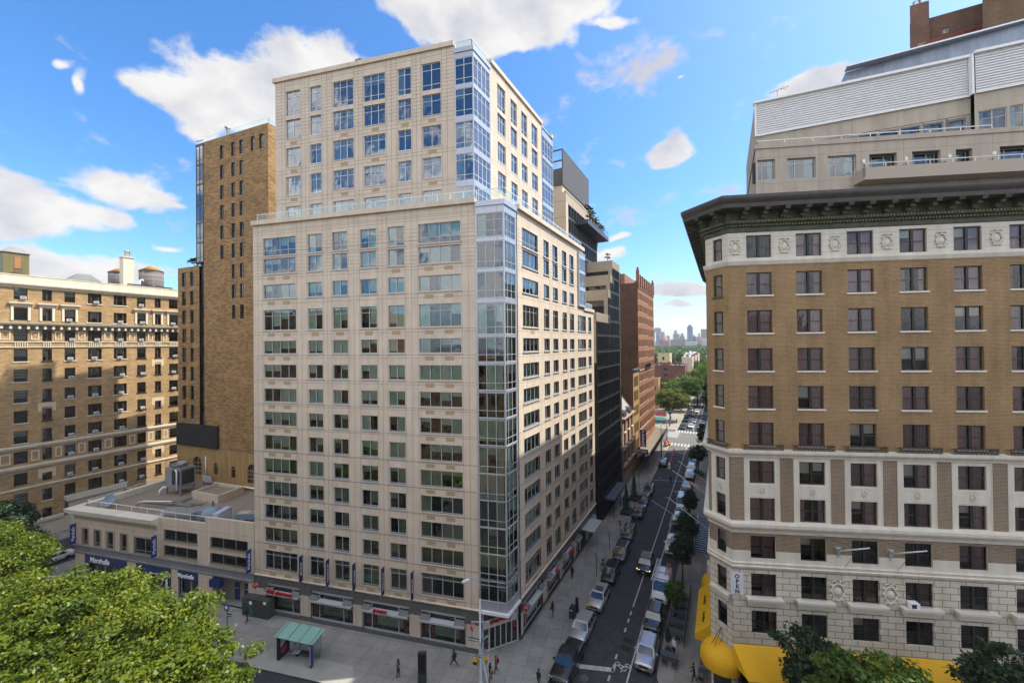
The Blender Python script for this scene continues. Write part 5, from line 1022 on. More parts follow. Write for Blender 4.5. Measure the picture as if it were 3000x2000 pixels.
g = MB(); rail(g, [FT.at(-19, 0, -0.3)[:2], FT.at(-13.4, 0, -0.3)[:2]], 46.3, 0.9, 1.5, 0.02); build('terrace_railing', g, M_steel, tw)
c = MB(); c.lathe([(0.28, 67.2), (0.28, 69.4), (0.45, 69.45), (0.45, 69.6), (0.001, 69.7)], (*FT.at(-7.4, 0, -1.0)[:2], 0), 10); build('vent_pipe', c, M_steel, tw)
# the stucco hall with round-headed windows
hl = thing('stucco_hall', 'ochre stucco hall with arched windows under the brick tower', 'building', (-72, 42, 0))
M_stu = mat('ochre_stucco', (0.36, 0.225, 0.085), 0.9, var=0.10, scale=0.5, streak=0.22, coord='UV')
arch = [(-15.2, -12.9, 10.2, 12.2, 2), (-9.7, -8.65, 10.7, 12.1, 1), (-5.27, -4.28, 10.65, 12.05, 1), (-1.4, 0.9, 10.2, 12.2, 2)]
w = MB(); F = Face(FT.at(0, 0, 0.04), FT.d)
S = [-19.6, *[q for a in arch for q in a[:2]], 14.7]; w.T = F.M
for a, b in zip(S, S[1:]):
    A_ = next((q for q in arch if abs(q[0] - a) < 1e-6), None)
    if A_ is None: w.poly([(a, 0, 0), (b, 0, 0), (b, 0, 15), (a, 0, 15)], 0, [(a, 0), (b, 0), (b, 15), (a, 15)]); continue
    z0, z1 = A_[2:4]; r = (b - a) / 2; cx = (a + b) / 2
    w.poly([(a, 0, 0), (b, 0, 0), (b, 0, z0), (a, 0, z0)], 0, [(a, 0), (b, 0), (b, z0), (a, z0)])
    ar = [(cx - r * math.cos(PI * k / 12), z1 + r * math.sin(PI * k / 12)) for k in range(13)]
    for p, q in zip(ar, ar[1:]): w.poly([(p[0], 0, p[1]), (q[0], 0, q[1]), (q[0], 0, 15), (p[0], 0, 15)], 0, [p, q, (q[0], 15), (p[0], 15)]); w.poly([(p[0], 0, p[1]), (p[0], 0.3, p[1]), (q[0], 0.3, q[1]), (q[0], 0, q[1])][::-1], 0, [p] * 4)
    w.poly([(a, 0, z0), (a, 0, z1), (a, 0.3, z1), (a, 0.3, z0)], 0, [(a, z0)] * 4); w.poly([(b, 0, z0), (b, 0.3, z0), (b, 0.3, z1), (b, 0, z1)], 0, [(b, z0)] * 4); w.poly([(a, 0, z0), (a, 0.3, z0), (b, 0.3, z0), (b, 0, z0)], 0, [(a, z0)] * 4)
e0 = F.at(-19.6)[:2]; f = Face((e0[0] - 3, e0[1] + 28), (3, -28)); wall(w, f, 0, 28.1, 0, 15); w.T = F.M; w.poly([(-19.6, 0.02, 14.98), (14.7, 0.02, 14.98), (14.7, 20, 14.98), (-19.6, 20, 14.98)], 0, [(0, 0)] * 4); build('wall', w, M_stu, hl)
for a, b, z0, z1, n in arch:
    r = (b - a) / 2; cx = (a + b) / 2; c = MB(); g = MB(); it = MB()
    for m_ in (c, g, it): m_.T = F.M
    if n == 2: c.box(cx - 0.06, cx + 0.06, 0.15, 0.25, z0, z1 + r)
    for z in ([z1, z0 + 0.68, z0 + 1.34] if n == 2 else [z1]): c.box(a, b, 0.16, 0.24, z - 0.06, z + 0.06)
    pts = [(a, z0), (b, z0)] + [(cx + r * math.cos(PI * k / 12), z1 + r * math.sin(PI * k / 12)) for k in range(13)]
    g.poly([(x, 0.2, z) for x, z in pts]); it.poly([(x, 0.7, z) for x, z in pts]); o = build('arched_window', c, mat('tan_frame', (0.30, 0.22, 0.12), 0.7), hl); build('pane', g, M_sg, o); build('interior', it, M_room, o)
c = MB(); c.T = F.M; c.tube([(-11.6, -0.1, 9.3), (-11.6, -0.1, 13.6)], 0.1, 8); c.tube([(-11.6, -0.15, 9.35), (0.5, -0.15, 9.6), (3, -0.2, 9.6)], 0.14, 8); build('white_pipe', c, M_white, hl)

# ================================================================ the long tan apartment house across the next street
FA = Face((-104, 0), (0, 1)); ap = thing('courtyard_apartment', 'long tan brick apartment house with white string courses, water tanks on the roof', 'building', (-112, 30, 0))
M_ab = brick('buff_brick', (0.42, 0.275, 0.13), (0.27, 0.17, 0.077), (0.40, 0.28, 0.15), 0.62, 0.17, 0.010, big=0.13, streak=0.12); M_ap = mat('cream_trim', (0.62, 0.555, 0.42), 0.7, var=0.07, scale=0.8, streak=0.1, coord='UV'); M_af = mat('dark_brown_sash', (0.04, 0.028, 0.018), 0.5); M_apale = mat('pale_patch', (0.56, 0.44, 0.28), 0.9, var=0.08, scale=1)
M_ag = glass('apartment_glass', (0.72, 0.78, 0.75), 1.8, 0.12)
AK = Kit(M_af, M_ag, M_room, [mat('cream_blind', (0.55, 0.52, 0.40), 0.9, var=0.06, scale=2), mat('pale_venetian', (0.60, 0.62, 0.60), 0.9, var=0.2, scale=2, stretch=(0.2, 0.2, 12)), mat('olive_blind', (0.26, 0.23, 0.12), 0.9)], M_ap)
ac = [(19.83, 21.34, 1), (22.98, 24.11, 2), (25.61, 26.96, 1), (28.59, 30.43, 3), (32.14, 34.01, 3), (35.59, 36.95, 1), (38.43, 39.44, 2), (40.82, 42.4, 1)]
ac = [(6.9, 8.4, 1), (10.5, 11.6, 2), (13.2, 14.9, 1), (16.4, 18.0, 1)] + ac + [(45, 46.6, 1)]
az = [40.5, 37.0, 33.5, 30.1, 26.7, 23.2, 19.8, 16.4, 13.0, 9.4, 6.0, 2.6]
w = MB(); hol = [(a, b, z, z + 2.05) for z in az for a, b, n in ac]
wall(w, FA, 4, 62, 0, 43.0, hol, fn=lambda s, z: 1 if (z > 42.3 or z < 1.2) else 0, rev=0.3)
f = Face((-128, 4), (1, 0)); wall(w, f, 0, 24, 0, 43); w.T = Matrix.Identity(4); w.poly([(-104, 4, 42.9), (-104, 62, 42.9), (-150, 62, 42.9), (-150, 4, 42.9)][::-1], 2); build('wall', w, [M_ab, M_ap, M_roof], ap)
pth = [(-128, 4), (-104, 4), (-104, 62)]
def ac_course(nm, prof, m=None): c = MB(); c.sweep(prof, pth); return build(nm, c, m or M_ap, ap)
ac_course('parapet', [(0, 42.45), (0.15, 42.5), (0.2, 42.75), (0.55, 42.95), (0.6, 43.2), (0.3, 43.25), (0.3, 44.5), (0.36, 44.5), (0.36, 44.65), (-0.3, 44.65), (-0.3, 42.9)])
ac_course('string_course', [(0, 35.45), (0.2, 35.5), (0.25, 35.9), (0.9, 36.25), (0.95, 36.5), (0, 36.7)], mat('olive_cornice', (0.20, 0.185, 0.14), 0.7, var=0.2, scale=1))
for z0, z1, o in ((32.35, 32.55, 0.2), (33.25, 33.42, 0.14), (15.45, 16.0, 0.3), (12.0, 12.6, 0.32), (8.6, 8.95, 0.2)): ac_course('string_course', [(0, z0), (o * 0.5, z0), (o, z0 + (z1 - z0) * 0.6), (o, z1), (0, z1 + 0.03)])
c = MB(); y = 5.0
while y < 60: fbox(c, FA, y, y + 0.3, 35.55, 36.1, 0.15, 0.7); y += 0.95
y = 5
while y < 60: fbox(c, FA, y, y + 0.14, 42.72, 42.9, 0.18, 0.36); y += 0.34
build('bracket_frieze', c, M_ap, ap)
c = MB()       # square panels in the ornamental storeys, balustrade strips, hooded windows
for i in range(len(ac) - 1):
    m_ = (ac[i][1] + ac[i + 1][0]) / 2; hw = (ac[i + 1][0] - ac[i][1]) / 2 - 0.35
    for z0, z1 in ((33.75, 35.2), (13.2, 14.9)):
        for x0, x1, y0, y1 in ((m_ - hw, m_ + hw, z0, z0 + 0.14), (m_ - hw, m_ + hw, z1 - 0.14, z1), (m_ - hw, m_ - hw + 0.14, z0 + 0.14, z1 - 0.14), (m_ + hw - 0.14, m_ + hw, z0 + 0.14, z1 - 0.14)): fbox(c, FA, x0, x1, y0, y1, -0.02, 0.08)
for j, (a, b, n) in enumerate(ac):
    x = a + 0.1
    while x < b: fbox(c, FA, x, x + 0.1, 32.6, 33.25, -0.02, 0.16); x += 0.26
    if n == 3 or j == 3: continue
    for z in (37.0,):
        fbox(c, FA, a - 0.32, a - 0.02, z, z + 2.3, -0.02, 0.14); fbox(c, FA, b + 0.02, b + 0.32, z, z + 2.3, -0.02, 0.14); fbox(c, FA, a - 0.32, b + 0.32, z + 2.3, z + 2.65, -0.02, 0.16); fbox(c, FA, a - 0.5, b + 0.5, z + 2.65, z + 2.82, -0.02, 0.38); fbox(c, FA, a - 0.6, b + 0.6, z + 2.82, z + 3.0, -0.02, 0.5)
build('window_hood', c, M_ap, ap)
for j, zs in ((5, (22.0, 10.6)), (10, (21.0, 11.0)), (10, (29.0,))):
    a, b, n = ac[j]
    for z in zs: c = MB(); fbox(c, FA, a - 0.5, b + 0.45, z + 0.2, z + 0.9, -0.02, 0.02); fbox(c, FA, a - 0.5, a - 0.05, z - 0.6, z + 0.2, -0.02, 0.02); fbox(c, FA, b + 0.05, b + 0.45, z - 0.6, z + 0.2, -0.02, 0.02); build('patched_render', c, M_apale, ap)
aspec = []
ORD = ['first', 'second', 'third', 'fourth', 'fifth', 'sixth', 'seventh', 'eighth', 'ninth', 'tenth', 'eleventh', 'twelfth']
acs = []
for i, z in enumerate(az):
    for j, (a, b, n) in enumerate(ac):
        r = random.random(); bl = (2, random.uniform(0.4, 0.9)) if r < 0.4 else ((1, random.uniform(0.4, 1.0)) if r < 0.62 else ((3, 0.95) if r < 0.7 else None))
        cols = 1 if n == 1 else ([0.5] if n == 2 else [0.24, 0.76])
        aspec.append(dict(F=FA, s0=a, s1=b, z0=z, z1=z + 2.05, cols=cols, rails=[z + 1.0, z + 1.5] if n == 1 else [z + 1.0], fm=0.09, rec=0.2, mul=0.12 if n == 1 else 0.22, blinds=[bl] if n == 1 else ([bl, None] if n == 2 else [None, bl, None]), sill=(0.14, 0.12, 0.16) if i > 2 and i not in (8, 9) or n == 3 and i < 2 else None))
        if n != 2 and random.random() < (0.7 if j in (6, 7, 8, 9) else 0.25) and 3 < j < 12 and i < 11: acs.append((i, j, (a + b) / 2 + random.uniform(-0.15, 0.25), z))
windows(ap, AK, aspec, 100)
M_acw = mat('ac_white', (0.70, 0.70, 0.68), 0.5); acb = MB(); acb.box(-0.32, 0.32, -0.45, 0.05, 0.02, 0.45); acm = acb.mesh('case', M_acw); g = MB(); g.box(-0.26, 0.26, -0.462, -0.45, 0.08, 0.39); agm = g.mesh('grille', mat('ac_grille', (0.22, 0.22, 0.21), 0.6))
for i, j, s, z in acs:
    t = thing('air_conditioner', 'white air conditioner in the %s visible window of the %s row below the tan parapet' % (ORD[j - 4], ORD[i]), 'air conditioner', FA.at(s, z + 0.09, -0.06), FA.rz, 'window air conditioners of the tan apartment house'); link('case', acm, t); link('grille', agm, t)
# rooftop: bulkhead, tanks, chimney
M_olive = mat('olive_metal', (0.16, 0.135, 0.05), 0.6, var=0.15, scale=1, streak=0.15); M_wood = mat('grey_tank_wood', (0.17, 0.155, 0.14), 0.85, var=0.35, scale=2, stretch=(6, 6, 0.3)); M_orange = mat('orange_tank_roof', (0.42, 0.21, 0.055), 0.7, var=0.12, scale=1.5)
t = thing('roof_bulkhead', 'olive metal tank house with hipped roof on the tan apartment house', 'roof house', (-109.5, 20, 43)); b = MB(); b.prism([(-112, 19.5), (-108.2, 19.5), (-108.2, 22.4), (-112, 22.4)], 43, 48.9); build('wall', b, M_olive, t); b = MB(); P0 = [(-112.2, 19.3), (-108, 19.3), (-108, 22.6), (-112.2, 22.6)]; P1 = [(-111, 20.4), (-109.2, 20.4), (-109.2, 21.5), (-111, 21.5)]
for k in range(4): k2 = (k + 1) % 4; b.poly([(*P0[k], 48.9), (*P0[k2], 48.9), (*P1[k2], 50.0), (*P1[k], 50.0)])
b.poly([(*q, 50.0) for q in P1]); build('roof', b, M_roof, t); b = MB(); b.box(-108.2, -108.12, 20.7, 21.4, 46.2, 48.2); build('door', b, mat('rust_door', (0.35, 0.15, 0.06), 0.7), t); b = MB()
for y in (20.6, 21.4): b.bar((-107.8, y, 44), (-107.8, y, 46.2), 0.05)
for k in range(5): b.bar((-107.8, 20.6, 44.2 + 0.45 * k), (-107.8, 21.4, 44.2 + 0.45 * k), 0.04)
build('ladder', b, M_dark, t)
def tank(x, y, z, r, h, lab):
    t = thing('water_tank', lab, 'water tank', (x, y, z), 0, 'wooden water tanks on the roof'); b = MB(); b.lathe([(r, 0), (r, h)], (0, 0, 0), 28); bd = build('drum', b, M_wood, t, local=True); b = MB()
    for k in range(6): b.lathe([(r + 0.015, h * (k + 0.5) / 6 - 0.025), (r + 0.03, h * (k + 0.5) / 6), (r + 0.015, h * (k + 0.5) / 6 + 0.025)], (0, 0, 0), 28)
    build('hoop', b, M_dark, bd, local=True); b = MB(); b.lathe([(r + 0.15, h), (0.12, h + r * 0.62), (0.001, h + r * 0.7)], (0, 0, 0), 28); build('roof', b, M_orange, t, local=True); b = MB()
    for k in range(6): a = k * PI / 3; b.box(r * 0.7 * math.cos(a) - 0.1, r * 0.7 * math.cos(a) + 0.1, r * 0.7 * math.sin(a) - 0.1, r * 0.7 * math.sin(a) + 0.1, -z + 42.9, 0)
    build('leg', b, M_dark, t, local=True)
tank(-117, 37.3, 44.8, 2.0, 3.9, 'smaller grey wooden water tank partly behind the tan chimney'); tank(-112.5, 41.0, 43.6, 2.1, 5.6, 'larger grey wooden water tank with orange cone roof')
t = thing('chimney', 'square tan chimney with a metal flue between the two water tanks', 'chimney', (-109, 36, 43)); b = MB(); b.prism([(-110, 34.9), (-108.2, 34.9), (-108.2, 36.6), (-110, 36.6)], 43, 50.8); build('stack', b, M_ap, t); b = MB(); b.box(-110.15, -108.05, 34.75, 36.75, 50.8, 51.0); build('cap', b, M_ap, t); b = MB(); b.lathe([(0.45, 51), (0.45, 52.2), (0.5, 52.2), (0.5, 52.35), (0.001, 52.4)], (-109.1, 35.8, 0), 12); build('flue', b, M_steel, t)
t = thing('skylight_house', 'low grey roof house with sloping slate roof beside the small water tank', 'roof house', (-110, 29, 43)); b = MB(); b.prism([(-112, 27.5), (-108.5, 27.5), (-108.5, 31.5), (-112, 31.5)], 43, 45.3); build('wall', b, M_roof, t); b = MB(); b.poly([(-108.3, 27.3, 45.3), (-108.3, 31.7, 45.3), (-109.5, 30.5, 46.6), (-109.5, 28.8, 46.6)]); b.poly([(-112.2, 27.3, 45.3), (-108.3, 27.3, 45.3), (-109.5, 28.8, 46.6), (-111, 28.8, 46.6)]); b.poly([(-108.3, 31.7, 45.3), (-112.2, 31.7, 45.3), (-111, 30.5, 46.6), (-109.5, 30.5, 46.6)]); b.poly([(-109.5, 28.8, 46.6), (-109.5, 30.5, 46.6), (-111, 30.5, 46.6), (-111, 28.8, 46.6)]); build('roof', b, mat('slate', (0.14, 0.15, 0.145), 0.7, var=0.15, scale=2), t)
t = thing('roof_pipes', 'white bent vent pipes and dark ducts on the tan apartment roof', 'vent pipes', (-105.5, 37, 44.4)); b = MB(); b.tube([(-105.6, 36.6, 44.3), (-105.6, 36.6, 46.0), (-105.6, 37.0, 46.2), (-105.6, 37.2, 46.0)], 0.18, 8); b.tube([(-105.2, 37.5, 44.4), (-105.2, 38.8, 45.0), (-105.2, 39.1, 44.6)], 0.2, 8); build('vent', b, M_white, t); b = MB(); b.bar((-105, 34.5, 44.9), (-105, 41.8, 44.9), 0.35); build('duct', b, M_dark, t)
for k, y in enumerate((43.6, 44.4, 45.4, 47.2, 49.0)):
    t = thing('parapet_hook', ['dark cornice hook nearest the large water tank', 'dark cornice hook second from the large water tank', 'dark cornice hook third from the large water tank', 'dark cornice hook fourth from the large water tank', 'dark cornice hook farthest from the large water tank'][k], 'cornice hook', (-103.6, y, 44.6), 0, 'rigging hooks along the parapet'); b = MB(); b.bar((0.05, -0.3, -0.9), (0.1, 0.1, 0.15), 0.08); b.bar((0.05, 0.4, -0.9), (0.1, 0.0, 0.15), 0.08); b.bar((0.05, -0.2, -0.5), (0.05, 0.35, -0.5), 0.06); b.bar((0.05, -0.1, -0.9), (0.05, 0.3, -0.2), 0.07); build('frame', b, M_dark, t, local=True)
t = thing('davit_frame', 'dark and red rigging frames at the far end of the parapet', 'rigging', (-104.5, 52, 44.6)); b = MB()
for y in (50.0, 52.0, 53.5): b.bar((-104.5, y, 44.4), (-104.5, y, 45.6), 0.08)
b.bar((-104.5, 49, 45.3), (-104.5, 54, 45.6), 0.1); b.bar((-104, 55.2, 44.4), (-104, 55.2, 46.4), 0.12); b.bar((-104, 55.7, 44.4), (-104, 55.7, 46.4), 0.12); build('frame', b, M_dark, t); b = MB(); b.bar((-104.5, 57.5, 44.4), (-104.5, 57.5, 45.3), 0.08); b.bar((-104.5, 59, 44.4), (-104.5, 59, 45.3), 0.08); b.bar((-104.5, 57.3, 45.3), (-104.5, 61, 45.5), 0.1); build('red_frame', b, M_red, t)
# street-level stone base, canopy and fire balcony
t = thing('stone_portico', 'pale stone balcony and entrance base of the tan apartment house', 'portico', (-103, 30, 0)); b = MB(); b.box(-104, -102.4, 25.5, 33.5, 5.3, 5.95); b.box(-104, -102.9, 26, 33, 0, 5.3); b.box(-102.6, -102.4, 25.5, 33.5, 5.95, 6.3); b.box(-104, -103.7, 8, 26, 0, 2.6); b.box(-104, -103.4, 8, 25.4, 2.6, 3.1); build('stone', b, M_ap, t)
# ================================================================ down the side street
XS = -19.7
M_crm = mat('cream_corrugated', (0.52, 0.44, 0.33), 0.7, var=0.05, scale=0.8); M_dk = mat('black_curtain_wall', (0.016, 0.017, 0.02), 0.35, var=0.2, scale=0.8); M_dkg = glass('black_glass', (0.18, 0.22, 0.24), 2.0, 0.05)
DK = Kit(M_dk, M_dkg, M_room, [M_blind2]); M_mech = mat('dark_mesh_screen', (0.075, 0.068, 0.06), 0.6, var=0.08, scale=1.0); M_mull = mat('grey_mullion', (0.10, 0.105, 0.11), 0.4, metal=0.3)
db = thing('dark_apartment_building', 'black glass apartment building with cream stepped terraces beside the limestone block', 'building', (-25, 80, 0))
FDs = Face((XS, 69.2), (0, 1))
def ribbed(mb, F, a, b, z0, z1, step=0.42):
    fbox(mb, F, a, b, z0, z1, -0.05, 0.0); x = a + 0.1
    while x < b - 0.1: fbox(mb, F, x, x + 0.12, z0, z1, 0, 0.06); x += step
steps = [(0, 8.5, 37.7), (8.5, 10.4, 42.7), (10.4, 12.2, 45.9), (12.2, 18.9, 49.1)]
# street skin of black glass: mullions and spandrel bands with pale soffit lights
c = MB(); g = MB(); sp_ = MB()
for a, b, zt in steps:
    g.T = FDs.M; g.poly([(a, 0.02, 0), (b, 0.02, 0), (b, 0.02, zt - 1.6), (a, 0.02, zt - 1.6)]); g.T = Matrix.Identity(4)
    z = 4.0
    while z < zt - 1.8: fbox(c, FDs, a, b, z, z + 0.5, -0.02, 0.10); z += 2.95
    x = a + 0.05
    while x < b: fbox(c, FDs, x, x + 0.1, 0, zt - 1.6, -0.02, 0.22); x += 1.05
    z = 4.0
    while z < zt - 2.0:
        x = a + 0.2
        while x < b - 0.5: fbox(sp_, FDs, x, x + 0.75, z - 0.05, z + 0.12, 0.1, 0.17); x += 1.05
        z += 2.95
build('mullion', c, M_dk, db); build('pane', g, M_dkg, db); build('spandrel_light', sp_, M_mull, db)
c = MB()
for i, (a, b, zt) in enumerate(steps):
    ribbed(c, FDs, a, 18.9 if i == 3 else b + 1.0, zt - 1.7, zt)
    f = Face((XS - 14, 69.2 + a), (1, 0)); lo = zt - 1.9 if i else zt - 1.7
    ribbed(c, f, 4, 14, lo, zt); fbox(c, f, 0, 14, lo - 0.2, lo, -0.6, 0.0)
    fbox(c, f, 13.2, 13.98, zt - 9, lo, -0.8, -0.02)
fbox(c, FDs, 18.2, 18.95, 0, 49.1, -1.0, 0.06); 
build('cream_parapet', c, M_crm, db)
w = MB()
for a, b, zt in steps:
    f = Face((XS - 16, 69.2 + a + 0.9), (1, 0)); wall(w, f, 0, 15.9, 0, zt - 0.5, y=0.6)
w.T = Matrix.Identity(4)
for a, b, zt in steps: w.poly([(XS, 69.2 + a, zt - 0.4), (XS, 69.2 + b, zt - 0.4), (XS - 16, 69.2 + b, zt - 0.4), (XS - 16, 69.2 + a, zt - 0.4)])
w.box(XS - 16, XS - 0.1, 69.3, 88.0, 0, 36); w.box(XS - 16, XS - 0.1, 81.5, 88.05, 36, 47); build('core', w, M_dk, db)
t_terr = MB()
for i, (a, b, zt) in enumerate(steps[1:]): 
    f = Face((XS - 14, 69.2 + a), (1, 0)); fbox(t_terr, f, 5, 13.0, zt - 3.2, zt - 2.1, -0.75, -0.7)
build('terrace_window', t_terr, M_dkg, db)
# set-back tall part
FDt = Face((-24.8, 68.5), (0, 1)); FDw = Face((-44.8, 68.5), (1, 0))
w = MB(); th = [(1.2, 20.0, 44.5, 57.9)]; wall(w, FDt, 0, 21.0, 36, 59.8, th, rev=0.3); wall(w, FDw, 0, 20, 36, 59.8, [], [], [46.5, 55.2, 58.2], 0.06, rev=0.2); f = Face((-24.8, 89.5), (-1, 0)); wall(w, f, 0, 20, 36, 59.8); w.T = Matrix.Identity(4); w.poly([(-24.8, 68.5, 59.6), (-24.8, 89.5, 59.6), (-44.8, 89.5, 59.6), (-44.8, 68.5, 59.6)][::-1]); build('upper_wall', w, [M_crm, M_joint], db)
c = MB(); x = 0.1
while x < 21: fbox(c, FDt, x, x + 0.08, 58, 59.8, 0, 0.05); x += 0.5
fbox(c, FDt, -0.1, 21, 59.75, 59.95, -0.3, 0.1); build('upper_parapet', c, M_crm, db)
c = MB(); g = MB(); g.T = FDt.M; g.poly([(1.2, 0.25, 44.5), (20, 0.25, 44.5), (20, 0.25, 57.9), (1.2, 0.25, 57.9)])
for k in range(13): x = 1.2 + 18.8 * k / 12; fbox(c, FDt, x - 0.06, x + 0.06, 44.5, 57.9, -0.28, 0.02)
for z in (46.5, 49.4, 52.4, 55.3): fbox(c, FDt, 1.2, 20, z, z + 0.45, -0.28, -0.05)
build('upper_mullion', c, M_mull, db); build('upper_pane', g, M_dkg, db)
c = MB(); fbox(c, FDt, 5.5, 21.2, 55.1, 55.9, 0, 2.4); bl = build('balcony', c, mat('blue_grey_panel', (0.05, 0.06, 0.075), 0.45), db); g = MB(); rail(g, [FDt.at(5.6, 0, 2.3)[:2], FDt.at(21.1, 0, 2.3)[:2], FDt.at(21.1, 0, 0.1)[:2]], 55.9, 1.1, 1.3, 0.025); build('railing', g, M_dk, bl)
b = MB(); b.prism([(-42, 69.2), (-25.6, 69.2), (-25.6, 85.4), (-42, 85.4)], 61.5, 64.6); b.prism([(-42, 69.4), (-25.8, 69.4), (-25.8, 85.2), (-42, 85.2)], 59.6, 61.5, 1)
build('mechanical_screen', b, [M_mech, M_crm], db)
b = MB(); 
for (p, q) in (((-25.6, 69.2, 64.6), (-25.6, 69.2, 68.0)), ((-28.3, 69.2, 64.6), (-28.3, 69.2, 68.0)), ((-31, 69.2, 64.6), (-31, 69.2, 68.0)), ((-34, 69.2, 64.6), (-34, 69.2, 68.0)), ((-25.6, 69.2, 68), (-42, 69.2, 68.0)), ((-25.6, 69.2, 66.0), (-42, 69.2, 66.0))): b.bar(p, q, 0.2)
b.box(-25.75, -25.6, 69.2, 85.4, 64.6, 68.1); b.box(-42, -25.6, 85.3, 85.45, 64.6, 68.1); b.box(-25.76, -25.58, 69.2, 85.5, 67.95, 68.15); build('screen_frame', b, M_mech, db)
# street canopy
t = thing('entrance_canopy', 'long grey flat canopy over the pavement at the black glass building', 'canopy', (-19, 78, 0)); b = MB(); b.box(-19.65, -17.8, 73.4, 83.3, 3.2, 3.5); build('roof', b, mat('slate_canopy', (0.075, 0.085, 0.105), 0.6, var=0.08, scale=1), t); b = MB()
for y in (73.6, 78.3, 83.1): b.tube([(-17.95, y, 0), (-17.95, y, 3.2)], 0.06, 8)
build('post', b, M_dark, t)
# mansard-roofed town house
mh = thing('townhouse', 'grey mansard town house between the black building and the narrow ochre house', 'building', (-25, 95, 0)); M_bs = mat('brown_stone', (0.30, 0.20, 0.13), 0.8, var=0.12, scale=0.7, streak=0.2, coord='UV')
FMs = Face((XS, 89.0), (0, 1)); hol = [(1.6 + 4.0 * k, 3.2 + 4.0 * k, z, z + 2.6) for k in range(3) for z in (5.2, 9.0, 12.2)]
w = MB(); wall(w, FMs, 0, 12.6, 0, 15.3, hol, rev=0.3); f = Face((XS - 14, 89.0), (1, 0)); wall(w, f, 0, 14, 0, 15.3); w.T = Matrix.Identity(4); build('wall', w, M_bs, mh)
windows(mh, Kit(M_af, M_ag, M_room, [M_blind2], M_ap), [dict(F=FMs, s0=h[0], s1=h[1], z0=h[2], z1=h[3], cols=2, rails=[h[2] + 1.6], rec=0.2, blinds=[None, None], sill=(0.15, 0.25, 0.2)) for h in hol])
b = MB(); b.poly([(XS - 0.1, 89.1, 15.3), (XS - 0.1, 101.5, 15.3), (XS - 3.6, 101.5, 20.7), (XS - 3.6, 89.1, 20.7)]); b.poly([(XS - 3.6, 89.1, 20.7), (XS - 3.6, 101.5, 20.7), (XS - 14, 101.5, 20.9), (XS - 14, 89.1, 20.9)]); b.poly([(XS - 14, 89.1, 15.3), (XS - 0.1, 89.1, 15.3), (XS - 3.6, 89.1, 20.7), (XS - 14, 89.1, 20.9)]); build('mansard_roof', b, mat('pale_slate', (0.33, 0.31, 0.28), 0.8, var=0.12, scale=3, stretch=(1, 1, 5)), mh)
c = MB(); c.sweep([(0, 14.8), (0.3, 14.9), (0.6, 15.2), (0.6, 15.45), (0, 15.5)], [FMs.at(0)[:2], FMs.at(12.6)[:2]]); c.sweep([(0, 8.2), (0.3, 8.3), (0.35, 8.5), (0, 8.6)], [FMs.at(0)[:2], FMs.at(12.6)[:2]]); c.sweep([(0, 4.4), (0.35, 4.5), (0.4, 4.8), (0, 4.9)], [FMs.at(0)[:2], FMs.at(12.6)[:2]]); build('cornice', c, M_bs, mh)
for k in range(2):
    s = 3.2 + 5.6 * k; b = MB(); b.T = FMs.M; n = 10
    for i in range(n): t0, t1 = PI * i / n, PI * (i + 1) / n; b.poly([(s - 1.3 * math.cos(t0), -0.1, 15.9 + 1.1 * math.sin(t0)), (s - 1.3 * math.cos(t1), -0.1, 15.9 + 1.1 * math.sin(t1)), (s - 1.3 * math.cos(t1), 2.2, 15.9 + 1.1 * math.sin(t1)), (s - 1.3 * math.cos(t0), 2.2, 15.9 + 1.1 * math.sin(t0))])
    b.poly([(s - 1.3 * math.cos(PI * i / n), -0.08, 15.9 + 1.1 * math.sin(PI * i / n)) for i in range(n + 1)] + [(s + 1.3, -0.08, 15.4), (s - 1.3, -0.08, 15.4)]); build('dormer', b, mat('dark_lead', (0.07, 0.07, 0.075), 0.6, var=0.2, scale=2), mh)
# narrow ochre house and the tall red brick block
oh = thing('narrow_house', 'narrow ochre brick house with dark cornice before the red brick block', 'building', (-25, 105, 0)); M_ob = brick('ochre_brick', (0.40, 0.25, 0.09), (0.31, 0.18, 0.07), (0.34, 0.24, 0.12), 0.4, 0.14, 0.015, big=0.12)
FO = Face((XS, 101.6), (0, 1)); hol = [(0.9 + 1.55 * k, 2.0 + 1.55 * k, z, z + 2.6) for k in range(4) for z in (5.0, 9.3, 13.6, 17.4, 21.0)]
w = MB(); wall(w, FO, 0, 7.6, 0, 25.2, hol, rev=0.25); build('wall', w, M_ob, oh); w = MB(); f = Face((XS - 16, 101.55), (1, 0)); wall(w, f, 0, 16, 0, 25.0); build('side_wall', w, brick('dark_red_brick', (0.15, 0.075, 0.04), (0.10, 0.05, 0.03), (0.13, 0.08, 0.05), 0.35, 0.12, 0.015, big=0.2), oh)
windows(oh, Kit(M_af, M_ag, M_room, [M_blind2], M_ap), [dict(F=FO, s0=h[0], s1=h[1], z0=h[2], z1=h[3], cols=1, rails=[h[2] + 1.3], rec=0.15, blinds=[None]) for h in hol])
c = MB(); c.sweep([(0, 24.6), (0.3, 25.0), (0.45, 25.3), (0.45, 25.5), (-0.3, 25.6)], [FO.at(0)[:2], FO.at(7.6)[:2]]); build('cornice', c, MATS['dark_lead'], oh)
rb = thing('red_brick_block', 'tall red brick apartment block with close rows of small windows and crested roofline', 'building', (-28, 122, 0)); M_red2 = brick('orange_brick', (0.29, 0.13, 0.06), (0.21, 0.09, 0.043), (0.27, 0.155, 0.09), 0.4, 0.14, 0.012, big=0.12)
FRb = Face((XS, 109.2), (0, 1)); hol = []; z = 6.0
while z < 47: hol += [(1.0 + 2.05 * k, 2.05 + 2.05 * k, z, z + 1.9) for k in range(13)]; z += 3.15
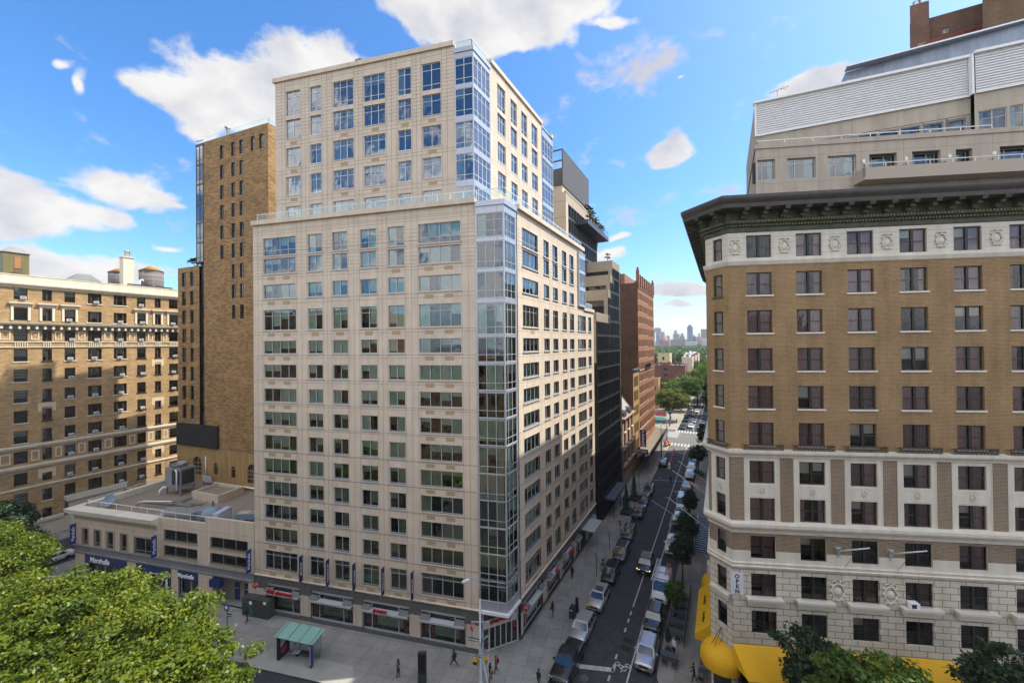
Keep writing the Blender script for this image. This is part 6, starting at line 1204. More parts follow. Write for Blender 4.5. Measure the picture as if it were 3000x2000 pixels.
w = MB(); wall(w, FRb, 0, 27.4, 0, 50.3, hol, rev=0.25); build('wall', w, M_red2, rb); w = MB(); f = Face((XS - 22, 109.1), (1, 0)); wall(w, f, 0, 22, 0, 48.2); w.T = Matrix.Identity(4); w.poly([(XS, 109.1, 48.2), (XS, 136.6, 48.2), (XS - 22, 136.6, 48.2), (XS - 22, 109.1, 48.2)]); build('side_wall', w, MATS['dark_red_brick'], rb)
windows(rb, Kit(M_af, M_ag, M_room, [M_blind, M_blind2], M_ap), [dict(F=FRb, s0=h[0], s1=h[1], z0=h[2], z1=h[3], cols=1, rails=[h[2] + 0.95], rec=0.15, blinds=[(random.randint(1, 2), 0.5) if random.random() < 0.4 else None], sill=(0.08, 0.08, 0.12)) for h in hol], 100)
c = MB()
for z in (8.6, 24.5, 46.9): c.sweep([(0, z), (0.2, z + 0.05), (0.25, z + 0.3), (0, z + 0.35)], [FRb.at(0)[:2], FRb.at(27.4)[:2]])
for k in range(9): s = 0.8 + 3.22 * k; q = 1.5 if k in (0, 8) else 0.3; fbox(c, FRb, s - 0.4, s + 0.4, 47.5, 50.2 + q, -0.5, 0.3); fbox(c, FRb, s - 0.25, s + 0.25, 50.2 + q, 50.5 + q * 1.3, -0.35, 0.15)
build('pinnacle', c, mat('rust_terracotta', (0.26, 0.125, 0.07), 0.8, var=0.2, scale=1.5), rb)
c = MB(); fbox(c, FRb, 8.5, 17.8, 24.9, 25.1, -0.02, 0.5); x = 8.5
while x < 17.8: fbox(c, FRb, x, x + 0.05, 25.1, 26.2, 0.42, 0.48); x += 0.3
fbox(c, FRb, 8.5, 17.8, 26.15, 26.25, 0.4, 0.5); build('balcony', c, M_iron, rb)
b = MB(); b.prism([(XS - 18, 112), (XS - 4, 112), (XS - 4, 130), (XS - 18, 130)], 48.2, 51.4); build('roof_storey', b, MATS['rust_terracotta'], rb)
t = thing('sidewalk_shed', 'corrugated sidewalk shed over the pavement below the red brick block', 'sidewalk shed', (-18, 118, 0)); b = MB(); b.box(-19.6, -15.9, 102.2, 136.0, 4.1, 4.25)
y = 102.3
while y < 136: b.box(-19.6, -15.9, y, y + 0.12, 4.25, 4.32); y += 0.5
build('deck', b, mat('weathered_deck', (0.42, 0.36, 0.28), 0.8, var=0.2, scale=0.7), t); b = MB(); b.box(-16.0, -15.85, 102.2, 136, 4.1, 5.4); b.box(-19.6, -15.9, 102.1, 102.2, 4.0, 4.6); build('parapet_board', b, mat('dark_green_board', (0.05, 0.05, 0.045), 0.7, var=0.2, scale=1), t); b = MB(); y = 102.4
while y < 136.1:
    b.tube([(-16.0, y, 0), (-16.0, y, 4.1)], 0.05, 6); b.bar((-16.0, y, 3.0), (-16.0, min(136, y + 2.4), 4.1), 0.05); y += 2.6
build('post', b, M_steel, t)
# parking signs
M_pb = mat('parking_blue', (0.012, 0.03, 0.13), 0.5)
t = thing('parking_sign', 'upright dark blue PARKG sign hanging over the sidewalk shed', 'sign', (-19.4, 108.7, 6)); b = MB(); b.box(-19.45, -17.95, 108.6, 108.9, 4.9, 9.4); build('board', b, M_pb, t); b = MB(); b.bar((-19.7, 108.75, 9.2), (-18.3, 108.75, 9.2), 0.1); build('bracket', b, M_dark, t)
for k, ch in enumerate('PARKG'): link('lettering', text_mesh(ch, 1.0, M_lwhite, 0.01, bold=0.02), t, WM[t.name].inverted() @ Matrix.Translation((-18.7, 108.58, 8.85 - 0.84 * k)) @ Matrix.Rotation(PI / 2, 4, 'X'))
t = thing('parking_sign', 'broad dark blue PARK sign on the near edge of the sidewalk shed', 'sign', (-17.2, 102, 4.5)); b = MB(); b.box(-18.9, -16.4, 101.8, 101.95, 4.3, 6.0); build('board', b, M_pb, t); b = MB()
for x in (-18.7, -16.6): b.bar((x, 101.9, 4.0), (x, 101.9, 4.4), 0.1)
b.box(-19.4, -16.3, 101.95, 102.05, 4.0, 4.2); build('bracket', b, M_dark, t); link('lettering', text_mesh('PARK', 0.85, M_lwhite, 0.01, bold=0.02), t, WM[t.name].inverted() @ Matrix.Translation((-17.65, 101.78, 5.45)) @ Matrix.Rotation(PI / 2, 4, 'X'))
b = MB(); b.T = Matrix.Identity(4); b.lathe([(0.001, -0.02), (0.24, -0.01), (0.24, 0.01)], (-16.8, 101.78, 4.62), 12, axis='y'); b.lathe([(0.001, -0.02), (0.24, -0.01), (0.24, 0.01)], (-18.5, 101.78, 4.62), 12, axis='y'); build('roundel', b, M_lwhite, t)
# American flags
def flag(label, base, tip, corner, w_, h_, sag, group='american flags on slanting poles'):
    """corner: where the cloth's hoist meets the pole; cloth hangs and ripples below it"""
    t = thing('american_flag', label, 'flag', base, 0, group); b = MB(); base, tip = Vector(base), Vector(tip); b.tube([base, tip], [0.05, 0.03], 6); b.lathe([(0.001, -0.07), (0.07, 0), (0.001, 0.07)], tuple(tip), 8); build('pole', b, M_white, t)
    d = (tip - base).normalized(); b = MB(); nx, nz = 26, 13; hoist0 = tip - d * 0.15; fly = Vector(sag).normalized()
    def pt(u, v): 
        p = hoist0 - d * (h_ * v) + fly * (w_ * u) + Vector((0.16 * math.sin(u * 9 + v * 3) * u, 0.22 * math.sin(u * 8 + v * 2.5), 0.1 * math.sin(u * 11) * u)); return p
    for i in range(nx):
        for j in range(nz):
            u0, u1, v0, v1 = i / nx, (i + 1) / nx, j / nz, (j + 1) / nz; m_ = 2 if (u0 < 0.4 and j < 7) else (0 if j % 2 == 0 else 1); b.poly([pt(u0, v0), pt(u1, v0), pt(u1, v1), pt(u0, v1)], m_, smooth=True)
    build('cloth', b, [mat('flag_red', (0.36, 0.018, 0.03), 0.8), mat('flag_white', (0.7, 0.68, 0.66), 0.8), mat('flag_blue', (0.01, 0.013, 0.06), 0.8)], t)
    b = MB()
    for i in range(5):
        for j in range(4):
            p = pt(0.04 + 0.08 * i, 0.06 + 0.12 * j); b.lathe([(0.001, -0.02), (0.045, 0), (0.001, 0.02)], tuple(p + Vector((0, -0.03, 0))), 5, axis='y')
    build('star', b, MATS['flag_white'], t)
# ================================================================ beyond the next avenue
M_brown = brick('brownstone_brick', (0.19, 0.085, 0.06), (0.14, 0.062, 0.047), (0.18, 0.10, 0.08), 0.5, 0.18, 0.02, big=0.15); M_yl = mat('pale_yellow_render', (0.50, 0.42, 0.22), 0.85, var=0.08, scale=0.7)
def block(name, label, x0, x1, y0, y1, h, m, roof=M_roof, wins=None, group=None, extra=None, top=None, kit=True):
    t = thing(name, label, 'building', ((x0 + x1) / 2, (y0 + y1) / 2, 0), 0, group); w = MB(); wins = wins or []
    fr = Face((x0, y0), (1, 0)); wall(w, fr, 0, x1 - x0, 0, h, wins, rev=0.25); fs = Face((x1, y0), (0, 1)); hs = []
    if kit:
        z = 2.5
        while z < h - 3: hs += [(1.2 + 2.6 * k, 2.3 + 2.6 * k, z, z + 1.9) for k in range(int((y1 - y0 - 2) / 2.6))]; z += 3.3
    wall(w, fs, 0, y1 - y0, 0, h, hs, rev=0.25); f = Face((x0, y1), (0, -1)); wall(w, f, 0, y1 - y0, 0, h); f = Face((x1, y1), (-1, 0)); wall(w, f, 0, x1 - x0, 0, h); w.T = Matrix.Identity(4); w.poly([(x0, y0, h - 0.6), (x1, y0, h - 0.6), (x1, y1, h - 0.6), (x0, y1, h - 0.6)], 1); build('wall', w, [m, roof], t)
    q = [dict(F=fr, s0=a[0], s1=a[1], z0=a[2], z1=a[3], cols=1, rails=[(a[2] + a[3]) / 2], rec=0.15, blinds=[None]) for a in wins] + [dict(F=fs, s0=a[0], s1=a[1], z0=a[2], z1=a[3], cols=1, rails=[(a[2] + a[3]) / 2], rec=0.15, blinds=[None]) for a in hs]
    windows(t, Kit(M_af, M_ag, M_room, [M_blind2], M_ap), q, 8)
    c = MB(); c.sweep([(0, h - 0.5), (0.2, h - 0.4), (0.2, h), (-0.4, h)], [(x0, y1), (x0, y0), (x1, y0), (x1, y1)]); build('parapet', c, m, t)
    if extra: extra(t)
    return t
def chim(t):
    b = MB()
    for x in (-29.6, -27.8, -24.0, -21.0, -19.2): b.box(x - 0.5, x + 0.5, 216, 217, 20, 22.3 + (x % 0.7))
    build('chimney', b, M_brown, t); b = MB(); b.box(-28.3, -23.5, 219, 223, 20, 22.0); build('roof_house', b, M_brown, t)
block('row_house', 'dark red brick row house end wall with four small windows beyond the trees', -31.5, -16.5, 214.6, 232, 20.9, M_brown, wins=[(5.0, 5.7, 18.1, 19.5), (6.1, 6.8, 18.1, 19.5), (5.0, 5.7, 15.2, 16.4), (6.1, 6.8, 15.2, 16.4), (5.0, 5.7, 12.2, 13.2), (6.1, 6.8, 12.2, 13.2)], extra=chim)
block('row_house', 'low pale row house in front of the dark red end wall', -33, -27.8, 205, 213.8, 14.8, mat('orange_stone', (0.42, 0.25, 0.12), 0.8, var=0.1), wins=[(1.0, 2.0, 9, 11), (3, 4, 9, 11)])
block('row_house', 'pale yellow rendered house with flat roof behind the dark red one', -34, -27.5, 250, 262, 25.9, M_yl, wins=[(2.5, 3.6, 22, 24)])
for i, (x0, x1, y0, y1, h) in enumerate(((-21.8, -16, 262, 275, 23.5), (-22, -16, 276, 292, 24.5), (-22, -16, 293, 308, 23.5), (-22, -16, 309, 326, 24.6), (-22, -16, 327, 345, 23.8))):
    block('row_house', ['white-roofed row house first behind the yellow rendered house', 'white-roofed row house second behind the yellow rendered house', 'white-roofed row house third behind the yellow rendered house', 'white-roofed row house fourth behind the yellow rendered house', 'white-roofed row house farthest towards the park'][i], x0, x1, y0, y1, h, M_brown if i % 2 else M_st, roof=mat('silver_roof', (0.42, 0.41, 0.40), 0.7, var=0.15, scale=0.5), group='row houses towards the park', extra=lambda t, x0=x0, y0=y0, h=h: build('chimney', (lambda b: (b.box(x0 + 1, x0 + 2, y0 + 2, y0 + 3.2, h - 0.6, h + 1.6), b.box(x0 + 3.4, x0 + 4.6, y0 + 6, y0 + 8, h - 0.6, h + 1.2), b)[2])(MB()), M_white, t))
# far skyline across the park
M_sk = [mat('sky_tan', (0.34, 0.30, 0.26), 0.8), mat('sky_grey', (0.27, 0.28, 0.30), 0.8), mat('sky_brown', (0.27, 0.19, 0.16), 0.8), mat('sky_white', (0.48, 0.46, 0.43), 0.8), mat('sky_blueglass', (0.14, 0.19, 0.27), 0.3)]
M_skw = mat('far_window', (0.06, 0.07, 0.09), 0.4)
def tower(label, x0, x1, y, h, m, tiers=(), step=4.0):
    t = thing('skyline_tower', label, 'tower', ((x0 + x1) / 2, y, 0), 0, 'towers across the park'); b = MB(); b.prism([(x0, y), (x1, y), (x1, y + 25), (x0, y + 25)], 0, h)
    for a, c, z in tiers: b.prism([(a, y + 3), (c, y + 3), (c, y + 20), (a, y + 20)], h, z)
    build('wall', b, m, t); b = MB(); z = 6; F = Face((x0, y), (1, 0))
    while z < h - 3:
        x = 1.5
        while x < x1 - x0 - 1.5: fbox(b, F, x, x + 1.5, z, z + 1.9, 0, 0.15); x += 3.2
        z += step
    if b.f: build('window_grid', b, M_skw, t)
Y = 1500
for args in (('pale slab tower at the near end of the skyline beside the red brick block', -219, -193.3, Y, 84, M_sk[1], [(-213, -196, 87)]), ('white narrow tower in front of the pale slab', -217, -208, Y - 30, 70, M_sk[3]), ('tan tower stepping down beside the pale slab', -208.5, -186, Y + 15, 72, M_sk[0]), ('brown tower with stepped crown near the pointed roof', -176, -166, Y, 55, M_sk[2], [(-174, -168, 58)]),
             ('grey stepped tower with slim top storey', -152.5, -133, Y, 64, M_sk[1], [(-149, -140.5, 76)]), ('tan tower beside the grey stepped tower', -135, -117.5, Y + 20, 56, M_sk[0], [(-129, -121.5, 66)]), ('broad low tan block at the foot of the grey tower', -160, -118, Y - 20, 44, M_sk[2]), ('tallest blue-grey tower of the skyline with a raised crown', -107, -89.5, Y, 88, M_sk[4], [(-103.5, -93, 94)], 3.6), ('low tan block between the tallest tower and the grey one', -117, -108, Y, 44, M_sk[0]),
             ('brown block at the foot of the tallest tower', -90, -80.5, Y + 10, 53, M_sk[2], [(-88, -84, 58)]), ('pale stepped block with slim turret', -78.5, -62, Y, 53, M_sk[0], [(-73, -67, 64)]), ('reddish slab tower near the hotel corner', -65, -44.5, Y + 20, 78.5, M_sk[2], (), 3.4), ('low pale block in front of the reddish slab', -61, -41, Y - 20, 47, M_sk[3]), ('low white block at the foot of the skyline', -112, -76, Y - 30, 36, M_sk[3]), ('wide low grey block behind the trees', -232, -160, Y - 25, 38, M_sk[1])): tower(*args)
t = thing('domed_museum', 'reddish museum block with a conical roof before the skyline', 'building', (-125, 1010, 0)); b = MB(); b.prism([(-134, 1000), (-110, 1000), (-110, 1020), (-134, 1020)], 0, 36); build('wall', b, M_sk[2], t); b = MB(); b.lathe([(8.5, 36), (8.5, 40), (6.5, 44), (2.0, 56), (1.0, 57), (0.9, 60), (0.001, 61)], (-122.5, 1010, 0), 16); build('cone_roof', b, mat('pink_tile', (0.38, 0.25, 0.21), 0.8), t)
# ================================================================ ground, roads, pavements
def slab(name, pts, z, m, kind='structure', depth=None, mats=None):
    b = MB(); b.poly([(x, y, z) for x, y in pts], 0, [tuple(p) for p in pts])
    if depth:
        n = len(pts)
        for k in range(n): p, q = pts[k], pts[(k + 1) % n]; b.poly([(*p, z - depth), (*q, z - depth), (*q, z), (*p, z)], 1 if mats else 0, [(0, 0)] * 4)
    o = build(name, b, mats or m, None, kind=kind); return o
M_asph = mat('asphalt', (0.040, 0.041, 0.043), 0.85, var=0.22, scale=0.35, bump=0.25, bscale=40, detail=10, streak=0.28); M_asph2 = mat('pale_asphalt', (0.135, 0.125, 0.108), 0.9, var=0.15, scale=0.5, detail=9)
def pavement(name, col, size=1.5, rot=0.0):
    m = D.materials.new(name); m.use_nodes = True; N = m.node_tree.nodes; L = m.node_tree.links; p = N['Principled BSDF']; p.inputs['Roughness'].default_value = 0.85
    tc = N.new('ShaderNodeTexCoord'); mp = N.new('ShaderNodeMapping'); mp.inputs['Rotation'].default_value = (0, 0, rot); L.new(tc.outputs['Object'], mp.inputs[0])
    b = N.new('ShaderNodeTexBrick'); b.offset = 0.0; L.new(mp.outputs[0], b.inputs['Vector']); b.inputs['Scale'].default_value = 1; b.inputs['Brick Width'].default_value = size; b.inputs['Row Height'].default_value = size; b.inputs['Mortar Size'].default_value = 0.018
    b.inputs['Color1'].default_value = (*[c * 1.08 for c in col], 1); b.inputs['Color2'].default_value = (*[c * 0.88 for c in col], 1); b.inputs['Mortar'].default_value = (*[c * 0.5 for c in col], 1)
    n = N.new('ShaderNodeTexNoise'); n.inputs['Scale'].default_value = 0.4; n.inputs['Detail'].default_value = 9; n.inputs['Roughness'].default_value = 0.7; L.new(tc.outputs['Object'], n.inputs['Vector'])
    r = N.new('ShaderNodeMapRange'); r.inputs['From Min'].default_value = 0.3; r.inputs['From Max'].default_value = 0.72; r.inputs['To Min'].default_value = 1.14; r.inputs['To Max'].default_value = 0.72; L.new(n.outputs[0], r.inputs['Value'])
    n3 = N.new('ShaderNodeTexNoise'); n3.inputs['Scale'].default_value = 1.7; n3.inputs['Detail'].default_value = 5; L.new(tc.outputs['Object'], n3.inputs['Vector'])
    r3 = N.new('ShaderNodeMapRange'); r3.inputs['From Min'].default_value = 0.62; r3.inputs['From Max'].default_value = 0.8; r3.inputs['To Min'].default_value = 1.0; r3.inputs['To Max'].default_value = 0.55; L.new(n3.outputs[0], r3.inputs['Value'])
    mm = N.new('ShaderNodeMath'); mm.operation = 'MULTIPLY'; L.new(r.outputs[0], mm.inputs[0]); L.new(r3.outputs[0], mm.inputs[1])
    h = N.new('ShaderNodeVectorMath'); h.operation = 'SCALE'; L.new(b.outputs['Color'], h.inputs[0]); L.new(mm.outputs[0], h.inputs['Scale']); L.new(h.outputs[0], p.inputs['Base Color']); return m
M_pav = pavement('pavement_flags', (0.255, 0.245, 0.22), 1.5, -FB.rz); M_pav2 = pavement('pavement_street', (0.24, 0.225, 0.20), 1.5); M_kerb = mat('kerb_stone', (0.26, 0.25, 0.23), 0.8, var=0.15, scale=1)
G = 5000; slab('ground', [(-G, -G), (G, -G), (G, G), (-G, G)], -0.35, mat('city_ground', (0.10, 0.10, 0.095), 0.9, var=0.2, scale=0.02))
slab('road', [(-300, -160), (300, -160), (300, 420), (-300, 420)], -0.13, M_asph)
def off(F, s, o): p = F.at(s, 0, o); return (p.x, p.y)
CURB = 6.7; XK = -15.1; XR = -6.05
def arc(cx, cy, r, a0, a1, n=7): return [(cx + r * math.cos(R(a0 + (a1 - a0) * k / n)), cy + r * math.sin(R(a0 + (a1 - a0) * k / n))) for k in range(n + 1)]
c0 = FB.at(0, 0, CURB); yk = c0.y + (XK - c0.x) * BW[1] / BW[0]
a0 = math.degrees(FB.rz) - 90
kl = FB.at(-68.3, 0, CURB)
left_pave = [(kl.x, kl.y), *[(XK - 3.2 * 1.0 + 0, yk - 0.75)], *arc(XK - 3.0, yk + 2.5, 3.0, a0 + 10, 0, 6), (XK, 137.2), (-60, 137.2), (-60, 70), (-88.0, 40), (-88.0, 20.5)]
slab('sidewalk', left_pave, 0.0, M_pav, depth=0.2, mats=[M_pav, M_kerb])
R0 = FR.at(0); rk = [off(FR, 60, 6.0), off(FR, 60, -30), (30, 137.2), (XR, 137.2), (XR, 41.2), *arc(XR + 3.2, 41.2, 3.2, 180, 250, 5), off(FR, 0.6, 5.2)]
slab('sidewalk', rk[::1], 0.0, M_pav2, depth=0.2, mats=[M_pav2, M_kerb])
slab('sidewalk', [(-140, 7), (-99.3, 15), (-99.3, 70), (-140, 70)], 0.0, M_pav2, depth=0.2, mats=[M_pav2, M_kerb])
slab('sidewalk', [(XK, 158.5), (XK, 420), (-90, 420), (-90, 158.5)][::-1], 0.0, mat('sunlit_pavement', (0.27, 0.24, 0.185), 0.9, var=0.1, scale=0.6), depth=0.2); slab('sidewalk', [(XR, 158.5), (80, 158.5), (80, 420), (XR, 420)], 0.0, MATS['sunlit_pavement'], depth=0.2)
# a paler road surface at the far crossing, with a small concrete patch
slab('crossing_surface', [(-60, 125), (40, 125), (40, 158.3), (-60, 158.3)], -0.126, M_asph2); slab('concrete_patch', [(-17.5, 146), (-13.9, 146), (-13.9, 155), (-17.5, 155)], -0.122, mat('pale_concrete', (0.26, 0.25, 0.22), 0.8, var=0.06))
M_line = mat('road_white', (0.42, 0.41, 0.39), 0.8, var=0.35, scale=1.6, detail=8); M_yline = mat('kerb_yellow', (0.50, 0.34, 0.03), 0.7, var=0.25, scale=1.5); ZM = -0.118
def strip(mb, a, b, w_, z=ZM):
    a, b = Vector((*a, z)), Vector((*b, z)); n = (b - a).cross(Vector((0, 0, 1))).normalized() * w_ / 2; mb.poly([a - n, b - n, b + n, a + n][::-1])
b = MB(); strip(b, (-8.45, 22), (-8.45, 124), 0.14); strip(b, (-10.07, 50.1), (-10.07, 136), 0.15)
for y in (38.0, 41.0, 45.3, 47.0, 48.4): strip(b, (-10.07, y), (-10.07, y + 0.75), 0.18)
strip(b, (-15.05, 98.6), (-8.4, 100.8), 0.2); strip(b, (-13.4, 85.9), (-8.7, 80.6), 0.18); strip(b, (-8.67, 80.6), (-8.67, 74.8), 0.14); strip(b, (-8.45, 160), (-8.45, 330), 0.16); strip(b, (-9.9, 160), (-9.9, 330), 0.16)
build('lane_marking', b, M_line, kind='structure')
b = MB(); b.T = Matrix.Rotation(0.0, 4, 'Z'); strip(b, (-13.1, 38.45), (-9.9, 39.55), 0.55); strip(b, (-9.95, 39.3), (-9.95, 40.3), 0.3); build('stop_line', b, M_line, kind='structure')
b = MB()
for k in range(7): x = -14.6 + 0.98 * k; strip(b, (x, 134.6), (x, 138.0), 0.5)
for k in range(8): x = -15.2 + 0.95 * k; strip(b, (x, 154.8), (x, 158.6), 0.45)
strip(b, (-19.2, 138), (-19.2, 156), 0.35); strip(b, (-5, 138), (-5, 156), 0.35); build('crosswalk', b, M_line, kind='structure')
def bike(x, y, s):
    b = MB(); z = ZM
    def ring(cx, cy, r):
        for k in range(16): a, c_ = 2 * PI * k / 16, 2 * PI * (k + 1) / 16; b.poly([(cx + r * math.cos(a), cy + r * math.sin(a), z), (cx + r * math.cos(c_), cy + r * math.sin(c_), z), (cx + (r - 0.1 * s) * math.cos(c_), cy + (r - 0.1 * s) * math.sin(c_), z), (cx + (r - 0.1 * s) * math.cos(a), cy + (r - 0.1 * s) * math.sin(a), z)][::-1])
    ring(x - 0.5 * s, y + 0.1 * s, 0.3 * s); ring(x + 0.5 * s, y + 0.3 * s, 0.3 * s)
    for p, q in (((-0.5, 0.1), (-0.1, -0.35)), ((-0.1, -0.35), (0.5, 0.3)), ((-0.1, -0.35), (0.1, 0.1)), ((-0.3, 0.1), (0.15, 0.1)), ((-0.2, -0.3), (0.35, -0.55)), ((0.35, -0.55), (0.45, -0.2)), ((0.0, -0.8), (0.1, -0.6))): strip(b, (x + p[0] * s, y + p[1] * s), (x + q[0] * s, y + q[1] * s), 0.12 * s, z)
    build('bicycle_marking', b, M_line, kind='structure')
bike(-9.25, 40.4, 0.95); bike(-9.3, 93.2, 0.95)
b = MB(); 
for p, q in ((36, 58.3), (60, 70), (86, 136)): b.box(XK - 0.16, XK + 0.006, p, q, -0.14, 0.006)
build('yellow_kerb', b, M_yline, kind='structure')
def manhole(x, y, r, lab):
    b = MB(); b.lathe([(r, -0.122), (r, -0.117), (r * 0.86, -0.116), (r * 0.84, -0.12), (0.001, -0.119)], (x, y, 0), 24); o = build('manhole_cover', b, mat('cast_iron', (0.11, 0.10, 0.095), 0.6, metal=0.4, var=0.3, scale=5), None, lab, 'manhole cover', 'manhole covers in the side street')
manhole(-12.2, 37.3, 0.45, 'round iron manhole cover beside the near stop line'); manhole(-13.6, 101.1, 0.5, 'iron manhole cover just past the thin cross line by the kerb'); manhole(-10.7, 88.6, 0.5, 'iron manhole cover between the thin cross line and the slanting line'); manhole(-10.9, 112.4, 0.5, 'farthest iron manhole cover beside the red barriers')
b = MB(); b.poly([(-10.0, 43.8, -0.121), (-8.9, 43.8, -0.121), (-8.8, 44.5, -0.121), (-9.9, 44.5, -0.121)]); b.poly([(-10.0, 42.6, -0.121), (-8.9, 42.6, -0.121), (-8.9, 43.3, -0.121), (-10.0, 43.3, -0.121)]); build('asphalt_patch', b, mat('fresh_asphalt', (0.016, 0.016, 0.017), 0.8), kind='structure')
b = MB(); b.poly([(-43.5, 22.95, 0.006), (-31.0, 26.05, 0.006), (-33.2, 28.0, 0.006), (-42.9, 25.7, 0.006)]); build('concrete_pad', b, mat('pad_concrete', (0.31, 0.30, 0.265), 0.85, var=0.12, scale=0.8), kind='structure')
# planted median of the avenue
mp0 = [off(FB, -140, 22.5), off(FB, -140, 15.5), off(FB, -2, 15.5), off(FB, -2, 22.5)]; mp0 = [off(FB, -140, 22.8), off(FB, 0, 22.8), off(FB, 0, 16.2), off(FB, -140, 16.2)]
slab('median', mp0, 0.0, mat('median_soil', (0.055, 0.06, 0.025), 0.95, var=0.4, scale=1.5), depth=0.2)
# ================================================================ trees
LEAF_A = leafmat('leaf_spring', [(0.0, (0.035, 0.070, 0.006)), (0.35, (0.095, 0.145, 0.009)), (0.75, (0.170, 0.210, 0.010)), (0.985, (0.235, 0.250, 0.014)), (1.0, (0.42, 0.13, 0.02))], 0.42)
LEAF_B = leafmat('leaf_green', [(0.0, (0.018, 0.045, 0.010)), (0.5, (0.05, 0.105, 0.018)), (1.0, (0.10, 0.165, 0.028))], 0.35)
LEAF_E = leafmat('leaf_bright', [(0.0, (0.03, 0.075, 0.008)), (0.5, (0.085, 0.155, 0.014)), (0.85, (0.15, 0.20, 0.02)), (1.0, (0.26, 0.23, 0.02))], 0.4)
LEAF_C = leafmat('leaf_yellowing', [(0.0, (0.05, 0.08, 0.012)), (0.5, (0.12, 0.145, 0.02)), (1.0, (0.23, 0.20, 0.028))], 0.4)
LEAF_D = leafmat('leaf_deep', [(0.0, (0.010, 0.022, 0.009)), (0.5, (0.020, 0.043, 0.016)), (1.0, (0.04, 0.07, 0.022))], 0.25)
M_bark = mat('bark', (0.07, 0.055, 0.042), 0.95, var=0.3, scale=4, stretch=(3, 3, 0.5), bump=0.5, bscale=12); M_bark2 = mat('pale_bark', (0.22, 0.20, 0.15), 0.9, var=0.4, scale=2.5)
def leaves(name, m, centres, per, size, seed=1, flat=0.55, up=0.9, rad=None):
    """a crown: many leaf-sized faces gathered in clumps; centres: (x, y, z, clump radius)"""
    rng = np.random.default_rng(seed); C = np.array(centres, dtype=np.float32); n = len(C)
    idx = np.repeat(np.arange(n), per); N = len(idx)
    p = rng.normal(size=(N, 3)); p /= np.linalg.norm(p, axis=1)[:, None]; r = rng.random(N) ** 0.45
    pos = C[idx, :3] + p * (r * C[idx, 3])[:, None] * np.array([1, 1, flat])
    nr = p * 0.55 + np.array([0, 0, up]) + rng.normal(size=(N, 3)) * 0.55; nr /= np.linalg.norm(nr, axis=1)[:, None]
    t = np.cross(nr, rng.normal(size=(N, 3))); t /= np.linalg.norm(t, axis=1)[:, None]; b = np.cross(nr, t)
    s = size * (0.6 + 0.8 * rng.random(N))[:, None]
    v = np.empty((N, 4, 3), dtype=np.float32); v[:, 0] = pos - t * s * 0.6; v[:, 1] = pos + b * s * 0.34 - nr * s * 0.08; v[:, 2] = pos + t * s * 0.6; v[:, 3] = pos - b * s * 0.34 - nr * s * 0.08
    me = D.meshes.new(name); me.vertices.add(N * 4); me.vertices.foreach_set('co', v.reshape(-1)); me.loops.add(N * 4); me.loops.foreach_set('vertex_index', np.arange(N * 4, dtype=np.int32)); me.polygons.add(N); me.polygons.foreach_set('loop_start', np.arange(0, N * 4, 4, dtype=np.int32)); me.polygons.foreach_set('loop_total', np.full(N, 4, dtype=np.int32))
    me.update(calc_edges=True); a = me.attributes.new('tone', 'FLOAT', 'FACE'); base = rng.random(n)[idx] * 0.5; a.data.foreach_set('value', np.clip(base + rng.random(N) * 0.5, 0, 1).astype(np.float32)); me.materials.append(m); me.validate(); return me
def crown_centres(rx, ry, rz, zc, n, cr, seed, hollow=0.55, low=-0.75):
    rng = random.Random(seed); out = []
    lobes = [(rng.uniform(0, 2 * PI), rng.uniform(-0.3, 0.8), rng.uniform(0.85, 1.2)) for _ in range(7)]
    while len(out) < n:
        a = rng.uniform(0, 2 * PI); u = rng.uniform(low, 1); r = rng.uniform(hollow, 1) 
        k = max([0.72] + [w_ * (1 - 0.5 * abs((a - la + PI) % (2 * PI) - PI) - 0.25 * abs(u - lu)) for la, lu, w_ in lobes]); q = math.sqrt(max(0, 1 - u * u)); r *= min(k, 1.15)
        out.append((rx * r * q * math.cos(a), ry * r * q * math.sin(a), zc + rz * r * u, cr * rng.uniform(0.7, 1.3)))
    return out
def trunk_mesh(h, r, zc, rx, seed, limbs=7):
    rng = random.Random(seed); b = MB(); b.tube([(0, 0, -0.3), (0.05, 0.03, h * 0.5), (0, 0.1, h)], [r * 1.25, r, r * 0.75], 9)
    for k in range(limbs):
        a = 2 * PI * k / limbs + rng.uniform(-0.3, 0.3); z0 = h * rng.uniform(0.6, 1.0); l = rx * rng.uniform(0.55, 0.85); z1 = zc + rng.uniform(-0.5, 2.0)
        m_ = (l * 0.45 * math.cos(a), l * 0.45 * math.sin(a), z0 + (z1 - z0) * 0.6); e = (l * math.cos(a + 0.2), l * math.sin(a + 0.2), z1); b.tube([(0, 0.05, z0), m_, e], [r * 0.5, r * 0.3, r * 0.08], 6)
        for q in range(3): a2 = a + rng.uniform(-0.9, 0.9); l2 = l * rng.uniform(0.3, 0.55); b.tube([m_, (m_[0] + l2 * math.cos(a2), m_[1] + l2 * math.sin(a2), m_[2] + l2 * rng.uniform(0.2, 0.8))], [r * 0.18, r * 0.04], 5)
    b.tube([(0, 0.1, h), (0.2, -0.1, zc + 1.5)], [r * 0.6, r * 0.1], 6); return b
def tree(name, label, loc, rx, rz, zc, h, r, m, n, per, leaf, cr, seed, group=None, bark=None, ry=None, **k):
    t = thing(name, label, 'tree', loc, 0, group); b = trunk_mesh(h, r, zc, rx, seed); build('trunk', b, bark or M_bark, t, local=True)
    me = leaves('crown', m, crown_centres(rx, ry or rx, rz, zc, n, cr, seed, **k), per, leaf, seed); link('crown', me, t); return t
GM = 'trees of the avenue median'
def med(s, o, z=0.0): p = FB.at(s, 0, o); return (p.x, p.y, z)
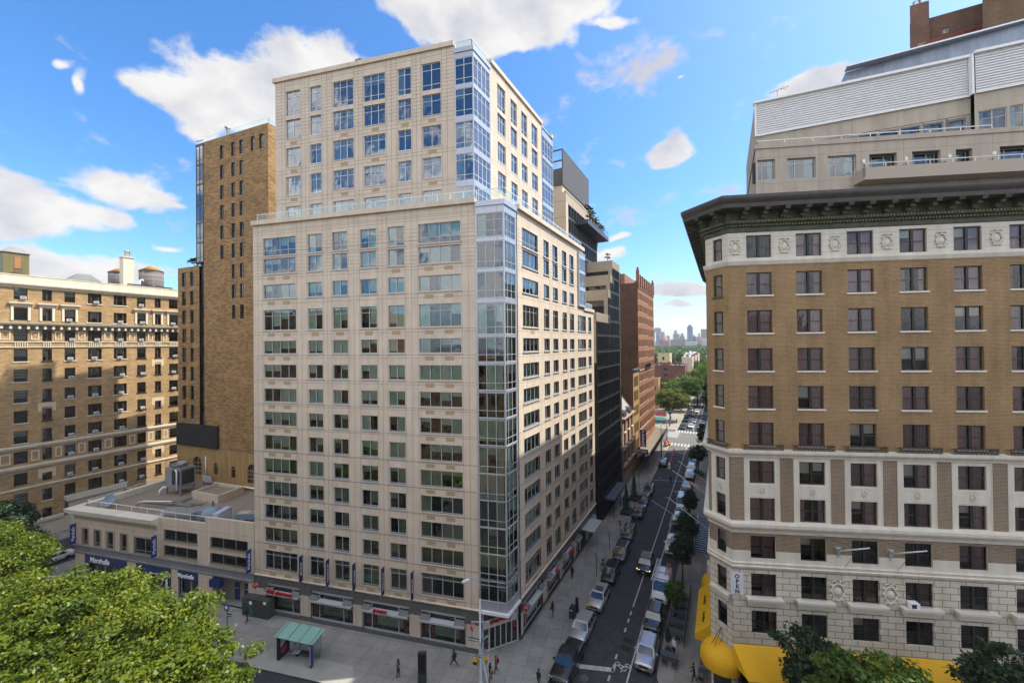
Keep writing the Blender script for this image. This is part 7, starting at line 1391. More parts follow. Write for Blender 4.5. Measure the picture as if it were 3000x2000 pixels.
MED = [(-18.0, 20.5, 5.0, 14.3, 'bright green median tree nearest the bus shelter'), (-22.5, 18.4, 5.0, 15.0, 'bright green median tree second from the bus shelter'), (-28.5, 17.8, 5.6, 15.9, 'tallest bright green median tree before the blue store signs'), (-45.5, 15.8, 6.0, 16.4, 'bright green median tree before the far end of the store'), (-38.0, 20.0, 5.0, 14.0, 'lower bright median tree between the two tallest ones'),
       (-27, 24.5, 5.4, 13.8, 'dense bright tree in the middle of the near median edge'), (-19.5, 26, 4.6, 12.6, 'dense bright tree at the bottom edge below the shelter trees'), (-35, 26, 5.4, 14.4, 'yellower tree in the bottom corner of the picture')]
for i, (s, o, rx, top, lab) in enumerate(MED): tree('median_tree', lab, med(s, o), rx, 4.6, top - 4.6, 5.0, 0.28, LEAF_A, 330, 150, 0.215, 0.85, 20 + i, GM)
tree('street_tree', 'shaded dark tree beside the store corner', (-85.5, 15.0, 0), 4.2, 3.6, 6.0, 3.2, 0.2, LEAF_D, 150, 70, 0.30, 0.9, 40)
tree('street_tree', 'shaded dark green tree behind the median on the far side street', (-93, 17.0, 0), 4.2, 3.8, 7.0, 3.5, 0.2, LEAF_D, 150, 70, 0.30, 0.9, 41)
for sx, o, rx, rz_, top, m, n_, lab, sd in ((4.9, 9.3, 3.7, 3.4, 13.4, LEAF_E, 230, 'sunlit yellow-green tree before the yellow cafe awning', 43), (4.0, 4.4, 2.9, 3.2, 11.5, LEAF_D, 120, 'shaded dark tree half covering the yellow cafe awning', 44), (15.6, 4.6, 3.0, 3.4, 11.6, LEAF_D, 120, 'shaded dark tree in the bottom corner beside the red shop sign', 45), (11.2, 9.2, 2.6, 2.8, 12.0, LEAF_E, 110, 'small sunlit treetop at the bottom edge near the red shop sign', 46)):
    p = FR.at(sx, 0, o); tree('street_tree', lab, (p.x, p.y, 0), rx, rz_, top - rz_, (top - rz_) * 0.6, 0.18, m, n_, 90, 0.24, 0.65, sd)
GS = 'small trees on the hotel side of the street'
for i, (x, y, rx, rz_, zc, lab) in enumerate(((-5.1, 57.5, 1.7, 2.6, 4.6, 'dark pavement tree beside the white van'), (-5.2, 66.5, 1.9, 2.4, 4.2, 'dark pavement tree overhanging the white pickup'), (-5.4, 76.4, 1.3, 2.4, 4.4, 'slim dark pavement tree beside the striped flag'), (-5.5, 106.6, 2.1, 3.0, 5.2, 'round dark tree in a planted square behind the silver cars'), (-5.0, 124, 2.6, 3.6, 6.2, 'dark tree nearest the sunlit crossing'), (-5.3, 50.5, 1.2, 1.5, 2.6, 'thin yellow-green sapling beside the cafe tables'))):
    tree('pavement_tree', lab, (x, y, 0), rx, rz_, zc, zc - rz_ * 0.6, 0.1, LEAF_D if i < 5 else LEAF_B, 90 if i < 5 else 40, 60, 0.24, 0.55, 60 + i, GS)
tree('corner_tree', 'big yellowing tree on the sunlit corner past the crossing', (-19.6, 177, 0), 7.6, 6.2, 8.6, 3.0, 0.3, LEAF_C, 300, 70, 0.42, 1.25, 70, bark=M_bark2, low=-0.85)
GB = 'street trees beyond the crossing'
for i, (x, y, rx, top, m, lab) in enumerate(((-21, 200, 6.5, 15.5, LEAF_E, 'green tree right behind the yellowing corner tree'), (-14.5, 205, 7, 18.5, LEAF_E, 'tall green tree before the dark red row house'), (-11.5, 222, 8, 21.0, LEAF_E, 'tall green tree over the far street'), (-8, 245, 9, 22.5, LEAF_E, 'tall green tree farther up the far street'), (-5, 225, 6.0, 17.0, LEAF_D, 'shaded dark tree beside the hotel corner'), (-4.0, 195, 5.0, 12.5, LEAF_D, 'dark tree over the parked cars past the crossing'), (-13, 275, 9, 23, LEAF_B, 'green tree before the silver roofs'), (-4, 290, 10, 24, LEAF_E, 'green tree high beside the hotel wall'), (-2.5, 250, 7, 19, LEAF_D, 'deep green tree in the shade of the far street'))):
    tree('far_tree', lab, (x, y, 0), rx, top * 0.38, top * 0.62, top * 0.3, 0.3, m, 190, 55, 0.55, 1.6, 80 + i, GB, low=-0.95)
# the park woods: one unbroken canopy
rng = random.Random(5); cs = []
for k in range(1500):
    y = 420 + 900 * rng.random() ** 1.3; x = -0.005 * y + rng.uniform(-0.21, 0.05) * y; top = rng.uniform(17, 24) + (y - 420) * 0.004; cs.append((x, y, top - 4, rng.uniform(4, 7)))
me = leaves('park_woods', leafmat('leaf_woods', [(0.0, (0.035, 0.06, 0.015)), (0.3, (0.045, 0.085, 0.018)), (0.65, (0.07, 0.115, 0.022)), (0.9, (0.125, 0.15, 0.03)), (1.0, (0.16, 0.155, 0.03))], 0.25), cs, 42, 2.6, 9, 0.75, 0.8); link('park_woods', me, kind='stuff')
slab('park_ground', [(-500, 400), (300, 400), (300, 1470), (-500, 1470)], 8.0, mat('park_green', (0.035, 0.055, 0.018), 0.95, var=0.4, scale=0.05))
# roof and terrace planting
def shrub(name, label, loc, rx, rz_, m, n=26, per=40, leaf=0.2, seed=1, pot=True, cat='plant'):
    t = thing(name, label, cat, loc); b = MB(); b.tube([(0, 0, 0), (0.05, 0, rz_ * 0.8)], [0.05, 0.02], 5)
    for k in range(4): a = k * 1.6; b.tube([(0, 0, rz_ * 0.3), (rx * 0.6 * math.cos(a), rx * 0.6 * math.sin(a), rz_)], [0.03, 0.01], 4)
    build('stem', b, M_bark, t, local=True)
    if pot: b = MB(); b.box(-0.45, 0.45, -0.45, 0.45, -0.5, 0.15); build('planter', b, M_grey, t, local=True)
    link('foliage', leaves('foliage', m, crown_centres(rx, rx, rz_ * 0.6, rz_ * 0.8, n, rx * 0.3, seed), per, leaf, seed), t)
p = FUB.at(-15.6, 65.9, -2.0); shrub('roof_tree', 'small feathery tree on the roof of the limestone block', p, 1.0, 1.5, LEAF_C, 22, 18, 0.2, 3)
p = FT.at(-16.2, 46.6, -1.5); shrub('terrace_shrub', 'dark shrub on the low brick shoulder of the tower', p, 1.7, 1.2, LEAF_D, 40, 30, 0.22, 4)
for k in range(7): shrub('balcony_plant', ['yellow-green plant at the near end of the black building balcony', 'second plant along the black building balcony', 'third plant along the black building balcony', 'fourth plant along the black building balcony', 'fifth plant along the black building balcony', 'sixth plant along the black building balcony', 'pale plant at the far end of the black building balcony'][k], FDt.at(8.0 + 1.75 * k, 56.4, 1.9 - 0.05 * k), 0.9, 1.6 - 0.1 * k, LEAF_C, 14, 26, 0.24, 10 + k)
for k in range(3): shrub('roof_shrub', ['dark roof shrub nearest the mesh screen', 'dark roof shrub in the middle of three', 'dark roof shrub farthest along the cream parapet'][k], FDt.at(14.5 + 2.2 * k, 60.1, -0.6), 0.9, 1.5, LEAF_D, 16, 26, 0.24, 20 + k)
shrub('roof_tree', 'pale feathery shrub on the stepped cream parapet', (XS - 1.2, 82.5, 49.0), 0.8, 1.5, LEAF_C, 10, 22, 0.22, 24)
for i, (x, y, lab) in enumerate(((-16.5, 77.2, 'tall dark cypress in a planter before the blue pickup'), (-16.5, 84.6, 'tall dark cypress in the farther pavement planter'))):
    t = thing('cypress', lab, 'tree', (x, y, 0), 0, 'cypresses in pavement planters'); b = MB(); b.tube([(0, 0, 0), (0, 0, 4.6)], [0.09, 0.02], 6); build('trunk', b, M_bark, t, local=True); cc = [(0.45 * (1 - k / 30) * math.cos(k * 2.4), 0.45 * (1 - k / 30) * math.sin(k * 2.4), 0.9 + k * 0.145, 0.5 * (1.05 - k / 34)) for k in range(30)]; link('crown', leaves('crown', LEAF_D, cc, 60, 0.16, 30 + i, 1.0, 0.4), t)
    b = MB(); b.box(-0.9, 0.9, -1.5, 1.5, 0, 0.5); build('planter', b, M_dark, t, local=True); link('bedding', leaves('bedding', LEAF_B, [(random.uniform(-0.7, 0.7), random.uniform(-1.3, 1.3), 0.6, 0.3) for _ in range(14)], 25, 0.12, 33 + i), t)
b = MB(); b.box(-6.0, -4.3, 103, 109, 0.0, 0.25); tb = thing('tree_bed', 'low planted square round the dark street tree', 'planter', (-5.2, 105, 0)); build('kerb', b, M_kerb, tb); link('bedding', leaves('bedding', LEAF_B, [(random.uniform(-0.7, 0.9), random.uniform(-1.8, 3.8), 0.4, 0.35) for _ in range(30)], 30, 0.16, 39), tb)
# ================================================================ vehicles
M_tyre = mat('tyre_rubber', (0.012, 0.012, 0.012), 0.8); M_rim = mat('alloy_rim', (0.45, 0.45, 0.46), 0.35, metal=0.8); M_cglass = mat('car_glass', (0.012, 0.017, 0.022), 0.03, spec=0.9, coat=0.6); M_trim = mat('black_trim', (0.012, 0.012, 0.013), 0.45); M_chrome = mat('chrome', (0.65, 0.65, 0.66), 0.15, metal=1.0)
M_lamp = mat('lamp_lens', (0.62, 0.63, 0.66), 0.12, spec=0.8, coat=0.5); M_lit = mat('lit_lamp', (0.9, 0.8, 0.6), 0.2, emit=((1.0, 0.72, 0.42), 2.2)); M_tail = mat('tail_lens', (0.30, 0.012, 0.012), 0.2); M_plate = mat('plate', (0.62, 0.50, 0.16), 0.6); M_amber = mat('amber_lens', (0.55, 0.16, 0.02), 0.3)
def paint(name, c, metal=0.35, rough=0.28): return mat('paint_' + name, c, rough, metal=metal, spec=0.5, coat=0.9)
def car(label, loc, kind, col, rz=0.0, rack=False, lit=False, group='vehicles along the side street', detail=True, name=None, scale=1.0):
    K = dict(suv=(4.65, 1.88, 1.70, .26, .37, .86, .985), sedan=(4.75, 1.84, 1.46, .29, .43, .74, .87), minivan=(5.1, 1.98, 1.76, .2, .36, .88, .98), pickup=(5.7, 2.02, 1.88, .27, .36, .60, .64), van=(5.6, 2.05, 2.35, .17, .28, .96, .995), wagon=(4.8, 1.86, 1.58, .27, .39, .86, .98))[kind]
    L_, W, H, yw0, yr0, yr1, yw1 = K; hw = W / 2; belt = {'van': 1.25, 'pickup': 1.16, 'suv': 1.08, 'minivan': 1.05, 'sedan': 0.95, 'wagon': 1.0}[kind]; hood = belt - {'van': 0.15, 'pickup': 0.06, 'suv': 0.08, 'minivan': 0.12, 'sedan': 0.1, 'wagon': 0.08}[kind]
    t = thing(name or {'sedan': 'parked_car', 'wagon': 'parked_car', 'suv': 'parked_suv', 'minivan': 'minivan', 'pickup': 'pickup_truck', 'van': 'white_van'}[kind], label, {'van': 'van', 'pickup': 'pickup truck', 'minivan': 'minivan'}.get(kind, 'car'), (loc[0], loc[1], -0.13), rz, group); t.scale = (scale,) * 3
    b = MB(); st_ = [(0.0, .34, hood - .22, .80), (.02, .24, hood - .12, .90), (.07, .20, hood - .03, .965), (.16, .19, hood + .02, .99), (yw0, .19, belt - .01, 1.0), (.5, .19, belt, 1.0), (.85, .20, belt, .985), (.955, .22, belt - .03, .95), (.99, .30, belt - .08, .90), (1.0, .38, belt - .16, .84)]
    rings = []
    for (f, z0, z1, k) in st_:
        w_ = hw * k; y = f * L_; pr = [(w_ * .90, z0), (w_ * .97, z0 + .10), (w_, (z0 + z1) * .5), (w_ * .985, z1 - .14), (w_ * .93, z1 - .03), (w_ * .80, z1 + .01), (w_ * .4, z1 + .035), (0, z1 + .04)]
        rings.append(b.add([(x, y, z) for x, z in pr] + [(-x, y, z) for x, z in reversed(pr[:-1])]))
    n = 15
    for p, q in zip(rings, rings[1:]):
        for k in range(n - 1): b.f.append((p + k, p + k + 1, q + k + 1, q + k)); b.m.append(0); b.uv.append(None); b.sm.append(True)
        b.f.append((p + n - 1, p, q, q + n - 1)); b.m.append(0); b.uv.append(None); b.sm.append(False)
    for r_, rev in ((rings[0], False), (rings[-1], True)): f = tuple(r_ + k for k in range(n)); b.f.append(f[::-1] if rev else f); b.m.append(0); b.uv.append(None); b.sm.append(False)
    # greenhouse
    ga, gb, gc, gd = yw0 * L_, yr0 * L_, yr1 * L_, yw1 * L_; zb = belt - .02; wb, wt = hw * .94, hw * (.80 if kind != 'van' else .90); zt = H; rt_ = .06
    base = [(-wb, ga, zb), (wb, ga, zb), (wb, gd, zb), (-wb, gd, zb)]; top = [(-wt, gb, zt - rt_), (wt, gb, zt - rt_), (wt, gc, zt - rt_), (-wt, gc, zt - rt_)]; t2 = [(-wt * .82, gb + .18, zt), (wt * .82, gb + .18, zt), (wt * .82, gc - .15, zt), (-wt * .82, gc - .15, zt)]
    i0 = b.add(base); i1 = b.add(top); i2 = b.add(t2)
    for k in range(4):
        k2 = (k + 1) % 4
        for a_, c_ in ((i0, i1), (i1, i2)): b.f.append((a_ + k, a_ + k2, c_ + k2, c_ + k)); b.m.append(0); b.uv.append(None); b.sm.append(False)
    b.f.append(tuple(i2 + k for k in range(4))); b.m.append(0); b.uv.append(None); b.sm.append(False)
    if kind == 'pickup':      # bed
        b.poly([(-hw * .84, gd + .1, belt - .35), (hw * .84, gd + .1, belt - .35), (hw * .84, L_ * .985, belt - .35), (-hw * .84, L_ * .985, belt - .35)], 0)
    body = build('body', b, col, t, local=True)
    def quad_on(a, b_, c, d, u0, u1, v0, v1, o):      # a sub-quad of a b c d (a-b bottom edge, d-c top), pushed out by o
        a, b_, c, d = map(Vector, (a, b_, c, d)); nn = (b_ - a).cross(d - a).normalized() * o
        def pt(u, v): return a.lerp(b_, u).lerp(d.lerp(c, u), v) + nn
        return [pt(u0, v0), pt(u1, v0), pt(u1, v1), pt(u0, v1)]
    g = MB(); g.poly(quad_on(base[0], base[1], top[1], top[0], .05, .95, .06, .97, .012)); build('windscreen', g, M_cglass, t, local=True)
    g = MB(); g.poly(quad_on(base[2], base[3], top[3], top[2], .07, .93, .2, .94, .012)); build('rear_window', g, M_cglass, t, local=True)
    g = MB(); segs = {'van': [(.04, .24)], 'pickup': [(.08, .47), (.52, .93)], 'sedan': [(.10, .46), (.5, .88)]}.get(kind, [(.08, .36), (.4, .66), (.70, .94)])
    for u0, u1 in segs: g.poly(quad_on(base[1], base[2], top[2], top[1], u0, u1, .12, .9, .012)); g.poly(quad_on(base[3], base[0], top[0], top[3], 1 - u1, 1 - u0, .12, .9, .012))
    build('side_window', g, M_cglass, t, local=True)
    wr = .36 if kind in ('pickup', 'van', 'suv') else .33
    for y in (L_ * .175, L_ * .80):
        for sx in (1, -1):
            w_ = MB(); w_.lathe([(wr * .55, -.11), (wr * .93, -.11), (wr, -.06), (wr, .06), (wr * .93, .11), (wr * .55, .11)], (sx * (hw - .11), y, wr), 16, axis='x'); o = build('wheel', w_, M_tyre, t, local=True); w_ = MB(); w_.lathe([(.001, .08), (wr * .2, .10), (wr * .5, .085), (wr * .6, .10), (wr * .6, -.1), (.001, -.09)] if sx > 0 else [(.001, -.08), (wr * .2, -.10), (wr * .5, -.085), (wr * .6, -.10), (wr * .6, .1), (.001, .09)], (sx * (hw - .10), y, wr), 14, axis='x'); build('rim', w_, M_rim, o, local=True)
    zl = hood - .22
    for sx in (1, -1):
        l = MB(); l.poly([(sx * hw * .48, .02, zl - .05), (sx * hw * .86, .09, zl - .02), (sx * hw * .90, .20, zl + .11), (sx * hw * .50, .04, zl + .08)][::sx]); l.poly([(sx * hw * .86, .09, zl - .02), (sx * hw * .95, .38, zl + .06), (sx * hw * .94, .36, zl + .13), (sx * hw * .90, .20, zl + .11)][::sx]); 
        for v in range(len(l.v)): l.v[v] = (l.v[v][0] * 1.012, l.v[v][1] - .012, l.v[v][2] + .012)
        build('headlight', l, M_lit if lit else M_lamp, t, local=True)
        l = MB(); l.box(sx * hw * .70, sx * hw * .92, L_ - .10, L_ + .012, belt - .38, belt - .12); build('tail_light', l, M_tail, t, local=True)
        m_ = MB(); m_.box(sx * (hw - .02), sx * (hw + .2), ga + .32, ga + .46, belt + .0, belt + .17); build('mirror', m_, col if kind != 'van' else M_trim, t, local=True)
    g = MB(); g.box(-hw * .46, hw * .46, -.03, .06, hood - .34, hood - .16); build('grille', g, M_trim if kind != 'pickup' else M_chrome, t, local=True)
    g = MB(); g.box(-hw * .78, hw * .78, -.035, .08, .30, .46); g.box(-hw * .80, hw * .80, L_ - .06, L_ + .02, .38, .55); build('bumper', g, M_trim, t, local=True)
    g = MB(); g.box(-.16, .16, -.055, -.035, .47, .60); build('licence_plate', g, M_plate, t, local=True)
    if rack:
        g = MB()
        for sx in (-1, 1): g.bar((sx * wt * .86, gb + .3, zt + .06), (sx * wt * .86, gc - .2, zt + .06), .04)
        for k in range(4): y = gb + .5 + (gc - gb - .9) * k / 3; g.bar((-wt * .86, y, zt + .07), (wt * .86, y, zt + .07), .035)
        build('roof_rack', g, M_chrome, t, local=True)
    else:
        g = MB()
        for k in range(-2, 3): g.box(k * wt * .27 - .02, k * wt * .27 + .02, gb + .4, gc - .35, zt - .005, zt + .014)
        if kind in ('suv', 'minivan'): build('roof_rib', g, col, t, local=True)
    return t
BLK, SIL, SIL2, GRY, BLU, WHT = paint('black', (0.010, 0.010, 0.012)), paint('silver', (0.40, 0.41, 0.43), 0.6), paint('pale_silver', (0.44, 0.445, 0.43), 0.5), paint('graphite', (0.055, 0.052, 0.055), 0.5), paint('midnight', (0.010, 0.014, 0.030)), paint('white', (0.68, 0.68, 0.67), 0.0, 0.35)
car('long black vehicle at the near kerb corner with chrome grille', (-14.0, 34.9), 'pickup', BLK)
car('silver suv at the near kerb behind the black one', (-14.15, 40.7), 'suv', SIL)
v = car('pale silver suv with a glass roof panel beside the mailbox', (-14.0, 46.7), 'suv', SIL2); b = MB(); b.box(-.5, .5, 1.95, 3.0, 1.695, 1.712); build('sunroof', b, M_cglass, v, local=True)
car('glossy black suv between the pale silver suv and the minivan', (-14.0, 52.6), 'suv', BLK); car('dark grey minivan with roof ribs at the near kerb', (-13.9, 58.7), 'minivan', GRY); car('dark grey suv just past the no-parking pole', (-14.2, 65.6), 'suv', GRY)
car('midnight blue pickup with chrome grille before the cypress', (-14.25, 74.6), 'pickup', BLU); car('dark suv with roof rack behind the midnight pickup', (-14.3, 81.3), 'suv', BLU, rack=True); car('farthest dark suv in the near kerb row before the cross line', (-14.3, 87.4), 'suv', BLK)
car('dark suv alone at the kerb beside the red barriers', (-14.2, 109.2), 'suv', BLK)
v = car('dark suv driving down the middle lane with lit headlights and roof rails', (-10.1, 57.2), 'suv', BLK, rack=True, lit=True, name='moving_suv')
car('silver suv with dark lower nose at the hotel kerb, nearest the viewer', (-7.2, 40.3), 'suv', SIL, rack=False); car('black wagon with bright reflections behind the silver suv at the hotel kerb', (-7.35, 46.0), 'wagon', BLK)
van = car('white work van with ladders on its roof', (-7.25, 51.6), 'van', WHT)
M_lad = mat('aluminium_ladder', (0.60, 0.60, 0.58), 0.4, metal=0.5)
def ladder(x, y0, y1, z0, z1, w_, m, lab):
    t = thing('ladder', lab, 'ladder', (x, (y0 + y1) / 2, z0)); b = MB()
    for sx in (-1, 1): b.bar((x + sx * w_ / 2, y0, z0), (x + sx * w_ / 2, y1, z1), .07, .09)
    build('stile', b, m, t); b = MB(); n = int((y1 - y0) / .3)
    for k in range(1, n): f = k / n; b.bar((x - w_ / 2, y0 + (y1 - y0) * f, z0 + (z1 - z0) * f), (x + w_ / 2, y0 + (y1 - y0) * f, z0 + (z1 - z0) * f), .045)
    build('rung', b, m, t)
ladder(-8.05, 52.3, 58.0, 2.42, 2.5, .42, M_lad, 'long aluminium ladder along the roof edge of the white van'); ladder(-6.7, 54.5, 57.4, 2.42, 2.46, .4, mat('orange_ladder', (0.45, 0.18, 0.08), 0.6), 'short orange and silver ladder on the rear roof of the white van')
b = MB()
for y in (53.2, 54.8, 56.4): b.bar((-8.1, y, 2.38), (-6.4, y, 2.38), .06)
for y in (53.2, 54.8, 56.4):
    for x in (-8.1, -6.4): b.bar((x, y, 2.1), (x, y, 2.38), .05)
o = build('ladder_rack', b, M_trim, None); M_ = WM[van.name].inverted(); o.data.transform(M_); o.parent = van
for i, (y, k, c, lab) in enumerate(((64.3, 'pickup', WHT, 'white pickup under the dark pavement tree'), (74.4, 'suv', SIL2, 'pale suv half hidden by leaves past the white pickup'), (82.0, 'van', WHT, 'pale high-roofed van at the hotel kerb'), (92.4, 'suv', GRY, 'dark grey suv under the striped flag'), (101.8, 'wagon', SIL2, 'pale silver car beyond the flag'), (107.9, 'wagon', SIL, 'silver car beside the round dark tree'), (114.6, 'suv', GRY, 'grey suv second from the sunlit crossing'), (121.3, 'sedan', BLK, 'dark car nearest the sunlit crossing'), (128.0, 'sedan', SIL, 'silver car parked in the sun beside the crossing'))): car(lab, (-7.25, y), k, c)
for i, (x, y, k, c, lab) in enumerate(((-13.6, 160.4, 'sedan', GRY, 'dark car turning at the far crossing'), (-10.9, 163.5, 'sedan', WHT, 'white car waiting at the far crossing'), (-13.5, 176, 'pickup', BLK, 'black pickup parked past the crossing'), (-10.5, 174, 'sedan', SIL, 'silver car behind the waiting white one'), (-7.1, 172.7, 'sedan', SIL2, 'pale car parked by the hotel-side kerb past the crossing'), (-13.4, 189.5, 'van', GRY, 'dark van parked behind the black pickup'), (-10.8, 200.5, 'sedan', WHT, 'white car farthest up the far street'), (-13.4, 203, 'suv', SIL, 'silver suv under the far trees'), (-7.1, 184, 'suv', GRY, 'dark suv parked farther up the hotel-side kerb'), (-7.1, 194, 'sedan', SIL, 'silver car parked under the dark far tree'))): car(lab, (x, y), k, c, group='vehicles beyond the crossing')
car('white car parked on the street beside the store corner', (-90.0, 18.5), 'sedan', WHT, group='vehicles beside the store', rz=0.1); car('dark car parked behind the white one beside the store', (-90.5, 25.5), 'suv', BLK, group='vehicles beside the store')
# ================================================================ people
M_skin = [mat('skin_light', (0.42, 0.26, 0.19), 0.6), mat('skin_brown', (0.16, 0.085, 0.055), 0.6), mat('skin_tan', (0.30, 0.18, 0.12), 0.6)]
def cloth(n, c): return mat('cloth_' + n, c, 0.9, var=0.12, scale=12)
def person(label, loc, heading, shirt, trousers, skin=0, hair=(0.01, 0.008, 0.006), stride=0.0, arm=(0.0, 0.0), bend=(0.15, 0.15), sleeve=0.5, shoes=None, bag=None, h=1.72, hat=None, shorts=False, long_hair=False, lean=0.0):
    """a walking figure facing -y in its own frame: one skinned body, clothes as regions of its surface"""
    t = thing('person', label, 'person', loc, heading); k = h / 1.72
    V, E, RD, TG = [], [], [], []
    def node(p, r, par=None, tag='shirt'): V.append(Vector(p) * k); RD.append(r * k); TG.append(tag); (E.append((par, len(V) - 1)) if par is not None else None); return len(V) - 1
    pel = node((0, 0, .92), .15, None, 'trousers'); wst = node((0, -.01 - lean * .3, 1.08), .135, pel); ch = node((0, -.015 - lean * .6, 1.30), .16, wst); nk0 = node((0, 0 - lean * .9, 1.44), .085, ch); nk = node((0, -.01 - lean, 1.51), .055, nk0, 'skin'); hd0 = node((0, -.03 - lean, 1.58), .082, nk, 'skin'); hd = node((0, -.03 - lean, 1.65), .088, hd0, 'skin')
    bones = []
    for sx, st in ((1, stride), (-1, -stride)):
        hip = node((sx * .09, 0, .86), .105, pel, 'trousers'); kn = node((sx * .095, -.42 * math.sin(st) * 1.0 - .03, .86 - .40 * math.cos(st)), .066, hip, 'skin' if shorts else 'trousers'); bk = max(0.0, -st) * 1.1 + .05
        an = node((sx * .095, V[kn].y / k + .38 * math.sin(bk - st * .55) , max(.09, V[kn].z / k - .38 * math.cos(bk * .8))), .042, kn, 'skin' if shorts else 'trousers'); z_ = V[an].z / k; he = node((sx * .095, V[an].y / k + .02, z_ - .05), .045, an, 'shoe'); node((sx * .10, V[an].y / k - .16, z_ - .055), .036, he, 'shoe')
    hands = []
    for sx, sw, bd in ((1, arm[0], bend[0]), (-1, arm[1], bend[1])):
        sh = node((sx * .17, -lean * .7, 1.40), .07, ch); el = node((sx * .215, -.28 * math.sin(sw) - lean * .7, 1.40 - .28 * math.cos(sw)), .045, sh, 'shirt' if sleeve > .3 else 'skin'); a2 = sw + bd; wr = node((sx * .21, V[el].y / k - .25 * math.sin(a2), V[el].z / k - .25 * math.cos(a2)), .03, el, 'shirt' if sleeve > .8 else 'skin'); dv = Vector((0, -math.sin(a2), -math.cos(a2))); pm = node(tuple(V[wr] / k + dv * .07), .034, wr, 'skin'); hands.append((V[pm] / k, dv, sx))
    me = D.meshes.new('body'); me.from_pydata([tuple(v_) for v_ in V], E, []); o = D.objects.new('body', me); COL.objects.link(o); md = o.modifiers.new('s', 'SKIN'); md.use_smooth_shade = True
    for i, sv in enumerate(me.skin_vertices[0].data): sv.radius = (RD[i] * (1.15 if TG[i] == 'shirt' and i in (wst, ch) else 1), RD[i] * (.8 if i in (pel, wst, ch) else 1)); sv.use_root = i == pel
    sd = o.modifiers.new('d', 'SUBSURF'); sd.levels = 1; sd.render_levels = 1; dg = bpy.context.evaluated_depsgraph_get(); m2 = D.meshes.new_from_object(o.evaluated_get(dg)); D.objects.remove(o); D.meshes.remove(me)
    bm = bmesh.new(); bm.from_mesh(m2); order = ['skin', 'shirt', 'trousers', 'shoe']
    seg = [(V[a], V[b_], TG[b_]) for a, b_ in E]
    for f in bm.faces:
        c = f.calc_center_median(); best = None
        for a, b_, tg in seg:
            ab = b_ - a; u = max(0, min(1, (c - a).dot(ab) / max(1e-9, ab.length_squared))); d_ = (a + ab * u - c).length - .02 * (tg == 'shirt')
            if best is None or d_ < best[0]: best = (d_, tg, u)
        f.material_index = order.index(best[1]); f.smooth = True
    # fingers, thumb, nose and ears grow out of the same mesh
    for p, dv, sx in hands:
        side = Vector((1, 0, 0)); fwd = dv.cross(side)
        for q in range(5):
            r_ = .0085 if q else .0095; l = (.05, .07, .078, .072, .055)[q]
            a = p + (fwd * (.026 - .0175 * (q - 1)) + dv * .03 if q else fwd * .03); d_ = (dv + side * (-sx * .25)).normalized() if q else (dv * .6 + fwd * .9).normalized(); pts = [a, a + d_ * l * .5, a + d_ * l * .5 + (d_ + side * (-sx * .6)).normalized() * l * .5]
            ring = []
            for j, pp in enumerate(pts): x_ = d_.cross(fwd + side * .2).normalized(); y_ = d_.cross(x_); rr = r_ * (1, .95, .6)[j]; ring.append([bm.verts.new((pp + x_ * rr * math.cos(w_) + y_ * rr * math.sin(w_)) * k) for w_ in (0, 2.1, 4.2)])
            for A_, B_ in zip(ring, ring[1:]):
                for j in range(3): f = bm.faces.new((A_[j], A_[(j + 1) % 3], B_[(j + 1) % 3], B_[j])); f.material_index = 0
            bm.faces.new(ring[-1])
    hc = V[hd]
    for cx, cy, cz, r_ in ((0, -.10, -.03, .014), (.078, 0, -.03, .02), (-.078, 0, -.03, .02)):
        vs = bmesh.ops.create_icosphere(bm, subdivisions=1, radius=r_ * k, matrix=Matrix.Translation(hc + Vector((cx, cy, cz)) * k))['verts']
    m2.materials.clear()
    for mm in (M_skin[skin], shirt, trousers, shoes or M_black): m2.materials.append(mm)
    bm.to_mesh(m2); bm.free(); m2.name = 'body'
    link('body', m2, t)
    b = MB(); 
    for (r_, z) in (): pass
    b.lathe([(.001, .115), (.05, .108), (.088, .075), (.102, .02), (.1, -.02 if not long_hair else -.12), (.08, -.05 if not long_hair else -.2)], (0, .012, 0), 12); 
    for i in range(len(b.v)):
        x_, y_, z_ = b.v[i]; b.v[i] = (x_ * .93, (y_ * 1.08 if y_ > -.02 else max(y_ * .9, -.07 if z_ < .04 else -.09)), z_)
    b.v = [tuple(Vector(q) * k + hc) for q in b.v]; build('hair', b, hat or mat('hair_%d' % int(hair[0] * 1000), hair, 0.8), t, local=True)
    e = MB()
    for sx in (-1, 1): e.box(sx * .032 - .012, sx * .032 + .012, -.098, -.085, -.008, .006)
    e.box(-.022, .022, -.096, -.084, -.072, -.064); e.v = [tuple(Vector(q) * k + hc) for q in e.v]; build('face_feature', e, M_black, t, local=True)
    if bag == 'backpack': b = MB(); b.lathe([(.001, -.24), (.12, -.22), (.165, -.1), (.16, .1), (.11, .22), (.001, .24)], (0, .20, 1.24), 10); b.v = [((x_), .2 + (y_ - .2) * .65, z_) for x_, y_, z_ in b.v]; build('backpack', b, M_black, t, local=True)
    elif bag: b = MB(); b.box(.2, .3, -.14, .16, .78, 1.06); b.bar((.24, 0, 1.06), (.1, 0, 1.46), .03); build('shoulder_bag', b, bag, t, local=True)
    return t
def hd_(dx, dy): return math.atan2(dx, -dy)
c_blk, c_wht, c_blue, c_red, c_gry, c_den = cloth('black', (0.012, 0.012, 0.014)), cloth('white', (0.62, 0.64, 0.72)), cloth('denim_blue', (0.05, 0.085, 0.16)), cloth('red', (0.26, 0.02, 0.03)), cloth('grey', (0.10, 0.10, 0.105)), cloth('indigo', (0.015, 0.02, 0.05))
person('person in blue denim top and black trousers standing mid pavement', (-28.2, 29.05, 0), hd_(0.9, 0.3), c_blue, c_blk, 0, arm=(0.3, 0.5), bend=(0.3, 1.9), long_hair=True, stride=0.12)
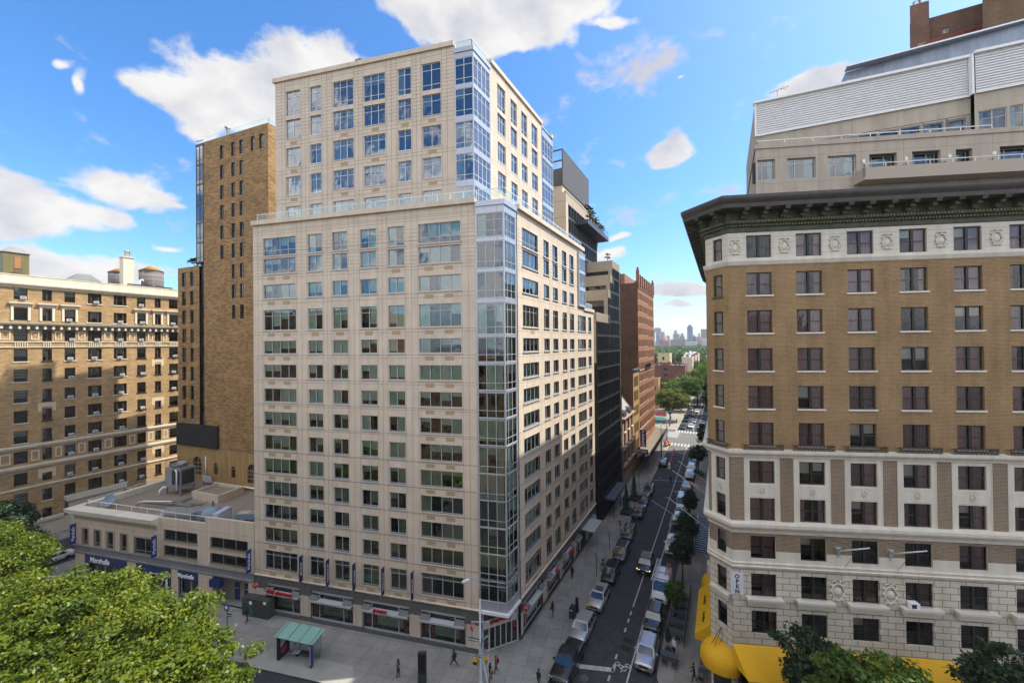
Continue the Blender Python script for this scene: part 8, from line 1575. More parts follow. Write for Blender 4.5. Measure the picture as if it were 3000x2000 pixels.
person('person in indigo top with a black backpack striding towards the store', (-24.1, 32.5, 0), hd_(-0.95, -0.2), cloth('royal', (0.015, 0.03, 0.14)), c_blk, 2, stride=0.5, arm=(0.4, 0.2), bend=(0.3, 2.0), bag='backpack', shoes=cloth('pale', (0.4, 0.4, 0.4)))
person('person in a red jacket and black trousers near the corner pole', (-19.95, 33.75, 0), hd_(-0.7, -0.7), c_red, c_blk, 1, stride=0.25, sleeve=1.0, shoes=MATS['cloth_pale'], bag='backpack')
person('person in black vest and grey trousers beside the corner pole', (-20.0, 32.75, 0), hd_(-0.3, -0.95), c_blk, c_gry, 0, stride=0.3, sleeve=0.1, long_hair=True, bag=cloth('olive', (0.11, 0.10, 0.05)))
person('person in black t-shirt with a pale tote walking towards the kerb', (-15.6, 34.2, 0), hd_(0.1, 1), c_blk, c_gry, 2, stride=0.2, sleeve=0.4, bag=cloth('canvas', (0.5, 0.47, 0.4)))
person('person with bare arms and dark hair walking up the side-street pavement', (-18.1, 43.9, 0), hd_(0.05, 1), cloth('charcoal', (0.03, 0.03, 0.03)), c_gry, 2, stride=0.3, sleeve=0.1, long_hair=True, bag=M_black)
person('person all in black holding a phone on the side-street pavement', (-18.6, 52.2, 0), hd_(0.2, -1), c_blk, c_blk, 2, sleeve=1.0, arm=(0.2, 0.35), bend=(0.5, 1.8))
person('waiter in a pale blue shirt and dark trousers by the cafe tables', (-4.8, 44.2, 0), hd_(-0.4, -0.9), c_wht, c_blk, 0, hair=(0.35, 0.33, 0.3), sleeve=1.0, stride=0.12)
person('person in a long black coat pushing a stroller below the dome awning', (-2.75, 41.55, 0), hd_(-1, -0.2), c_blk, c_blk, 0, sleeve=1.0, stride=0.25, arm=(0.5, 0.5), bend=(0.5, 0.5), lean=0.06)
person('person in red crossing the middle of the street', (-10.85, 97.9, -0.13), hd_(0.1, -1), cloth('maroon', (0.13, 0.014, 0.02)), c_blk, 1, stride=0.25)
person('person in dark clothes walking past the dark storage lockers', (-49.5, 26.75, 0), hd_(-0.3, 1), c_blk, cloth('brown', (0.10, 0.06, 0.035)), 1, stride=0.3, bag='backpack')
person('person seen behind the bus shelter glass', (-40.9, 27.25, 0), hd_(0.9, 0.2), c_blk, c_blk, 2, stride=0.3)
person('person in a pale top under the grey canopy', (-18.2, 80.1, 0), hd_(0.3, -1), cloth('sand', (0.22, 0.20, 0.17)), c_gry, 0, stride=0.15); person('person in black beside the one in a pale top', (-17.8, 80.7, 0), hd_(-0.3, -1), c_blk, c_blk, 0, stride=0.2)
person('person in red at the far sunlit pavement', (-16.6, 172, 0), hd_(0, -1), c_red, c_blk, 1, stride=0.2); person('person in a red shirt on the hotel-side pavement past the crossing', (-5.4, 160.5, 0), hd_(0, -1), c_red, c_den, 2, stride=0.2)
# ================================================================ street furniture
GP = mat('galvanised_pole', (0.40, 0.42, 0.45), 0.45, metal=0.4, var=0.08, scale=3); M_sgn = mat('street_green', (0.012, 0.16, 0.075), 0.5); M_tl = mat('signal_yellow', (0.50, 0.27, 0.015), 0.5, var=0.1, scale=4); M_shg = mat('shelter_glass_roof', (0.20, 0.40, 0.33), 0.15, spec=0.7, coat=0.4)
# bus shelter, square to the avenue
sh = thing('bus_shelter', 'glass-roofed bus shelter with an advertisement panel on the wide pavement', 'bus shelter', (-38.9, 26.2, 0), FB.rz)
def loc_(o, nm, fn, m): b = MB(); fn(b); return build(nm, b, m, o, local=True)
def roof_(b): b.poly([(-2.35, -1.0, 2.5), (2.35, -1.0, 2.5), (2.35, 0.85, 2.85), (-2.35, 0.85, 2.85)]); b.poly([(-2.35, -1.0, 2.47), (-2.35, 0.85, 2.82), (2.35, 0.85, 2.82), (2.35, -1.0, 2.47)]); b.poly([(-2.35, -1.0, 2.47), (2.35, -1.0, 2.47), (2.35, -1.0, 2.5), (-2.35, -1.0, 2.5)])
loc_(sh, 'roof_panel', roof_, M_shg)
loc_(sh, 'roof_beam', lambda b: [b.bar((x, -1.0, 2.55), (x, 0.85, 2.9), 0.07, 0.07) for x in (-2.05, -0.7, 0.65, 2.0)], M_steel)
loc_(sh, 'post', lambda b: [b.box(x - 0.04, x + 0.04, y - 0.04, y + 0.04, 0, 2.6) for x, y in ((-2.0, 0.6), (-0.7, 0.6), (0.65, 0.6), (2.0, 0.6), (2.0, -0.75))], M_steel)
loc_(sh, 'back_glass', lambda b: (b.poly([(-2.0, 0.6, 0.3), (2.0, 0.6, 0.3), (2.0, 0.6, 2.5), (-2.0, 0.6, 2.5)]), b.poly([(2.0, -0.75, 0.3), (2.0, 0.6, 0.3), (2.0, 0.6, 2.5), (2.0, -0.75, 2.5)])), M_clear)
ad = loc_(sh, 'advert_case', lambda b: b.box(-2.12, -1.9, -0.85, 0.62, 0.05, 2.5), M_trim)
loc_(ad, 'poster', lambda b: (b.poly([(-1.895, -0.75, 0.25), (-1.895, 0.52, 0.25), (-1.895, 0.52, 2.35), (-1.895, -0.75, 2.35)]), b.poly([(-1.893, -0.15 + 0.36 * math.cos(2 * PI * k / 20), 0.75 + 0.36 * math.sin(2 * PI * k / 20)) for k in range(20)], 1), *[b.poly([(-1.892, -0.6, z), (-1.892, y, z + 0.28), (-1.892, y, z + 0.36), (-1.892, -0.6, z + 0.08)], 2) for z, y in ((1.85, 0.35), (1.6, 0.1), (1.4, 0.3), (1.2, 0.0))]), [M_navy, M_red, M_lwhite])
loc_(sh, 'name_panel', lambda b: b.box(1.95, 2.12, -0.95, -0.6, 0.1, 2.5), mat('shelter_purple', (0.04, 0.035, 0.16), 0.5)); me = text_mesh('BROADWAY & W 77 ST', 0.17, M_lwhite, 0.004); link('lettering', me, sh, Matrix.Translation((2.03, -0.956, 1.3)) @ Matrix.Rotation(-PI / 2, 4, 'Y') @ Matrix.Rotation(PI / 2, 4, 'X'))
bn = thing('bench', 'dark slatted bench inside the bus shelter', 'bench', tuple(sh.location + Vector((0.2, 0.35, 0))), FB.rz); loc_(bn, 'seat', lambda b: [b.box(-0.9, 0.9, -0.2 + 0.11 * k, -0.11 + 0.11 * k, 0.42, 0.46) for k in range(4)], M_dark); [loc_(bn, 'leg', lambda b, x=x: b.box(x - 0.05, x + 0.05, -0.18, 0.2, 0, 0.42), M_dark) for x in (-0.8, 0.8)]
tb_ = thing('cardboard_sheet', 'pale sheet of board lying on the shelter bench', 'board', tuple(sh.location + Vector((-0.55, -0.05, 0.5))), FB.rz + 0.2); loc_(tb_, 'sheet', lambda b: b.box(-0.38, 0.38, -0.28, 0.28, 0, 0.03), mat('pale_sheet', (0.50, 0.52, 0.66), 0.7))
t = thing('information_totem', 'tall dark grey information totem near the kerb', 'totem', (-25.7, 29.65, 0), FB.rz + 0.25); loc_(t, 'case', lambda b: b.box(-0.4, 0.4, -0.15, 0.15, 0, 2.9), mat('totem_grey', (0.05, 0.053, 0.06), 0.4, metal=0.3)); loc_(t, 'screen', lambda b: (b.box(-0.33, 0.33, -0.16, -0.15, 0.9, 2.7), b.box(-0.33, 0.33, 0.15, 0.16, 0.9, 2.7)), M_black)
# corner signal pole with lamp, mast arm, signs and pedestrian signal
POLE = Vector((-20.45, 31.75, 0)); pl = thing('signal_pole', 'tall grey corner pole with a curved street lamp and guyed signal arm', 'traffic signal', POLE); H_ = 8.3
loc_(pl, 'pole', lambda b: b.tube([(0, 0, 0), (0, 0, 0.6), (0, 0, 0.65), (0, 0, H_)], [0.24, 0.22, 0.13, 0.09], 12), GP)
AD = Vector((0.62, -0.78, 0)); LD_ = Vector((-0.82, -0.25, 0))
loc_(pl, 'lamp_arm', lambda b: b.tube([(0, 0, H_), (0.0, 0, H_ + 1.0), tuple(LD_ * 0.25 + Vector((0, 0, H_ + 1.75))), tuple(LD_ * 0.8 + Vector((0, 0, H_ + 1.95))), tuple(LD_ * 1.35 + Vector((0, 0, H_ + 1.6)))], 0.045, 8), GP)
def lamp_head(o, p, d):
    b = MB(); b.T = Matrix.Translation(p) @ Matrix.Rotation(math.atan2(d.y, d.x), 4, 'Z') @ Matrix.Rotation(0.5, 4, 'Y'); b.lathe([(0.05, -0.25), (0.13, 0.0), (0.17, 0.35), (0.15, 0.6), (0.03, 0.68)], (0, 0, 0), 12, axis='x'); return build('lamp_head', b, mat('lamp_white', (0.62, 0.66, 0.74), 0.35), o, local=True)
lamp_head(pl, LD_ * 1.35 + Vector((0, 0, H_ + 1.6)), LD_)
loc_(pl, 'cross_bar', lambda b: b.bar((-0.82, -0.25, 6.0), (0.82, 0.25, 6.15), 0.11), GP)
loc_(pl, 'mast_arm', lambda b: b.tube([(0, 0, 4.15), tuple(AD * 3 + Vector((0, 0, 4.5))), tuple(AD * 6.5 + Vector((0, 0, 5.0)))], [0.1, 0.08, 0.05], 8), GP)
loc_(pl, 'guy_wire', lambda b: (b.bar((-0.82, -0.25, 6.0), tuple(AD * 5.5 + Vector((0, 0, 4.9))), 0.022), b.bar((0.82, 0.25, 6.15), tuple(AD * 5.8 + Vector((0, 0, 4.95))), 0.022)), GP)
def plate(o, nm, w_, h_, p, rz, m, txt, size, m2=M_lwhite, border=False):
    b = MB(); b.T = Matrix.Translation(p) @ Matrix.Rotation(rz, 4, 'Z'); b.box(-w_ / 2, w_ / 2, -0.015, 0.015, -h_ / 2, h_ / 2, 0); s_ = build(nm, b, m, o, local=True)
    if border: b = MB(); b.T = Matrix.Translation(p) @ Matrix.Rotation(rz, 4, 'Z'); [b.box(x0, x1, -0.02, -0.0155, z0, z1) for x0, x1, z0, z1 in ((-w_ / 2, w_ / 2, h_ / 2 - .03, h_ / 2), (-w_ / 2, w_ / 2, -h_ / 2, -h_ / 2 + .03), (-w_ / 2, -w_ / 2 + .03, -h_ / 2, h_ / 2), (w_ / 2 - .03, w_ / 2, -h_ / 2, h_ / 2))]; build('border', b, m2, s_, local=True)
    me = text_mesh(txt, size, m2, 0.003, bold=0.004)
    for k in (0, 1): link('lettering', me, s_, Matrix.Translation(p) @ Matrix.Rotation(rz + PI * k, 4, 'Z') @ Matrix.Translation((0, -0.021, 0)) @ Matrix.Rotation(PI / 2, 4, 'X'))
    return s_
ps = plate(pl, 'street_sign', 1.15, 0.34, (-0.7, -0.16, 4.35), FB.rz, M_sgn, 'Broadway', 0.26); plate(pl, 'street_sign', 0.9, 0.3, (0.25, 0.45, 4.4), PI / 2 - 0.2, M_sgn, 'W 77 St', 0.2)
pw_ = plate(pl, 'one_way_sign', 0.92, 0.34, (-0.1, -0.16, 3.0), FB.rz + 0.06, M_black, 'ONE WAY', 0.17, M_lwhite, True); loc_(pw_, 'arrow', lambda b: b.poly([(-0.52, -0.2, 3.0), (-0.3, -0.2, 3.12), (-0.3, -0.2, 2.88)]), M_lwhite); plate(pl, 'one_way_sign', 0.92, 0.34, (0.16, 0.1, 3.25), PI / 2 - 0.5, M_black, 'ONE WAY', 0.17, M_lwhite, True)
o = plate(pl, 'street_sign', 1.9, 0.45, tuple(AD * 2.4 + Vector((0, 0, 3.95))), math.atan2(AD.y, AD.x) + PI, M_sgn, 'W 77 St', 0.36, M_lwhite, True); loc_(o, 'hanger', lambda b: [b.bar(tuple(AD * q + Vector((0, 0, 4.1))), tuple(AD * q + Vector((0, 0, 4.45))), 0.03) for q in (1.7, 3.1)], GP)
def ped(o, p, rz): b = MB(); b.T = Matrix.Translation(p) @ Matrix.Rotation(rz, 4, 'Z'); b.box(-0.24, 0.24, -0.22, 0.12, -0.24, 0.24); b.box(-0.22, 0.22, -0.36, -0.22, 0.2, 0.24); s_ = build('pedestrian_signal', b, M_tl, o, local=True); b = MB(); b.T = Matrix.Translation(p) @ Matrix.Rotation(rz, 4, 'Z'); b.box(-0.19, 0.19, -0.225, -0.215, -0.19, 0.19); build('lens', b, M_black, s_, local=True)
ped(pl, (-0.45, -0.1, 2.35), FB.rz - 0.1); ped(pl, (0.25, 0.3, 2.4), PI / 2 + 0.3)
# street lamp before the store
p = FB.at(-37.6, 0, 5.9); lp = thing('street_lamp', 'slim grey street lamp with a long bent arm before the store', 'street lamp', (p.x, p.y, 0), 0); LH = 7.0
q = FB.at(-37.6, 0, 5.9); dl = Vector((-0.93, -0.36, 0))
loc_(lp, 'pole', lambda b: b.tube([(0, 0, 0), (0, 0, 0.8), (0, 0, LH)], [0.16, 0.1, 0.07], 10), GP); loc_(lp, 'arm', lambda b: b.tube([(0, 0, LH), tuple(dl * 1.6 + Vector((0, 0, LH))), tuple(dl * 3.4 + Vector((0, 0, LH - 0.35)))], 0.05, 8), GP); lamp_head(lp, dl * 3.5 + Vector((0, 0, LH - 0.4)), dl)
# hydrant, bollards
def bollard(x, y, lab): t = thing('bollard', lab, 'bollard', (x, y, 0), 0, 'steel bollards'); loc_(t, 'post', lambda b: b.lathe([(0.09, 0), (0.09, 0.85), (0.06, 0.92), (0.001, 0.94)], (0, 0, 0), 10), M_steel); loc_(t, 'band', lambda b: b.lathe([(0.095, 0.6), (0.1, 0.63), (0.095, 0.72)], (0, 0, 0), 10), M_dark)
def hydrant(x, y, lab): t = thing('fire_hydrant', lab, 'fire hydrant', (x, y, 0)); loc_(t, 'barrel', lambda b: b.lathe([(0.17, 0), (0.17, 0.08), (0.12, 0.1), (0.12, 0.6), (0.16, 0.62), (0.15, 0.72), (0.08, 0.82), (0.001, 0.84)], (0, 0, 0), 12), M_black); loc_(t, 'nozzle', lambda b: (b.lathe([(0.07, -0.22), (0.07, 0.22)], (0, 0, 0.48), 8, axis='x'), b.lathe([(0.09, -0.24), (0.09, 0)], (0, 0, 0.45), 8, axis='y')), M_steel)
hydrant(-44.0, 23.85, 'black fire hydrant between two bollards by the avenue kerb'); bollard(-44.9, 23.6, 'steel bollard on the tree side of the black hydrant'); bollard(-43.45, 23.9, 'steel bollard on the shelter side of the black hydrant'); hydrant(-15.72, 57.4, 'dark hydrant beside the yellow kerb of the side street'); bollard(-15.75, 56.6, 'steel bollard on the near side of the side-street hydrant'); bollard(-15.75, 58.2, 'steel bollard on the far side of the side-street hydrant')
t = thing('mailbox', 'dark green relay mailbox on the side-street pavement', 'mailbox', (-15.95, 44.7, 0)); 
def mb_(b):
    pr = [(-0.3, 0)] + [(-0.3 * math.cos(PI * k / 8), 1.1 + 0.3 * math.sin(PI * k / 8)) for k in range(9)] + [(0.3, 0)]; n = len(pr); a = b.add([(x, -0.32, z + 0.1) for x, z in pr]); c = b.add([(x, 0.32, z + 0.1) for x, z in pr])
    for k in range(n): k2 = (k + 1) % n; b.f.append((a + k, a + k2, c + k2, c + k)); b.m.append(0); b.uv.append(None); b.sm.append(False)
    b.f.append(tuple(a + k for k in range(n))); b.f.append(tuple(c + k for k in reversed(range(n)))); b.m += [0, 0]; b.uv += [None, None]; b.sm += [False, False]
loc_(t, 'box', mb_, mat('mail_green', (0.022, 0.035, 0.03), 0.5)); loc_(t, 'leg', lambda b: [b.box(x - 0.04, x + 0.04, y - 0.04, y + 0.04, 0, 0.12) for x in (-0.25, 0.25) for y in (-0.27, 0.27)], M_dark); loc_(t, 'label_plate', lambda b: b.box(-0.16, 0.1, -0.335, -0.32, 1.0, 1.1), M_lwhite)
t = thing('parking_meter', 'dark blue parking pay station behind the mailbox', 'parking meter', (-15.8, 45.9, 0)); loc_(t, 'case', lambda b: (b.box(-0.16, 0.16, -0.14, 0.14, 0, 1.55), b.lathe([(0.15, -0.14), (0.15, 0.14)], (0, 0, 1.62), 12, axis='y')), mat('meter_navy', (0.012, 0.015, 0.035), 0.5)); loc_(t, 'keypad', lambda b: b.box(-0.1, 0.1, -0.152, -0.14, 1.05, 1.35), M_blue)
for i, (x, y, h, lab) in enumerate(((-15.75, 54.1, 3.3, 'dark sign pole beside the glossy black suv'), (-15.95, 62.1, 3.0, 'dark sign pole beside the dark grey minivan'), (-15.5, 67.4, 2.6, 'sign pole with a small red plate near the dark grey suv'), (-16.1, 88.0, 4.5, 'slim pole behind the farther cypress'))):
    t = thing('sign_pole', lab, 'sign pole', (x, y, 0)); loc_(t, 'pole', lambda b, h=h: b.tube([(0, 0, 0), (0, 0, h)], 0.04, 6), M_dark); loc_(t, 'plate', lambda b, h=h: (b.box(-0.2, 0.08, -0.02, 0.0, h - 0.5, h - 0.05), b.box(-0.15, 0.15, 0.03, 0.05, h - 1.0, h - 0.6)), M_red if i == 2 else M_steel)
t = thing('bus_stop_sign', 'round blue bus stop sign on a pole beside the bright tree', 'bus stop sign', (-47.9, 23.85, 0), FB.rz); loc_(t, 'pole', lambda b: b.tube([(0, 0, 0), (0, 0, 4.0)], 0.045, 6), M_dark); loc_(t, 'disc', lambda b: (b.lathe([(0.001, -0.03), (0.34, -0.03), (0.34, 0.03), (0.001, 0.03)], (0, -0.06, 3.9), 18, axis='y'), b.box(0.05, 0.65, -0.06, -0.03, 3.0, 3.35)), M_parkb if False else mat('bus_blue', (0.02, 0.05, 0.22), 0.5)); loc_(t, 'stripe', lambda b: (b.lathe([(0.001, -0.034), (0.2, -0.034), (0.2, -0.032)], (0, -0.06, 3.9), 12, axis='y'), b.box(0.05, 0.65, -0.063, -0.06, 3.12, 3.18)), M_lwhite)
t = thing('newspaper_box', 'bright blue newspaper boxes stacked by the bus stop pole', 'newspaper box', (-48.6, 23.9, 0), FB.rz); loc_(t, 'case', lambda b: b.box(-0.5, 0.5, -0.25, 0.25, 0.1, 1.2), mat('bright_blue', (0.01, 0.13, 0.36), 0.45)); loc_(t, 'window', lambda b: b.box(-0.4, 0.4, -0.262, -0.25, 0.6, 1.05), M_black); loc_(t, 'base', lambda b: b.box(-0.45, 0.45, -0.2, 0.2, 0, 0.1), M_dark)
t = thing('storage_lockers', 'row of tall dark grey lockers with a green door by the store corner', 'lockers', (-49.6, 28.1, 0), FB.rz)
M_lk = mat('locker_grey', (0.055, 0.055, 0.05), 0.6, var=0.15, scale=2)
for k in range(4): o = loc_(t, 'locker', lambda b, k=k: (b.box(-1.95 + k * 0.98, -1.95 + k * 0.98 + 0.92, -0.45, 0.45, 0.05, 2.15), *[b.box(-1.93 + k * 0.98 + q * 0.3, -1.93 + k * 0.98 + q * 0.3 + 0.03, -0.47, -0.45, 0.1, 2.1) for q in range(1, 3)]), M_lk)
loc_(t, 'green_door', lambda b: b.box(-0.9, -0.35, -0.48, -0.46, 0.2, 1.5), mat('locker_green', (0.02, 0.12, 0.07), 0.5)); loc_(t, 'paper_notice', lambda b: (b.box(-0.85, -0.45, -0.49, -0.48, 1.5, 1.85), b.box(1.2, 1.6, -0.48, -0.46, 1.75, 2.05)), M_lwhite)
# cafe tables, chairs, umbrella and barriers on the hotel pavement
GT = 'cafe tables along the hotel pavement'
def cafe(x, y, lab, first=[None]):
    if first[0] is None:
        t = thing('cafe_table', lab, 'table', (x, y, 0), 0, GT); loc_(t, 'tabletop', lambda b: b.box(-0.9, 0.75, -0.4, 0.4, 0.72, 0.76), mat('slate_tabletop', (0.055, 0.06, 0.07), 0.4)); [loc_(t, 'leg', lambda b, q=q: b.tube([(q[0], q[1], 0), (q[0], q[1], 0.72)], 0.03, 6), M_dark) for q in ((-0.8, -0.3), (0.65, -0.3), (-0.8, 0.3), (0.65, 0.3))]; first[0] = t; return t
    return dup(first[0], (x, y, 0), 0, None, lab)
ch0 = [None]
def chair(x, y, rz, lab):
    if ch0[0] is None:
        t = thing('cafe_chair', lab, 'chair', (x, y, 0), rz, 'cafe chairs'); loc_(t, 'seat', lambda b: b.box(-0.22, 0.22, -0.22, 0.22, 0.43, 0.47), M_dark); loc_(t, 'backrest', lambda b: (b.tube([(-0.21, 0.2, 0.47), (-0.2, 0.24, 0.8), (-0.1, 0.26, 0.92), (0.1, 0.26, 0.92), (0.2, 0.24, 0.8), (0.21, 0.2, 0.47)], 0.022, 6), b.bar((-0.18, 0.23, 0.68), (0.18, 0.23, 0.68), 0.05)), M_dark); [loc_(t, 'leg', lambda b, q=q: b.bar((q[0], q[1], 0), (q[0] * 0.9, q[1] * 0.9, 0.43), 0.03), M_dark) for q in ((-0.22, -0.22), (0.22, -0.22), (-0.22, 0.22), (0.22, 0.22))]; ch0[0] = t; return t
    return dup(ch0[0], (x, y, 0), rz, None, lab)
WHERE = ['nearest the viewer', 'under the waiter', 'beside the yellow-green sapling', 'beside the black wagon', 'beside the white van', 'farthest along the van']
for i, y in enumerate((43.0, 46.8, 48.6, 50.3, 52.4, 54.2)):
    cafe(-5.0 + 0.05 * (i % 2), y, 'dark cafe table ' + WHERE[i])
    for k, (dx, dy, rz) in enumerate(((-0.45, -0.72, PI), (0.4, -0.72, PI), (-0.1, 0.75, 0))): chair(-5.0 + dx, y + dy, rz + 0.1 * k, 'dark cafe chair ' + ['on the near side', 'on the near side, building end', 'on the far side'][k] + ' of the table ' + WHERE[i])
t = thing('folded_umbrella', 'folded dark umbrella standing between the waiter and the parked cars', 'umbrella', (-5.45, 44.6, 0)); loc_(t, 'canopy', lambda b: b.lathe([(0.05, 2.55), (0.22, 1.9), (0.3, 1.2), (0.2, 0.9), (0.04, 0.85)], (0, 0, 0), 10), c_blk); loc_(t, 'mast', lambda b: b.tube([(0, 0, 0), (0, 0, 2.65)], 0.03, 6), M_dark); loc_(t, 'base', lambda b: b.lathe([(0.3, 0), (0.3, 0.06), (0.05, 0.1)], (0, 0, 0), 12), M_dark)
def barrier_row(nm, lab, pts, m): t = thing(nm, lab, 'cafe barrier', (*pts[0], 0)); g = MB(); rail(g, pts, 0, 0.95, 1.2, 0.03); build('rail', g, m, t); b = MB(); [b.poly([(*p, 0.1), (*q, 0.1), (*q, 0.85), (*p, 0.85)]) for p, q in zip(pts, pts[1:])]; build('screen', b, M_dark, t)
barrier_row('cafe_barrier', 'low dark cafe barrier between the tables and the walkway', [(-4.0, 45.6), (-4.0, 56.5)], M_dark)
for i, (x, y, lab) in enumerate(((-2.0, 42.3, 'small cafe table under the yellow dome'), (-1.9, 43.4, 'small cafe table just past the yellow dome'))): cafe(x, y, lab).scale = (0.5, 0.8, 1); chair(x - 0.2, y - 0.75, 2.8, 'dark chair beside the ' + lab)
t = thing('menu_board', 'white menu stand before the corner door', 'menu stand', (0.1, 38.4, 0), 0.3); loc_(t, 'board', lambda b: b.poly([(-0.3, -0.1, 0.95), (0.3, -0.1, 0.95), (0.3, 0.25, 1.5), (-0.3, 0.25, 1.5)]), M_lwhite); loc_(t, 'stand', lambda b: b.tube([(0, 0.05, 0), (0, 0.05, 1.15)], 0.03, 6), M_dark); loc_(t, 'card', lambda b: b.box(0.1, 0.35, 0.55, 0.57, 1.5, 1.8), M_lwhite)
t = thing('areaway_stair', 'dark railed areaway with bright step edges beside the hotel wall', 'areaway', (-3.4, 74, 0)); loc_(t, 'pit_floor', lambda b: b.box(-0.85, 0.85, -6.5, 6.5, 0.004, 0.03), M_black); loc_(t, 'tread', lambda b: [b.box(-0.8, 0.8, -6.2 + 0.8 * k, -6.12 + 0.8 * k, 0.03, 0.05) for k in range(16)], M_white)
g = MB(); rail(g, [(-0.9, -6.5), (-0.9, 6.5)], 0, 1.0, 1.1, 0.03); build('railing', g, M_steel, t, local=True)
for k in range(8): shrub('planter_shrub', 'flowering planter %s along the hotel pavement' % ['first', 'second', 'third', 'fourth', 'fifth', 'sixth', 'seventh', 'last'][k], (-5.0 + 0.3 * (k % 2), 67.0 + 1.1 * k, 0.5), 0.5, 0.6, LEAF_B if k % 2 else LEAF_C, 8, 20, 0.16, 60 + k)
# flags: down the street on the hotel, and on the sidewalk shed side
flag('long striped american flag slanting out from the hotel over parked cars', (-1.3, 62, 10.2), (-6.6, 62, 13.6), None, 3.6, 1.9, (1.0, 0.1, -0.55)); 
for y, z in ((55, 8.6), (69, 9.6)):
    t = thing('flagpole', ['bare pale pole slanting out from the hotel nearer than the striped flag', 'bare pale pole slanting out from the hotel beyond the striped flag'][0 if y < 60 else 1], 'flagpole', (-1.3, y, z), 0, 'bare poles over the side street'); b = MB(); b.tube([(0, 0, 0), (-5.2, 0, 3.6)], [0.05, 0.03], 6); build('pole', b, M_white, t, local=True); b = MB(); b.bar((0.05, 0, -0.3), (0.05, 0, 0.4), 0.15); build('bracket', b, M_dark, t, local=True)
flag('hanging american flag beside the broad PARK sign', (-19.6, 100.5, 5.6), (-18.0, 99.6, 7.4), None, 1.9, 1.7, (0.35, -0.1, -1.0))
# red and white road barriers
GBa = 'plastic road barriers'; b0 = None
for k in range(6):
    f = k / 5; x, y = -12.55 - 0.35 * f, 110.2 + 15.2 * f; lab = ['white plastic barrier at the near end of the row', 'red plastic barrier next to the white end one', 'third plastic barrier of the row', 'fourth plastic barrier of the row', 'fifth plastic barrier of the row', 'farthest red plastic barrier, touched by sunlight'][k]
    t = thing('road_barrier', lab, 'road barrier', (x, y, -0.13), 0.05, GBa); loc_(t, 'block', lambda b: (b.prism([(-0.3, -1.2), (0.3, -1.2), (0.3, 1.2), (-0.3, 1.2)], 0, 0.25), b.prism([(-0.16, -1.15), (0.16, -1.15), (0.16, 1.15), (-0.16, 1.15)], 0.25, 1.0)), M_white if k == 0 else mat('barrier_red', (0.32, 0.03, 0.035), 0.5)); loc_(t, 'stripe', lambda b: b.box(-0.17, 0.17, -1.16, -0.7, 0.5, 0.75), mat('barrier_red', (0.32, 0.03, 0.035), 0.5) if k == 0 else M_white)
for k, (x, y) in enumerate(((-15.9, 131.8), (-15.4, 133.6))): t = thing('construction_drum', ['orange construction drum nearer the shed', 'orange construction drum nearer the crossing'][k], 'construction drum', (x, y, 0)); loc_(t, 'drum', lambda b: b.lathe([(0.55, 0), (0.5, 1.5), (0.001, 1.6)], (0, 0, 0), 12), mat('safety_orange', (0.62, 0.09, 0.03), 0.5)); loc_(t, 'band', lambda b: b.lathe([(0.54, 0.6), (0.54, 0.9)], (0, 0, 0), 12), M_white)
# far corner: signal mast, lamp, shop awnings
t = thing('signal_pole', 'silver signal pole with a bent mast arm at the far crossing', 'traffic signal', (-16.6, 140.5, 0)); loc_(t, 'pole', lambda b: b.tube([(0, 0, 0), (0, 0, 9.2)], [0.18, 0.1], 8), GP); loc_(t, 'mast_arm', lambda b: (b.tube([(0, 0, 5.4), (1.3, -3.0, 6.6), (2.2, -5.0, 9.0)], 0.09, 6), b.tube([(0, 0, 9.2), (1.8, 0.3, 9.9), (4.2, 0.6, 10.1)], 0.06, 6)), GP); loc_(t, 'signal_head', lambda b: b.box(0.7, 1.05, -0.2, 0.15, 4.6, 5.7), M_tl)
t = thing('shop_awning', 'coral red shop awning on the far corner under the yellowing tree', 'awning', (-24, 172, 3.4)); loc_(t, 'canvas', lambda b: b.poly([(-4, -0.5, 0.6), (4, -0.5, 0.6), (4.2, -3, -0.6), (-4.2, -3, -0.6)]), mat('coral_canvas', (0.42, 0.08, 0.055), 0.8)); loc_(t, 'frame', lambda b: [b.bar((x, -3, -0.6), (x, -3, -3.3), 0.08) for x in (-4, 0, 4)], M_dark)
t = thing('shop_awning', 'teal shop awning below the coral one on the far corner', 'awning', (-23, 163, 3.0)); loc_(t, 'canvas', lambda b: (b.poly([(-3.2, -0.3, 0.6), (3.2, -0.3, 0.6), (3.2, -2.2, -0.3), (-3.2, -2.2, -0.3)]), b.box(-3.2, 3.2, -2.25, -2.2, -1.0, -0.3)), mat('teal_canvas', (0.03, 0.14, 0.13), 0.8)); loc_(t, 'frame', lambda b: [b.bar((x, -2.2, -0.3), (x, -2.2, -3.0), 0.08) for x in (-3.1, 3.1)], M_dark)
t = thing('street_lamp', 'grey street lamp beside the sidewalk shed', 'street lamp', (-15.6, 119, 0)); loc_(t, 'pole', lambda b: b.tube([(0, 0, 0), (0, 0, 9.0)], [0.14, 0.07], 8), M_dark); loc_(t, 'arm', lambda b: b.tube([(0, 0, 9.0), (1.5, 0, 9.7), (3.6, 0, 9.9)], 0.05, 6), M_dark); loc_(t, 'lamp_head', lambda b: b.box(3.5, 4.2, -0.12, 0.12, 9.8, 9.95), GP)
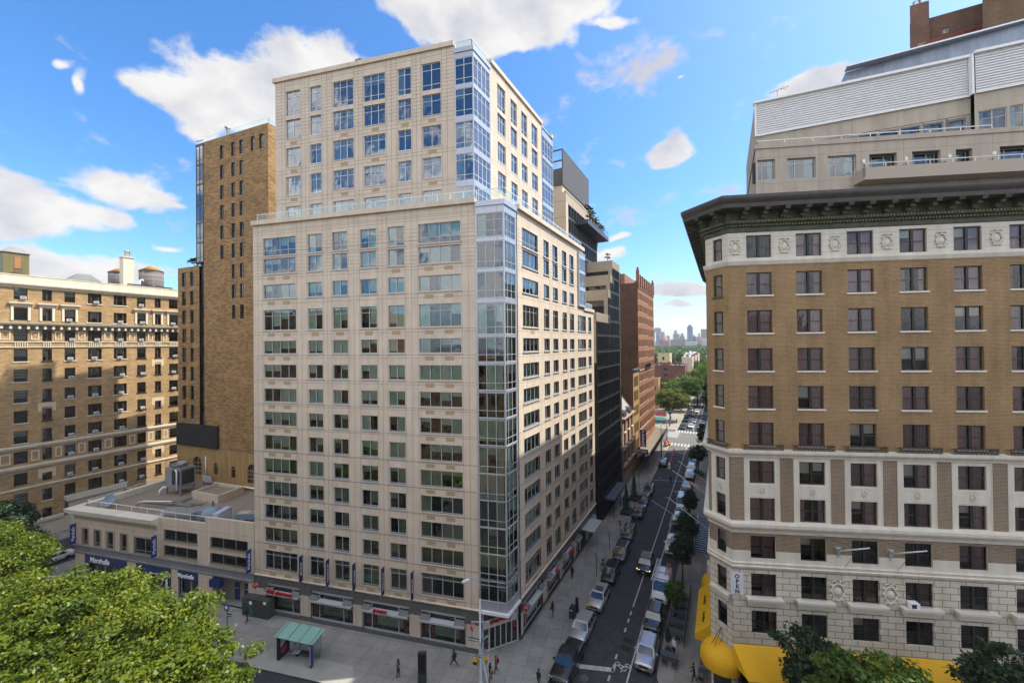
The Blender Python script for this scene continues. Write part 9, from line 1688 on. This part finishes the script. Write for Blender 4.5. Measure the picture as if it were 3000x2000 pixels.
# ================================================================ neighbours the view barely shows, needed for the light and the reflections
M_nb = brick('neighbour_brick', (0.30, 0.20, 0.12), (0.23, 0.15, 0.09), (0.28, 0.22, 0.16), 0.5, 0.16, 0.015, big=0.15)
def plain(lab, x0, x1, y0, y1, h): 
    t = thing('row_building', lab, 'building', ((x0 + x1) / 2, (y0 + y1) / 2, 0), 0, 'buildings lining the hotel side'); b = MB(); b.prism([(x0, y0), (x1, y0), (x1, y1), (x0, y1)], 0, h); build('wall', b, M_nb, t); b = MB(); f = Face((x0, y1), (0, -1)); z = 3
    while z < h - 3:
        s = 1.2
        while s < y1 - y0 - 2: fbox(b, f, s, s + 1.3, z, z + 1.9, -0.05, 0.01); s += 2.9
        z += 3.2
    build('window_grid', b, M_dark, t)
plain('plain brick building beyond the hotel on the same pavement', -0.9, 22, 78.5, 100, 44); plain('brick building second beyond the hotel on the same pavement', -0.9, 22, 100.4, 117, 40); plain('brick corner building at the far crossing on the hotel side', -0.9, 22, 117.4, 137, 30); plain('brick row beyond the far crossing on the hotel side', 2, 22, 165, 300, 17)
def west(lab, s0, s1, h, out, m):
    t = thing('avenue_building', lab, 'building', FB.at((s0 + s1) / 2, 0, out), FB.rz, 'buildings across the avenue'); a, b_ = FB.at(s1, 0, out), FB.at(s0, 0, out); f = Face((a.x, a.y), (b_.x - a.x, b_.y - a.y)); L_ = s1 - s0; w = MB(); hol = []
    z = 5.0
    while z < h - 4: hol += [(1.8 + 3.6 * k, 3.5 + 3.6 * k, z, z + 2.0) for k in range(int((L_ - 3) / 3.6))]; z += 3.4
    wall(w, f, 0, L_, 0, h, hol, rev=0.3); w.T = f.M; w.poly([(0, 0, h), (L_, 0, h), (L_, 16, h), (0, 16, h)]); w.poly([(0, 0, 0), (0, 0, h), (0, 16, h), (0, 16, 0)]); w.poly([(L_, 0, 0), (L_, 16, 0), (L_, 16, h), (L_, 0, h)]); w.poly([(0, 16, 0), (0, 16, h), (L_, 16, h), (L_, 16, 0)]); build('wall', w, m, t); g = MB(); g.T = f.M; g.poly([(0.3, 0.32, 4), (L_ - 0.3, 0.32, 4), (L_ - 0.3, 0.32, h - 1), (0.3, 0.32, h - 1)]); build('glazing', g, mat('dark_glazing', (0.02, 0.03, 0.03), 0.08, spec=0.8), t)
west('buff brick building across the avenue from the limestone block', -44, 6, 29.5, 44.5, M_ab); west('tan brick building across the avenue from the store', -95, -45, 41, 45, M_hb); west('brick building across the avenue from the hotel', 8, 60, 38, 47, M_nb)

b = MB(); b.box(-5100, 5100, -5100, 5100, -1.4, 97)
mz = D.materials.new('air'); mz.use_nodes = True; N = mz.node_tree.nodes; N.remove(N['Principled BSDF']); pv = N.new('ShaderNodeVolumePrincipled'); pv.inputs['Color'].default_value = (0.80, 0.88, 1.0, 1); pv.inputs['Density'].default_value = 0.00013; mz.node_tree.links.new(pv.outputs[0], N['Material Output'].inputs['Volume'])
build('haze', b, mz, None, kind='stuff')
